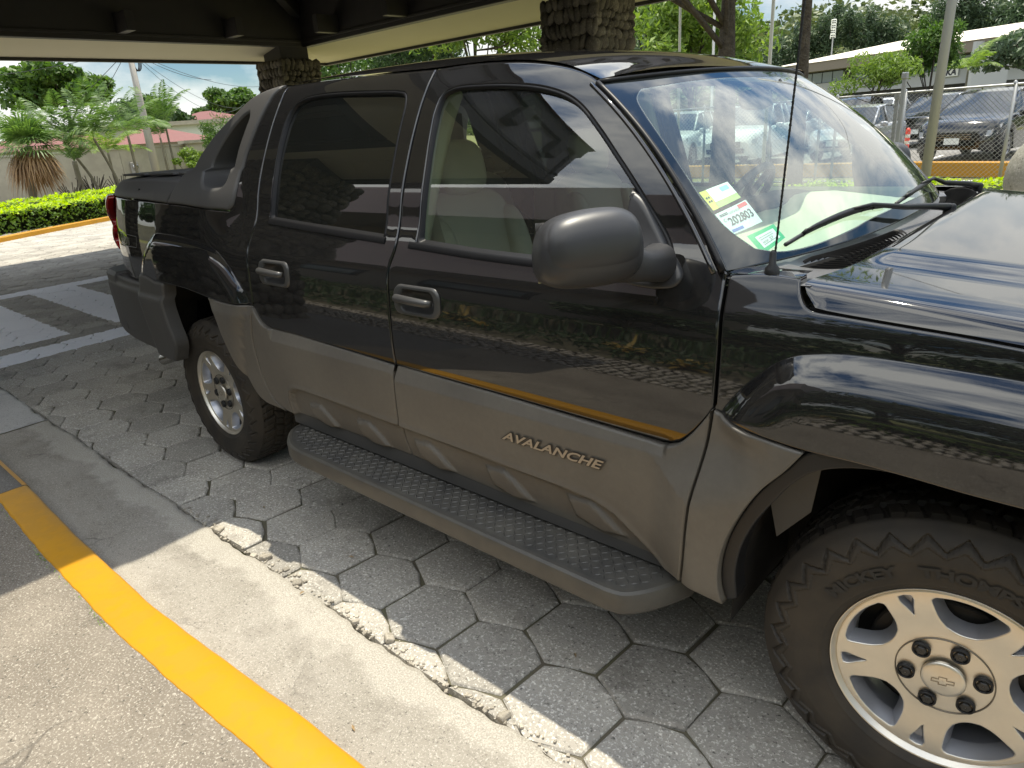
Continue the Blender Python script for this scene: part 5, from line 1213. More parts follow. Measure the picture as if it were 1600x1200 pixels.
# pyramid ceiling in planks, hip rafters and jack rafters
R0,R1=(-6.6,2.1,5.6),(-4.6,2.1,5.6);J=[(x,y,4.27) for x,y in I4]
def planks(A,B,C,D,nm):
    """plane A-B (eave) to D-C (ridge) laid with boards parallel to the eave"""
    A,B,C,D=[Vector(v) for v in (A,B,C,D)];n=34;V=[];F=[];nrm=(B-A).cross(D-A).normalized()
    if nrm.z>0: nrm=-nrm
    for k in range(n):
        for t,dn in ((k/n,0),(k/n+.004,.012),((k+.93)/n,.012),((k+.97)/n,0)):
            V+=[A.lerp(D,t)+nrm*dn,B.lerp(C,t)+nrm*dn]
    for i in range(len(V)//2-1): F.append((2*i,2*i+1,2*i+3,2*i+2))
    return mesh(nm,V,F,WOODP,can)
planks(J[0],J[1],R1,R0,'ceiling_boards');planks(J[1],J[2],R1,R1,'ceiling_boards');planks(J[2],J[3],R0,R1,'ceiling_boards');planks(J[3],J[0],R0,R0,'ceiling_boards')
for j,r in ((0,R0),(1,R1),(2,R1),(3,R0)):
    mb=MB();a=Vector(J[j])+Vector((0,0,-.30));b=Vector(r)+Vector((0,0,-.12));d=b-a;L=d.length;q=d.to_track_quat('X','Z').to_matrix();mb.box((a+b)/2,(L,.17,.24),R=q,bev=.012);mb.build('hip_rafter',WOODD,can)
mb=MB();mb.box((-5.6,2.1,5.5),(2.3,.2,.3),bev=.01);mb.build('ridge_beam',WOODD,can)
for (x,y,rz,L) in ((-8.6,iy1-.30,0,.6),(-6.6,iy1-.30,0,.6),(-4.4,iy1-.30,0,.6),(-2.8,iy1-.3,0,.6),(ix0+.30,4.9,1,.6),(ix0+.30,3.0,1,.6),(ix0+.30,1.0,1,.6),(ix0+.30,-1.0,1,.6)):
    mb=MB();mb.box((x,y,3.62),(.14,L,.30) if not rz else (L,.14,.30),bev=.01);mb.build('corbel',WOODD,can)
mb=MB()
for (a,b,c,d) in (((cx0+cx1)/2,cy0,cx1-cx0+.1,1),((cx0+cx1)/2,cy1,cx1-cx0+.1,1),(cx0,(cy0+cy1)/2,cy1-cy0,0),(cx1,(cy0+cy1)/2,cy1-cy0,0)):
    for (z0,z1,t,m_,nm) in ((3.16,3.27,.10,WOODD,'fascia_moulding'),(3.27,3.74,.05,FASP,'fascia_panel'),(3.74,3.90,.14,WOODD,'fascia_moulding'),(3.31,3.345,.075,WOODD,'fascia_bead')):
        mb=MB();mb.box((a,b,(z0+z1)/2),(c,t,z1-z0) if d else (t,c-.12,z1-z0));mb.build(nm,m_,can)
    n=int(c/.62);sgx=0 if d else (1 if a>-5 else -1);sgy=0 if not d else (1 if b>2 else -1)
    for k in range(n):
        u=-c/2+.31+k*c/n;mb=MB();mb.box((a+(u if d else sgx*.07),b+(sgy*.07 if d else u),3.56),(.13,.14,.26) if d else (.14,.13,.26),bev=.01);mb.build('corbel_block',WOODD,can)
V=[(cx0-.1,cy0-.1,3.91),(cx1+.1,cy0-.1,3.91),(cx1+.1,cy1+.1,3.91),(cx0-.1,cy1+.1,3.91),(-6.9,2.3,6.3),(-4.3,2.3,6.3)];mesh('roof',V,[(0,1,5,4),(1,2,5),(2,3,4,5),(3,0,4)],ROOFT,can)
# stone clad columns
STONE=aggregate('column_stone',(.085,.074,.060),(.15,.132,.105),(.22,.20,.16),45,3,.006,island=.75,stain=(.09,.085,.07));MORT=mat('column_mortar',(.045,.040,.034),.95,0,.1,bump=(30,.6,.01))
def column_mesh(w,h):
    mb=MB();hw_=w/2
    for f in range(4):
        z=.02
        while z<h-.02:
            rh=RNG.uniform(.10,.20);u=-hw_+RNG.uniform(-.03,.03)
            while u<hw_:
                rw=RNG.uniform(.07,.17);cu,cz=u+rw/2,min(z+rh/2+RNG.normal(0,.015),h-.06);dp=RNG.uniform(.035,.07)
                Vv=IV2*np.array([rw*.56,dp,rh*.54])*(1+RNG.normal(0,.05,(len(IV2),1)));ang=RNG.normal(0,.25);c_,s_=math.cos(ang),math.sin(ang);Vv=Vv@np.array([[c_,0,s_],[0,1,0],[-s_,0,c_]])
                P_=Vv+np.array([np.clip(cu,-hw_+.02,hw_-.02),-hw_,cz]);a=f*math.pi/2;c_,s_=math.cos(a),math.sin(a);P_=np.stack([P_[:,0]*c_-P_[:,1]*s_,P_[:,0]*s_+P_[:,1]*c_,P_[:,2]],1);mb.add(P_,IF2);u+=rw*.98
            z+=rh*.93
    me=bpy.data.meshes.new('stone_cladding');me.from_pydata(mb.V,[],mb.F);me.update();me.materials.append(STONE);me.polygons.foreach_set('use_smooth',[True]*len(me.polygons));return me
CM=column_mesh(.86,3.12)
def column(x,y,label):
    e=empty('stone_column',(x,y,0),0,label,'column','stone columns of the canopy');link('stone_cladding',CM,STONE,e);mb=MB();mb.box((0,0,1.55),(.86,.86,3.10));mb.build('mortar_core',MORT,e);mb=MB();mb.box((0,0,3.27),(.64,.64,.34),bev=.015);mb.build('timber_cap',WOODD,e)
column(-2.26-.43,5.83+.43,'brown stone clad column rising behind the truck roof and windscreen');column(-9.72-.43,5.83+.43,'stone clad column with dark timber cap under the far corner of the canopy beams')
column(-2.5-.43,-2.3-.43,'stone clad column on the sidewalk side, mirrored dark in the rear door and bed');column(-10.15-.43,-2.3-.43,'stone clad column at the far end of the sidewalk side')
# ============================================================ hotel front behind the camera
WALLB=mat('hotel_wall_plaster',(.30,.27,.225),.85,0,.2,noise=(.8,.3,(.25,.225,.19)));EAVE=mat('hotel_parapet_plaster',(.30,.26,.27),.85,0,.2,noise=(.8,.3,(.26,.23,.24)));WINF=mat('window_frame_dark',(.02,.02,.022),.4)
WING=mat('window_pane_pale',(.16,.19,.20),.08,0,.6)
ht=empty('hotel_building',(-9,-7,0),0,'low tan hotel wing with pale parapet across the sidewalk, seen mirrored in the doors','building')
mb=MB();mb.box((0,-2,2.1),(16,3,4.2));mb.build('wall',WALLB,ht);mb=MB();mb.box((0,-1.6,4.85),(17,5.0,1.3),bev=.02);mb.build('parapet',EAVE,ht)
for (x,z,w_,h_) in ((-5.5,2.3,1.6,1.5),(-2.6,2.3,1.6,1.5),(.6,2.25,1.7,1.5),(4.6,2.2,2.2,1.6)):
    mb=MB();mb.box((x,-.49,z),(w_+.3,.06,h_+.3),bev=.01);o=mb.build('window',WINF,ht);mb=MB();mb.box((x,-.45,z-.1),(w_,.03,h_*.75));mb.build('pane',WING,o)
for x in (-7.4,7.2): mb=MB();mb.box((x,-.35,2.1),(.5,.3,4.2),bev=.02);mb.build('pilaster',WALLB,ht)
for i,(x,y,s_) in enumerate(((1.0,-4.42,.27),(.22,-4.72,.30),(-2.1,-4.9,.34),(-1.5,-4.7,.24),(2.1,-4.6,.27),(-2.8,-5.0,.28))):
    e=empty('bromeliad',(x,y,.08),0,'orange leaved bromeliad mirrored in the %s'%('front door below the mirror','front door left of the mirror','front door beside its handle','front door between its handle and the mirror','front fender','rear edge of the front door')[i],'bromeliad','bromeliads beside the cobble strip')
    V=[];F=[]
    for k in range(20):
        a=k*2.4;el=RNG.uniform(.45,1.1);L=s_*RNG.uniform(.7,1.1);p=np.zeros(3);d=np.array([math.cos(a)*math.cos(el),math.sin(a)*math.cos(el),math.sin(el)]);sd=np.array([-math.sin(a),math.cos(a),0]);b=len(V)
        for j in range(6):
            wv=.032*math.sin(math.pi*(j+.6)/6.2);V+=[tuple(p-sd*wv),tuple(p+sd*wv)];p=p+d*L/5;d=d+np.array([0,0,-.22]);d/=np.linalg.norm(d)
        for j in range(5): F.append((b+2*j,b+2*j+1,b+2*j+3,b+2*j+2))
    obj_np('leaves',V,F,LBR,e)
for (x,y,r_,h_,lm,lb) in ((-.6,-6.1,1.3,1.9,LG3,'dark feathery shrub left of the planting bed'),(1.3,-6.3,1.3,1.5,LG3,'dark feathery shrub in the middle of the planting bed'),(3.4,-6.6,1.5,1.8,LG3,'dark feathery shrub right of the planting bed'),(6.2,-6.8,1.9,2.2,LG1,'broad mid green shrub at the end of the bed')):
    tree('shrub',(x,y,0),h_,(r_,r_*.8,h_*.52),lb,'shrub',None,lm,2600,.07,.05,12,.2,cz=h_*.5,up=.8)
hedge([(2.3,-4.1),(3.5,-4.0),(5.5,-3.9)],.6,.45,'low clipped green hedge edging the sidewalk behind the camera',n=500,size=.03,top=LG2)
for (x,y,r_,h_,lm,lb) in ((1.6,-8.6,3.0,6.2,LG3,'dark leafy tree behind the low green hedge, nearest the hotel end'),(5.6,-8.8,3.4,6.4,LG3,'dark leafy tree in the middle behind the sidewalk'),(10.5,-9.2,3.8,6.0,LG3,'leafy tree at the far end behind the sidewalk')):
    tree('tree',(x,y,0),h_,(r_,1.8,h_*.52),lb,'tree',None,lm,6500,.15,.15,26,.5,cz=h_*.48,up=.5)
sheet('planting_bed',-9,9,-7.5,-4.18,.102,SOIL)
def cover_fn(n):
    X=RNG.uniform(-9.5,9.5,n);Y=RNG.uniform(-6.4,-4.25,n);K=.10+.16*(np.sin(X*2.1+Y)*np.cos(X*.9-Y*1.7)+1)*np.clip((-Y-4.2)/1.2,.15,1);return np.stack([X,Y,.1+K*RNG.uniform(.2,1,n)],1),np.tile([0,0,1.],(n,1))
V,F=leaves(11000,cover_fn,.06,.35,.6);tag(obj_np('ground_cover_plants',V,F,LG3),'dark low ground cover filling the planting bed by the hotel','ground cover',kind='stuff')
# ============================================================ left side background
WALLM=mat('boundary_wall_plaster',(.46,.42,.33),.85,0,.2,noise=(.5,.45,(.36,.32,.25)),noise2=(2.5,.3,(.28,.25,.20),.08));CONC=mat('utility_pole_concrete',(.36,.34,.31),.8,0,.2,noise=(3,.4,(.28,.26,.24)))
wl=empty('boundary_wall',(-31.4,6.6,0),0,'long cream plastered boundary wall behind the palms at left','wall')
pts=[(.3,-26),(-.2,-14),(-.1,-6),(.0,0),(.05,3.8),(-.35,6.0),(-1.0,7.4)]
for (a,b) in zip(pts[:-1],pts[1:]):
    d=Vector((b[0]-a[0],b[1]-a[1],0));L=d.length;mb=MB();mb.box(((a[0]+b[0])/2,(a[1]+b[1])/2,.9),(L,.18,1.85),math.atan2(d.y,d.x));mb.build('wall_panel',WALLM,wl);mb=MB();mb.box(((a[0]+b[0])/2,(a[1]+b[1])/2,1.86),(L,.26,.07),math.atan2(d.y,d.x));mb.build('coping',WALLM,wl)
mt=empty('meter_box',(-31.2,10.9,1.0),0,'small grey electricity meter box on the boundary wall','meter box');mb=MB();mb.box((0,0,0),(.12,.34,.5),bev=.02);mb.build('case',CONC,mt);mb=MB();mb.lathe([(.12,0),(.12,.05),(.08,.09),(.001,.1)],20,'z');o=mb.build('dial',CHR,mt);o.rotation_euler=(0,rad(90),0);o.location=(.06,0,.05)
hedge([(-15.2,.2),(-16.1,1.9),(-17.0,3.7),(-18.3,5.5),(-19.6,7.4)],1.0,.62,'clipped lime green hedge on the traffic island at left, front row',n=620,size=.045)
hedge([(-17.6,1.0),(-18.8,3.2),(-20.2,5.6),(-21.5,7.6)],.9,.66,'clipped lime green hedge at left, rear row below the palms',n=420,size=.05)
def kerbline(name,pts,w,h,mt,z0=-.02):
    c=crom(pts,.3);V=[];F=[]
    for i,p in enumerate(c):
        t=c[min(i+1,len(c)-1)]-c[max(i-1,0)];t/=np.linalg.norm(t);nn=np.array([-t[1],t[0]])
        for o_,z in ((-w/2,z0),(-w/2+.01,z0+h-.02),(-w/2+.03,z0+h),(w/2-.03,z0+h),(w/2-.01,z0+h-.02),(w/2,z0)): V.append((p[0]+nn[0]*o_,p[1]+nn[1]*o_,z))
    for i in range(len(c)-1):
        for j in range(5): F.append((i*6+j,(i+1)*6+j,(i+1)*6+j+1,i*6+j+1))
    return tag(mesh(name,V,F,mt),kind='structure')
kerbline('kerb',[(-13.6,-.6),(-14.6,1.0),(-15.5,2.3),(-16.3,3.5),(-17.3,5.1),(-18.3,6.8)],.16,.13,YEL)
V=[];F=[];c=crom([(-14.0,-.8),(-15.0,1.0),(-15.9,2.4),(-16.7,3.6),(-17.7,5.2),(-18.7,7.0)],.4)
for p in c: V+=[(p[0]+.35,p[1]-.1,.095),(p[0]-5.5,p[1]+2.2,.10)]
tag(mesh('island_path',V,[(2*i,2*i+2,2*i+3,2*i+1) for i in range(len(c)-1)],aggregate('island_cement',(.33,.30,.26),(.40,.37,.32),(.5,.48,.44),60,1,.003)),kind='structure')
tag(mesh('access_road',[(-34,-3,-.014),(-24,-3,-.014),(-20,8,-.014),(-34,12,-.014)],[(0,1,2,3)],ASPH),kind='structure')
# palms, fan palm, yucca
def fanpalm(loc,h,label):
    e=empty('fan_palm',loc,0,label,'palm');mb=MB();P_=crom([(0,0,-.1),(.1,.12,h*.5),(.02,.34,h)],.1);mb.tube(P_,[.105*(1+.06*(i%2)) for i in range(len(P_))],9);mb.build('trunk',BARKP,e,True)
    c=np.array([.02,.34,h])
    def fans(n,el0,el1,L,mt,nm,segs=22,pet=.5,hang=0):
        V=[];F=[]
        for k in range(n):
            a=RNG.uniform(0,6.28);el=RNG.uniform(el0,el1);d=np.array([math.cos(a)*math.cos(el),math.sin(a)*math.cos(el),math.sin(el)]);p0=c+d*pet*RNG.uniform(.6,1.1);sd=np.cross(d,[0,0,1]);sd/=np.linalg.norm(sd)+1e-9;b=len(V);V+=[tuple(c-sd*.01),tuple(c+sd*.01),tuple(p0+sd*.01),tuple(p0-sd*.01)];F.append((b,b+1,b+2,b+3))
            for s_ in range(segs):
                t=(s_/(segs-1)-.5)*rad(210);q=d*math.cos(t)+sd*math.sin(t);l=L*(.75+.25*math.cos(t))*RNG.uniform(.85,1.1);m=p0+q*l*.6;e_=p0+q*l+np.array([0,0,-.22*l-hang*l]);wq=np.cross(q,np.cross(d,sd));wq/=np.linalg.norm(wq)+1e-9;b=len(V);V+=[tuple(p0),tuple(m+wq*.026),tuple(e_),tuple(m-wq*.026)];F.append((b,b+1,b+2,b+3))
        obj_np(nm,V,F,mt,e)
    fans(26,rad(-15),rad(80),.85,LPALM,'fronds');fans(26,rad(-85),rad(-30),.85,LDRY,'dry_skirt',20,.45,.35)
fanpalm((-22.6,4.3,0),2.05,'short fan palm with a shaggy brown skirt behind the lime hedge')
palm((-24.86,7.2,0),1.9,10,2.0,'slender palm leaning left, in the clump beside the utility pole','palms in front of the boundary wall',lean=(.2,-.8))
palm((-24.3,7.7,0),2.2,10,2.0,'slender palm leaning left, middle stem of the clump','palms in front of the boundary wall',lean=(-.2,-.5))
palm((-23.8,8.1,0),2.2,11,2.1,'straight slender palm nearest the leaning utility pole','palms in front of the boundary wall',lean=(.1,-.05))
palm((-19.6,2.5,0),2.7,11,1.8,'tall slender palm at the left edge of the picture','palms in front of the boundary wall',lean=(-.2,-.3));palm((-26.5,2.6,0),2.5,12,2.1,'feathery palm behind the fan palm at far left','palms in front of the boundary wall',lean=(.1,.1))
palm((-30.2,11.9,0),2.2,10,1.8,'palm behind the utility pole near the red roof','palms in front of the boundary wall');palm((-31.0,12.6,0),3.0,11,2.0,'dark palm rising right of the utility pole','palms in front of the boundary wall',lm=LG1)
palm((-24.2,6.3,0),1.5,18,.9,'yucca with upright leaves between the fan palm and the palm clump',name='yucca',tr=.11,droop=.15,nl=12);palm((-27,5.6,.0),2.0,13,1.9,'low bushy palm over the wall behind the yucca','palms in front of the boundary wall')
palm((-28.6,9.0,0),1.7,14,1.8,'low bright palm in front of the wall beside the pole','palms in front of the boundary wall',lm=LG2)
up=empty('utility_pole',(-28.0,10.47,0),0,'leaning grey concrete utility pole with cable coils at left','utility pole');mb=MB();topp=Vector((0,.05,5.6));mb.tube([(0,0,-.2),topp*.5,tuple(topp)],[.17,.14,.105],14);mb.build('pole',CONC,up,True)
mb=MB()
for k in range(3): mb.tube([tuple(topp+Vector((0,.12+.05*k,-.55))+Vector((0,.15*math.cos(t),.33*math.sin(t)))) for t in np.linspace(0,6.28,17)],.02,5,False)
mb.build('cable_coil',RUB,up,True)
mb=MB();mb.box(topp+Vector((0,0,.0)),(.14,1.0,.12));mb.build('cross_arm',CONC,up)
def wire(a,b,sag,label,r=.011):
    a=Vector(a);b=Vector(b);mb=MB();mb.tube([tuple(a.lerp(b,t)+Vector((0,0,-sag*4*t*(1-t)))) for t in np.linspace(0,1,22)],r,4);tag(mb.build('overhead_wire',RUB),label,'wire','overhead wires from the utility pole')
T_=Vector((-28.0,10.5,5.5))
for b,s_,l in (((-48,30,6.2),.9,'overhead wire running right from the pole top, highest'),((-50,28,4.6),1.0,'overhead wire running right from the pole, sagging low'),((-46,25,4.4),1.3,'overhead wire running right from the pole, lowest'),((-31.5,15.5,4.7),.25,'thick overhead wire reaching the stone column'),((-40,4,5.5),.4,'overhead wire running left from the pole'),((-29.5,6.5,2.0),.02,'steep stay wire left of the pole'),((-30.5,8.3,1.9),.02,'steep stay wire close beside the pole')): wire(T_,b,s_,l)
wire((-22,26,6.6),(4,17,6.9),.7,'long overhead wire crossing above the parked cars');wire((-34,21,6.0),(-3,18.5,5.6),.5,'overhead wire behind the canopy column')
# trees and houses at left
tree('tree',(-53.7,16.0,0),8.4,(3.6,3.6,2.6),'broad tree standing behind the palms at upper left','tree',None,LG1,6500,.26,.3,22,3)
tree('tree',(-60.8,24.4,0),6.6,(3.6,3.6,3.2),'dense dark green tree right of the utility pole','tree',None,LG3,5000,.28,.3,18,1.5)
tree('tree',(-67.0,34.8,0),7.9,(3.7,3.7,2.6),'rounded green tree beyond the white building','tree',None,LG1,4500,.3,.3,18,3)
tree('tree',(-58,31.0,0),4.4,(4.5,4.5,2.2),'low tree between the white building and the dark tree','tree',None,LG1,3500,.3,.2,18,1);tree('tree',(-60,20,0),4.6,(5,5,2.3),'low spreading tree behind the red roofs','tree',None,LG1,4000,.3,.2,18,1)
tree('shrub',(-28.8,14.2,0),3.7,(1.3,1.3,1.9),'loose oleander shrub in front of the white building','shrub',None,LG1,2200,.10,.06,14,.4,fill=.1,asp=.22);tree('shrub',(-29.6,12.7,0),1.9,(.9,1.0,.8),'low round green bush on top of the wall line below the white building','shrub',None,LG2,1500,.08,.05,10,.2)
for (x,y,z,r_,lb) in ((-23.0,5.6,0,.5,'leafless twiggy shrub beside the fan palm trunk'),(-25.2,7.0,0,.55,'leafless twiggy shrub below the palm clump'),(-25.5,8.0,0,.5,'leafless twiggy shrub right of the palm clump')):
    e=empty('twiggy_shrub',(x,y,z),0,lb,'shrub');mb=MB()
    for k in range(26):
        a=RNG.uniform(0,6.28);mb.tube([(0,0,0),(.25*math.cos(a)*r_,.25*math.sin(a)*r_,.6*r_),(math.cos(a)*r_*RNG.uniform(.4,1),math.sin(a)*r_*RNG.uniform(.4,1),1.6*r_*RNG.uniform(.6,1.2))],.014,4)
    mb.build('twigs',BARK,e)
for (x,y,h_,r_,lm,lb) in ((-38,-5,6.5,4.0,LG1,'tree beyond the access road, left of the picture'),(-35,-13,6.5,4.5,LG3,'tree further left beyond the access road'),(-33,-22,7,5,LG1,'tree far left beyond the end of the wall')):
    tree('tree',(x,y,0),h_,(r_,r_,h_*.45),lb,'tree',None,lm,3500,.28,.25,20,1.2)
hedge([(-15.2,.2),(-14.6,-1.6),(-14.8,-3.6)],1.0,.62,'clipped lime green hedge end, just left of the picture',n=400,size=.05)
RED=mat('red_sheet_roof',(.17,.055,.048),.6,0,.3,noise=(1,.3,(.13,.05,.045)));WHB=mat('pale_green_white_wall',(.60,.62,.53),.85,0,.2,noise=(.3,.3,(.5,.52,.44)))
def house(loc,rz,L,D,h,rh,rmat,wmat,label,win=3):
    e=empty('house',loc,rz,label,'house');mb=MB();mb.box((0,0,h/2),(L,D,h));mb.build('wall',wmat,e);V=[(-L/2-.5,-D/2-.5,h),(L/2+.5,-D/2-.5,h),(L/2+.5,D/2+.5,h),(-L/2-.5,D/2+.5,h),(-L/2+D/2,0,h+rh),(L/2-D/2,0,h+rh)]
    mesh('roof',V,[(0,1,5,4),(1,2,5),(2,3,4,5),(3,0,4),(3,2,1,0)],rmat,e)
    for k in range(win): mb=MB();mb.box((D*0+L/2+.01,-D/2+(k+.5)*D/win,h*.6),(.06,1.0,.9));mb.build('window',WINF,e)
    return e
house((-43,11.0,0),rad(10),6,6,2.1,1.1,RED,WALLM,'red roofed house low behind the wall, left one');house((-42.5,16.6,0),rad(-8),6,5.0,2.1,1.0,RED,WALLM,'red roofed house beside the white building, right one');house((-62,30,0),rad(30),9,8,3.4,1.4,RED,WALLM,'distant red roof just above the white building')
wb=empty('white_building',(-53.2,25.5,0),rad(60),'flat roofed pale building above the boundary wall','building')
mb=MB();mb.box((0,0,1.7),(15,6,3.4));mb.build('wall',WHB,wb);mb=MB();mb.box((0,0,3.52),(15.6,6.6,.28));mb.build('roof_edge',WALLM,wb);mb=MB();mb.box((-2.6,-3.03,1.2),(3.0,.08,.7));mb.build('window',WINF,wb)
mb=MB();mb.tube([(-4,-3.1,.5),(-4.3,-3.12,2.4)],.06,5);mb.build('drain_pipe',WINF,wb)
gate=empty('gate_post',(-32.2,14.4,0),0,'low tan gate post at the right end of the boundary wall','gate post');mb=MB();mb.box((0,0,.95),(.6,1.2,1.9));mb.build('post',WALLM,gate);mb=MB();mb.box((0,0,1.97),(.8,1.4,.14));mb.build('cap',WALLM,gate)
# ============================================================ right side background: hedge, fence, car park
hedge([(-6.5,5.2),(-3.6,5.9),(-1.9,6.35),(-.43,7.05),(.96,7.55),(2.7,8.1),(5.5,8.7)],.85,.62,'clipped lime topped hedge between the truck and the car park fence',n=900,size=.030,wob=.04)
VERGE=mat('dry_verge_grass',(.30,.27,.13),.95,0,.1,bump=(30,.8,.02),noise=(2.2,.8,(.20,.20,.08)),noise2=(14,.6,(.40,.36,.20)))
sheet('grass_verge',-30,12,8.4,14.3,-.028,VERGE);sheet('kerb_walk',-30,12,5.0,6.2,-.032,GUT)
STEEL=mat('galvanised_post',(.36,.37,.38),.45,.5,.5,noise=(8,.3,(.28,.28,.29)));PAINTP=mat('pale_painted_pole',(.62,.62,.60),.5);GREYP=mat('grey_painted_pole',(.30,.31,.32),.5,.2)
fp=[(-9.5,13.0),(-7.2,13.38),(-4.64,13.62),(-1.49,13.75),(-.12,13.73),(1.28,13.70),(2.79,13.61),(5.0,13.5)]
fe=empty('chain_link_fence',(0,13.7,0),0,'galvanised chain link fence along the edge of the car park','fence');fe.location=(0,0,0)
for i,(x,y) in enumerate([(-8.4,13.2),(-7.0,13.4),(-4.64,13.62),(-3.1,13.7),(-2.05,13.74),(-1.72,13.75),(-.45,13.74),(1.33,13.70),(2.79,13.61),(4.2,13.55)]):
    mb=MB();mb.tube([(x,y,-.1),(x+.02,y,1.72)],.03,8);mb.lathe([(.035,1.72),(.03,1.75),(.001,1.77)],8,'z',(x,y,0));mb.build('post',STEEL,fe,True)
for z in (1.70,.02):
    mb=MB();mb.tube([(x,y,z) for x,y in fp],.022,6);mb.build('rail',STEEL,fe,True)
mb=MB();x0,x1,h=-9.4,4.9,1.68;p_=.085
def fy(x): return float(np.interp(x,[p[0] for p in fp],[p[1] for p in fp]))
k=x0-h
while k<x1:
    for sg in (1,-1):
        a=(k if sg>0 else k+h);b=(k+h if sg>0 else k);t0=0;t1=1;A=np.array([a,0.]);B=np.array([b,h])
        # clip
        lo,hi=x0,x1
        ts=[0.,1.]
        if A[0]<lo: ts[0]=(lo-A[0])/(B[0]-A[0])
        if B[0]<lo: ts[1]=(lo-A[0])/(B[0]-A[0])
        if A[0]>hi: ts[0]=(hi-A[0])/(B[0]-A[0])
        if B[0]>hi: ts[1]=(hi-A[0])/(B[0]-A[0])
        if ts[1]-ts[0]>.02 and ts[0]>=0 and ts[1]<=1:
            p=A+(B-A)*ts[0];q=A+(B-A)*ts[1];mb.tube([(p[0],fy(p[0]),.03+p[1]),(q[0],fy(q[0]),.03+q[1])],.0032,3,False)
    k+=p_
mb.build('wire_mesh',STEEL,fe)
kerbline('car_park_kerb',[(-14,16.2),(-8.85,15.87),(-6.16,15.5),(-2.0,15.42),(-.52,15.38),(1.35,14.95),(2.75,14.7),(5,14.5)],.22,.30,YEL)
# painted bay lines
for i in range(12):
    x=-14+i*2.55;sheet('bay_line',0,.11,0,4.6,0,mat('white_line_paint',(.66,.66,.64),.7) if i==0 else bpy.data.materials['white_line_paint']).location=(x,17.2,-.024)
for (x,y,r_,h_,lean,mt_,lb) in ((.25,12.95,.088,7.5,(.12,.0),GREYP,'thick grey lamp pole standing at the fence corner'),(-5.68,14.3,.033,6.5,(.0,0),PAINTP,'thin white pole left of the big tree trunk'),(-3.82,15.2,.045,6.5,(.05,0),PAINTP,'thin white pole right of the big tree trunk'),(-8.6,22,.05,7,(0,0),PAINTP,'thin pale pole far back near the second tree')):
    e=empty('lamp_pole',(x,y,0),0,lb,'pole');mb=MB();mb.tube([(0,0,-.05),(lean[0]*.5,0,h_*.5),(lean[0],0,h_)],[r_,r_*.9,r_*.75],12);mb.build('shaft',mt_,e,True);mb=MB();mb.lathe([(r_*1.7,-.02),(r_*1.7,.05),(r_,.09)],12);mb.build('base_plate',mt_,e)
for (x,y,h_,lb) in ((-.42,13.45,1.95,'square steel gate post just left of the grey lamp pole'),(-.62,13.9,1.6,'shorter gate post with a box on top beside the lamp pole')):
    e=empty('gate_post',(x,y,0),0,lb,'post');mb=MB();mb.box((0,0,h_/2),(.07,.07,h_),bev=.01);mb.build('shaft',STEEL,e);mb=MB();mb.box((0,0,h_+.05),(.11,.11,.12),bev=.02);mb.build('cap_box',STEEL,e)
ORR=mat('red_bollard_plastic',(.75,.06,.03),.4);e=empty('bollard',(-.83,15.95,0),0,'slim red flexible bollard with a pale band in the car park','bollard');mb=MB();mb.lathe([(.10,0),(.10,.03),(.055,.05),(.05,.92),(.03,.96),(.001,.97)],16);mb.build('post',ORR,e,True)
for z in (.62,.76): mb=MB();mb.lathe([(.0525,z),(.0525,z+.07)],16);mb.build('reflective_band',WHT,e)
# stone sphere
e=tag(mesh('stone_sphere',IV2*.52+np.array([2.84,6.15,.80]),IF2,aggregate('weathered_sphere_stone',(.26,.25,.21),(.34,.33,.28),(.42,.41,.36),60,3,.006,stain=(.13,.14,.09)),None,True),'weathered grey stone sphere beside the hedge at the right edge','stone sphere')
sm=e.modifiers.new('s','SUBSURF');sm.levels=2;sm.render_levels=2
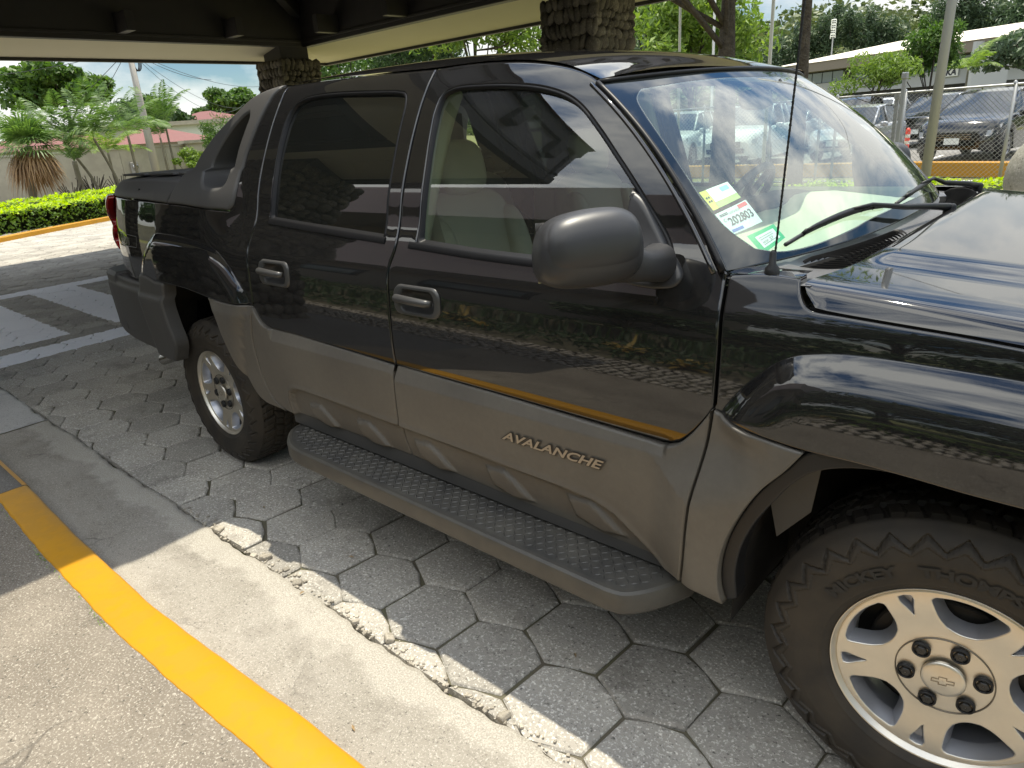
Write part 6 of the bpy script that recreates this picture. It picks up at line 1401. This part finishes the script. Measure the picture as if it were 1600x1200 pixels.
# ------------------------------------------------------------ parked cars
def cpaint(name,c,metal=.3): return mat('car_paint_'+name,c,.12,metal,.5,coat=.6)
CP=dict(silver=cpaint('silver',(.46,.47,.48),.35),black=cpaint('black',(.012,.012,.014)),white=cpaint('white',(.72,.73,.74),0),red=cpaint('red',(.38,.02,.025)),navy=cpaint('navy',(.012,.018,.045)),grey=cpaint('grey',(.14,.145,.15),.6),blue=cpaint('blue',(.06,.30,.62)))
CGL=mat('car_window_glass',(.03,.036,.04),.04,0,.8)
KIND=dict(
 suv=dict(L=4.75,W=1.93,H=1.72,body=[(2.36,.34,.72,.62),(2.30,.26,.90,.82),(2.0,.24,1.02,.93),(1.25,.24,1.12,.96),(.9,.24,1.13,.965),(-1.2,.24,1.16,.965),(-2.0,.26,1.15,.95),(-2.28,.34,1.08,.88),(-2.34,.45,.8,.8)],gh=[(1.15,1.12,1.13,.86,.80),(.35,1.13,1.62,.88,.70),(-.4,1.14,1.70,.88,.70),(-1.5,1.15,1.66,.87,.68),(-2.22,1.14,1.16,.83,.76)]),
 hatch=dict(L=4.0,W=1.72,H=1.52,body=[(2.0,.34,.62,.55),(1.95,.24,.76,.72),(1.7,.20,.90,.82),(1.1,.20,.98,.85),(.8,.2,.99,.86),(-1.1,.2,1.03,.86),(-1.75,.22,1.0,.83),(-1.96,.3,.92,.76),(-2.0,.4,.7,.7)],gh=[(1.05,.97,.98,.76,.70),(.30,.98,1.44,.77,.60),(-.3,1.0,1.52,.77,.60),(-1.3,1.02,1.47,.76,.58),(-1.9,1.0,1.02,.72,.66)]),
 sedan=dict(L=4.6,W=1.78,H=1.46,body=[(2.3,.34,.60,.58),(2.24,.22,.74,.76),(1.9,.2,.86,.84),(1.1,.2,.95,.88),(.8,.2,.96,.885),(-1.2,.2,1.0,.885),(-1.9,.22,1.02,.86),(-2.24,.3,.95,.80),(-2.3,.4,.7,.7)],gh=[(1.15,.95,.96,.80,.72),(.25,.96,1.40,.80,.60),(-.4,.98,1.45,.80,.60),(-1.0,.99,1.38,.79,.58),(-1.75,1.01,1.03,.76,.66)]),
 pickup=dict(L=5.3,W=1.86,H=1.80,body=[(2.64,.42,.78,.68),(2.58,.34,.98,.86),(2.2,.30,1.10,.91),(1.3,.30,1.18,.93),(1.0,.3,1.19,.93),(-.6,.3,1.22,.93),(-.8,.3,1.22,.93),(-2.4,.34,1.22,.92),(-2.62,.5,1.18,.90)],gh=[(1.35,1.17,1.18,.84,.78),(.65,1.19,1.70,.85,.68),(.1,1.2,1.78,.85,.68),(-.55,1.21,1.74,.84,.67),(-.85,1.2,1.24,.82,.74)]))
def make_car(kind,col,loc,rz,label,group='cars parked in the car park',detail=True,plate=True,rack=False,y0=-.03):
    K=KIND[kind];pm=CP[col];e=empty('parked_'+('car' if kind in('hatch','sedan') else kind),(loc[0],loc[1],(loc[2] if len(loc)>2 else 0)+y0),rz,label,{'suv':'suv','hatch':'car','sedan':'car','pickup':'pickup'}[kind],group)
    B=np.array(K['body']);xs=np.linspace(B[0,0],B[-1,0],34);sec=np.stack([np.interp(-xs,-B[:,0],B[:,k]) for k in (1,2,3)],1);V=[];F=[]
    wr_=.36 if kind in('suv','pickup') else .31;ax_=(K['L']*.305,-K['L']*.29)
    for x,(zb,zt,hw_) in zip(xs,sec):
        arch=max([max(0,1-((x-a)/(wr_*1.12))**2) for a in ax_])**.5*(wr_*1.12);zb2=max(zb,arch+wr_*.98 if arch>0 else 0)
        for (w_,z) in ((.90,zb),(.90,zb2),(.985,zb2+.02),(1.0,zb2*.5+zt*.5-.04),(.985,zt-.13),(.94,zt-.045),(.84,zt),(0,zt+.03)): V.append((x,-hw_*w_,z))
        for (w_,z) in ((.84,zt),(.94,zt-.045),(.985,zt-.13),(1.0,zb2*.5+zt*.5-.04),(.985,zb2+.02),(.90,zb2),(.90,zb)): V.append((x,hw_*w_,z))
    n=15
    for i in range(len(xs)-1):
        for j in range(n-1): F.append((i*n+j,i*n+j+1,(i+1)*n+j+1,(i+1)*n+j))
    F.append(tuple(range(n)));F.append(tuple((len(xs)-1)*n+j for j in range(n))[::-1]);bd_=autosmooth(mesh('body',V,F,pm,e),50)
    G=np.array(K['gh']);gx=np.concatenate([np.linspace(G[i,0],G[i+1,0],5)[:-1] for i in range(len(G)-1)]+[[G[-1,0]]]);gs=np.stack([np.interp(-gx,-G[:,0],G[:,k]) for k in (1,2,3,4)],1);V=[];F=[];FR=[]
    for x,(z0,z1,w0_,w1_) in zip(gx,gs):
        t=np.clip((z1-z0)/.45,0,1);wt=w0_+(w1_-w0_)*t;V+=[(x,-w0_,z0-.02),(x,-wt,z1-.035*t),(x,-wt+.07,z1),(x,0,z1+.02*t),(x,wt-.07,z1),(x,wt,z1-.035*t),(x,w0_,z0-.02)]
    m=7
    for i in range(len(gx)-1):
        rooft=(gx[i]<=G[1,0]+1e-6 and gx[i+1]>=G[3,0]-1e-6)
        for j in range(m-1):
            f=(i*m+j,i*m+j+1,(i+1)*m+j+1,(i+1)*m+j);(FR if (rooft and 0<j<m-2) else F).append(f)
    mesh('windows',V,F,CGL,e,True);mesh('roof',[(a,b,c+.004) for a,b,c in V],FR,pm,e,True)
    for sg in (-1,1):
        g=G;pl=MB()
        def pt(i,k,o=.012): return (g[i,0],sg*(g[i,3]+o*.3),g[i,1]) if k==0 else (g[i,0],sg*(g[i,4]+o),g[i,2]-.02)
        pl.tube([pt(0,0),pt(1,1)],.030,6);pl.tube([pt(1,1),pt(2,1),pt(3,1)],.026,6);pl.tube([pt(3,1),pt(4,0)],.045,6)
        for xx in (-.1,-1.05):
            if xx<G[3,0]: continue
            pl.tube([(xx,sg*(.88*K['W']/1.93*1.0),1.14*K['H']/1.72),(xx-.03,sg*(np.interp(-xx,-G[:,0],G[:,4])+.01),np.interp(-xx,-G[:,0],G[:,2])-.03)],.026,6)
        pl.build('pillars',pm,e,True)
        mb=MB();V_,F_=supere((.82*K['L']/4.7,sg*(K['W']/2+.07),1.10*K['H']/1.72),((1,0,0),(0,1,0),(0,0,1)),(.07,.11,.075),3,14,8);mb.add(V_,F_);mb.build('door_mirror',pm,e,True)
        mb=MB();fx=B[1,0];mb.add([(fx-.02,sg*B[1,3]*.52,B[1,2]-.16),(fx-.02,sg*B[1,3]*.98,B[1,2]-.12),(B[2,0]-.05,sg*B[2,3]*1.0,B[2,2]-.09),(B[2,0]-.02,sg*B[2,3]*.99,B[2,2]-.20),(fx+.01,sg*B[1,3]*.96,B[1,2]-.26),(fx+.045,sg*B[1,3]*.50,B[1,2]-.25)],[(0,1,4,5),(1,2,3,4)]);mb.build('headlight',CLRL,e)
        mb=MB();rx_=B[-2,0];mb.add([(rx_-.03,sg*B[-2,3]*.6,B[-2,2]-.16),(rx_-.01,sg*B[-2,3]*1.0,B[-2,2]-.14),(rx_+.22,sg*B[-3,3]*1.005,B[-2,2]-.12),(rx_+.2,sg*B[-3,3]*1.005,B[-2,2]-.28),(rx_-.02,sg*B[-2,3]*1.0,B[-2,2]-.34),(rx_-.05,sg*B[-2,3]*.6,B[-2,2]-.32)],[(0,1,4,5),(1,2,3,4)]);mb.build('tail_light',REDL,e)
        for a in ax_:
            w_=bpy.data.objects.new('wheel',None);COL.objects.link(w_);w_.parent=e;w_.location=(a,sg*(K['W']/2-.11),wr_);mb=MB();mb.lathe([(wr_*.62,-sg*-.095),(wr_*.9,sg*.10),(wr_,sg*.06),(wr_,-sg*.10),(wr_*.6,-sg*.1)],24,'y');mb.build('tyre',RUB,w_,True)
            mb=MB();rr_=wr_*.62
            mb.lathe([(rr_,sg*.09),(rr_*.93,sg*.075)],24,'y')
            for q_ in range(7):
                t=q_*2*math.pi/7;mb.add([(0.05*math.cos(t+1.2),sg*.085,.05*math.sin(t+1.2)),(.05*math.cos(t-1.2),sg*.085,.05*math.sin(t-1.2)),(rr_*.95*math.cos(t-.13),sg*.088,rr_*.95*math.sin(t-.13)),(rr_*.95*math.cos(t+.13),sg*.088,rr_*.95*math.sin(t+.13))],[(0,1,2,3)])
            mb.build('rim',ALUP,w_);mb=MB();mb.lathe([(rr_*.95,sg*.04),(.001,sg*.04)],24,'y');mb.build('hub_well',DARK,w_)
    fx=B[1,0];mb=MB();mb.box((fx+.055,0,B[1,2]-.26),(.03,B[1,3]*1.0,.17),bev=.01);g_=mb.build('grille',DARK,e)
    if kind in('suv','pickup'):
        for dz_ in (-.05,0,.05): mb=MB();mb.box((fx+.074,0,B[1,2]-.26+dz_),(.015,B[1,3]*1.0,.022));mb.build('grille_bar',CHR,g_)
    mb=MB();mb.box((fx+.075,0,B[0,1]+.14),(.04,B[1,3]*1.25,.13),bev=.02);mb.build('lower_intake',DARK,e)
    mb=MB();mb.box((fx+.10,0,B[0,1]+.20),(.01,.34,.15));mb.build('number_plate',WHT,e)
    mb=MB();mb.box((B[-1,0]-.01,0,B[-1,1]+.33),(.02,.34,.15));mb.build('number_plate',WHT,e)
    if rack: 
        for sg in (-1,1): mb=MB();mb.tube([(.3,sg*.62,K['H']-.02),(.2,sg*.62,K['H']+.05),(-1.2,sg*.62,K['H']+.05),(-1.3,sg*.62,K['H']-.03)],.02,6);mb.build('roof_rail',TRIM,e,True)
    if kind=='pickup': mb=MB();mb.box((-1.72,0,1.245),(1.6,1.5,.02));mb.build('bed_floor',DARK,e)
    return e
f=rad(-90)
make_car('suv','black',(-.1,20.9),rad(-98),'dark navy black suv facing the fence with a chrome barred grille',detail=True,rack=True)
make_car('hatch','silver',(-3.55,21.7),rad(-93),'silver grey hatchback turned toward the red bollard')
make_car('pickup','white',(-6.0,19.7),rad(-84),'white pickup behind the fence, seen through the windscreen')
make_car('suv','white',(-8.9,20.3),rad(-80),'white crossover with a wide dark grille, seen through the windscreen')
make_car('hatch','white',(-11.5,20.8),rad(-86),'white car at the far left seen through the windscreen')
make_car('hatch','red',(-13.0,26.5),rad(-75),'red hatchback behind the white crossover');make_car('suv','grey',(-10.2,27.0),rad(-88),'dark grey suv behind the white pickup')
make_car('suv','black',(-2.6,27.8),rad(-97),'black suv behind the bollard, second row');make_car('pickup','black',(-5.6,28.2),rad(-90),'black pickup with an open bed in the second row',rack=False)
make_car('suv','white',(-8.2,30.8),rad(-80),'long white suv roof beyond the silver hatchback',rack=True);make_car('hatch','blue',(-4.0,33.5),rad(-90),'bright blue car mostly hidden in the third row')
make_car('sedan','white',(-11.9,32.0),rad(-85),'white sedan far back near the sloping glass edge');make_car('suv','silver',(-1.0,34.5),rad(-95),'silver suv far back right of the lamp pole',rack=True);make_car('suv','black',(1.6,35.5),rad(-95),'black suv far back at the right edge')
make_car('sedan','silver',(3.2,21.0),rad(-95),'silver sedan just outside the right edge beside the dark suv');make_car('hatch','grey',(-7.0,38.5),rad(-90),'grey hatchback in the last row before the building');make_car('sedan','red',(-4.0,40.0),rad(-90),'dark red sedan in the last row');make_car('suv','white',(-10.5,39.0),rad(-90),'white suv in the last row left of the grey hatchback');make_car('sedan','white',(-1.4,41.0),rad(-92),'white sedan in the last row at right')
make_car('suv','silver',(-7.0,25.6),rad(-92),'silver suv with roof rails just behind the silver hatchback',rack=True);make_car('sedan','black',(-9.3,34.6),rad(-88),'black sedan in the third row left of the feathery tree');make_car('suv','white',(-6.6,34.9),rad(-92),'white suv in the third row between the two small trees');make_car('hatch','silver',(-14.3,38.6),rad(-88),'silver hatchback in the last row at far left');make_car('sedan','grey',(-12.8,43),rad(-88),'grey sedan parked against the commercial building');make_car('suv','black',(-9.6,43.4),rad(-90),'black suv parked against the commercial building');make_car('hatch','white',(-6.4,43.6),rad(-90),'white hatchback parked against the commercial building');make_car('sedan','silver',(-17.8,38.8),rad(-88),'silver sedan behind the tree trunks at far left')
make_car('sedan','grey',(-15.8,33),rad(-85),'grey sedan behind the red hatchback')
# ------------------------------------------------------------ trees of the car park
TA=tree('tree',(-3.85,13.0,0),9.5,(4.6,3.6,3.2),'big tree with a thick dark trunk rising behind the truck roof','tree',None,LG2,9000,.13,.30,26,3.2,bark=BARK,cz=5.9,asp=.25)
TB=tree('tree',(-2.25,13.1,0),9.5,(3.4,2.8,2.8),'tree with a slimmer dark trunk behind the aerial','tree',None,LG1,6500,.13,.17,20,3.6,cz=6.8,asp=.25)
tree('tree',(-4.34,25.55,0),3.5,(1.35,1.3,1.15),'small bright feathery tree with twin pale stakes above the silver hatchback','tree',None,LG2,3200,.09,.07,14,1.2,asp=.3);tree('tree',(-3.5,29.8,0),4.5,(1.25,1.2,1.6),'denser round topped tree beside the lamp pole','tree',None,LG1,3800,.11,.09,14,1.4,asp=.3)
palm((-3.6,37,1.0),1.6,12,1.7,'small palm in front of the commercial building sign','small palms by the commercial building',lm=LG2);
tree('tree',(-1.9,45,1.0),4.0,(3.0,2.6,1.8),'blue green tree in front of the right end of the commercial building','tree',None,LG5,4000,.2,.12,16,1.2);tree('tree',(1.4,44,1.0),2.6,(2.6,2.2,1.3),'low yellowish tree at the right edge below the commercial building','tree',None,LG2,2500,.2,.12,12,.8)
# canopy side trees
for (x,y,h_,r_,lm_,lb,n_) in ((-28.6,21.6,7.2,(3.4,3.4,2.4),LG1,'tree just right of the canopy corner column',3800),(-22.5,20.8,7.6,(3.0,3,2.6),LG3,'dark leafy tree above the rear of the truck roof',3800),(-18.6,20.6,8.0,(2.8,2.8,2.6),LG2,'bright leafy tree above the middle of the truck roof',3800),(-24.5,32.2,11.5,(3.4,3.2,3.6),LG1,'tall tree left of the near stone column, beyond the gap of sky',3500),(-14.6,27.6,10,(3.6,3.4,4.0),LG1,'tall tree right of the stone column',5000),(-10.6,24.2,7.0,(3.0,2.8,2.8),LG2,'bright yellow green tree behind the thin white pole',5000),(-13.0,22.0,4.4,(2.6,2.4,1.6),LG2,'low bright bush tree beside the stone column',3000),(-17.8,34,12,(4.2,4,4.6),LG1,'tall tree behind the stone column',4000)):
    tree('tree',(x,y,0),h_,r_,lb,'tree',None,lm_,n_,.17,.16,20,h_*.35,asp=.35)
# casuarinas and the wooded hill
hill=sheet('hill',-170,150,94,210,0,mat('hill_ground',(.09,.11,.045),.95,0,.1,noise=(.08,.8,(.20,.20,.09)),noise2=(.5,.5,(.05,.08,.025))),40,24,lambda x,y:.3+17*float(sstep(np.array((y-98)/75.)))+2*math.sin(x*.05)+1.5*math.sin(x*.13+y*.05)-max(0,(-x-60))*.02)
def hz_(x,y): return .3+17*float(sstep(np.array((y-98)/75.)))+2*math.sin(x*.05)+1.5*math.sin(x*.13+y*.05)-max(0,(-x-60))*.02
rs=random.Random(3)
k=0
protoA=[];HG='trees on the wooded hill'
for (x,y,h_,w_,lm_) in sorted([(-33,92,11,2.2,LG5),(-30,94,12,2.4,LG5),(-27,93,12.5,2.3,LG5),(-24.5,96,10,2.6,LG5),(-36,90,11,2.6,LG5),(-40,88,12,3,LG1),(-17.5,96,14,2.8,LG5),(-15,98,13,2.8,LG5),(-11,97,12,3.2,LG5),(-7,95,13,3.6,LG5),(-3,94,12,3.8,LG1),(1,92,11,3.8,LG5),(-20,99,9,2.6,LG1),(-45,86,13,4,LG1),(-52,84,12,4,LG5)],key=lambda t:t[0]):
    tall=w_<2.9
    lb=['tall wispy casuarina on the wooded hill','broad hill tree with leaves tinted blue green as haze','broad hill tree with mid green leaves'][0 if tall else (1 if lm_ is LG5 else 2)]
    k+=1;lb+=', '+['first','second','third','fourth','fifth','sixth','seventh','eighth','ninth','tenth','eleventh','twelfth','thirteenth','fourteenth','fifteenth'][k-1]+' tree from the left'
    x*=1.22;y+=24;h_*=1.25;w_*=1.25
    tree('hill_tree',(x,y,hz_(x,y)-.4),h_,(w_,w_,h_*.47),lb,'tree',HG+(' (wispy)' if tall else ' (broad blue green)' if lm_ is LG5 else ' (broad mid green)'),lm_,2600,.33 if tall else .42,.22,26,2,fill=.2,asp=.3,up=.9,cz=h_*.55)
V=[];F=[]
def wood_fn(n):
    X=RNG.uniform(-140,80,n);Y=RNG.uniform(98,175,n);K=np.sin(X*.31)*np.cos(Y*.27)+np.sin(X*.73+Y*.51);Z=np.array([hz_(a,b) for a,b in zip(X,Y)])+RNG.uniform(0,1,n)**.7*(3.2+1.5*K)+.2;return np.stack([X,Y,Z],1),np.tile([0,0,1.],(n,1))
V,F=leaves(30000,wood_fn,.75,.6,.6);tag(obj_np('hillside_wood',V,F,leafmat('leaf_hillside',(.05,.08,.03),(.15,.18,.07),.2)),'mixed low wood and scrub covering the hillside behind the commercial building','woodland',kind='stuff')
# ------------------------------------------------------------ commercial building
CB=mat('building_grey_wall',(.42,.43,.46),.8,0,.2,noise=(.3,.2,(.38,.38,.42)));CBR=mat('building_brown_fascia',(.21,.18,.155),.8,0,.2);CBT=mat('pale_sheet_roof',(.72,.66,.54),.6,0,.3);CBG=mat('building_window_glass',(.14,.20,.22),.06,0,.7);CBD=mat('building_shadow_void',(.05,.052,.06),.8)
cb=empty('commercial_building',(-21.2,84.8,.65),rad(-24.7),'two storey grey commercial building with a pale sloping roof and brown fascia','building')
mb=MB();mb.box((1,4,2.6),(22,8,1.3));mb.build('wall',CB,cb)            # white-grey spandrel band
mb=MB();mb.box((1,4.2,1.0),(21.6,7.6,2.0));mb.build('ground_floor',CBD,cb);mb=MB();mb.box((1,4.2,3.9),(21.7,7.7,1.4));mb.build('upper_windows_wall',CBD,cb)
for i in range(14):
    x=-9.2+i*1.5
    if 3<i<5: continue
    mb=MB();mb.box((x,.30,3.85),(1.38,.06,1.1));mb.build('window',CBG,cb)
V=[(-13.5,-1.6,4.55),(13.8,-1.6,4.55),(13.8,9,4.55),(-13.5,9,4.55),(-13.5,-1.6,5.5),(13.8,-1.6,5.5),(13.8,9,5.5),(-13.5,9,5.5)];mesh('fascia',V,[(0,1,5,4),(1,2,6,5),(2,3,7,6),(3,0,4,7),(3,2,1,0)],CBR,cb)
V=[(-13.6,-1.7,5.52),(13.9,-1.7,5.52),(12.0,5.5,6.95),(-1.5,5.5,6.95),(13.9,9,5.52),(-13.6,9,5.52)];mesh('roof',V,[(0,1,2,3),(1,4,2),(4,5,3,2),(5,0,3)],CBT,cb)
mb=MB();mb.box((13.0,-.2,2.6),(.3,5,5.4));mb.build('end_wall',CB,cb)
sg=empty('shop_sign',(0,0,0),0,'white sign lettered SIKA on the grey wall of the commercial building','sign');sg.location=(-21.2+9.0*math.cos(rad(24.7))-.12*math.sin(rad(24.7)),84.8-9.0*math.sin(rad(24.7))-.12*math.cos(rad(24.7)),3.85);sg.rotation_euler=(0,0,rad(-24.7));sg.scale=(.68,1,.68)
mb=MB();mb.box((0,0,0),(2.9,.10,1.6));mb.build('board',mat('sign_white',(.78,.78,.80),.6),sg)
for (tx,sz,z,bd_) in (('SIKA',1.15,-.62,.05),('Condominio',.44,.32,.015)):
    V,F=text_geo(tx,sz,.15,1.0,0,bd_,'CENTER');mb=MB();mb.add([(a,-.062,b+z) for a,b,c in V],F);mb.build('sign_lettering',mat('sign_ink',(.03,.03,.05),.6),sg)
vs_=empty('vertical_sign',(-29.7,97.3,10.2),0,'small white vertical sign on a post above the pale roof','sign')
mb=MB()
for k in range(4):
    z=-.9+k*.55
    for a,b in (((-.28,z),(.28,z)),((-.28,z),(-.28,z+.45)),((.28,z),(.28,z+.45)),((-.28,z+.45),(.28,z+.45)),((-.28,z+.22),(.28,z+.22))):
        if RNG.random()<.85: mb.tube([(a[0],0,a[1]),(b[0],0,b[1])],.05,4)
mb.build('sign_letters',WHT,vs_);mb=MB();mb.tube([(0,.1,-6),(0,.1,1.4)],.09,6);mb.build('post',GREYP,vs_)
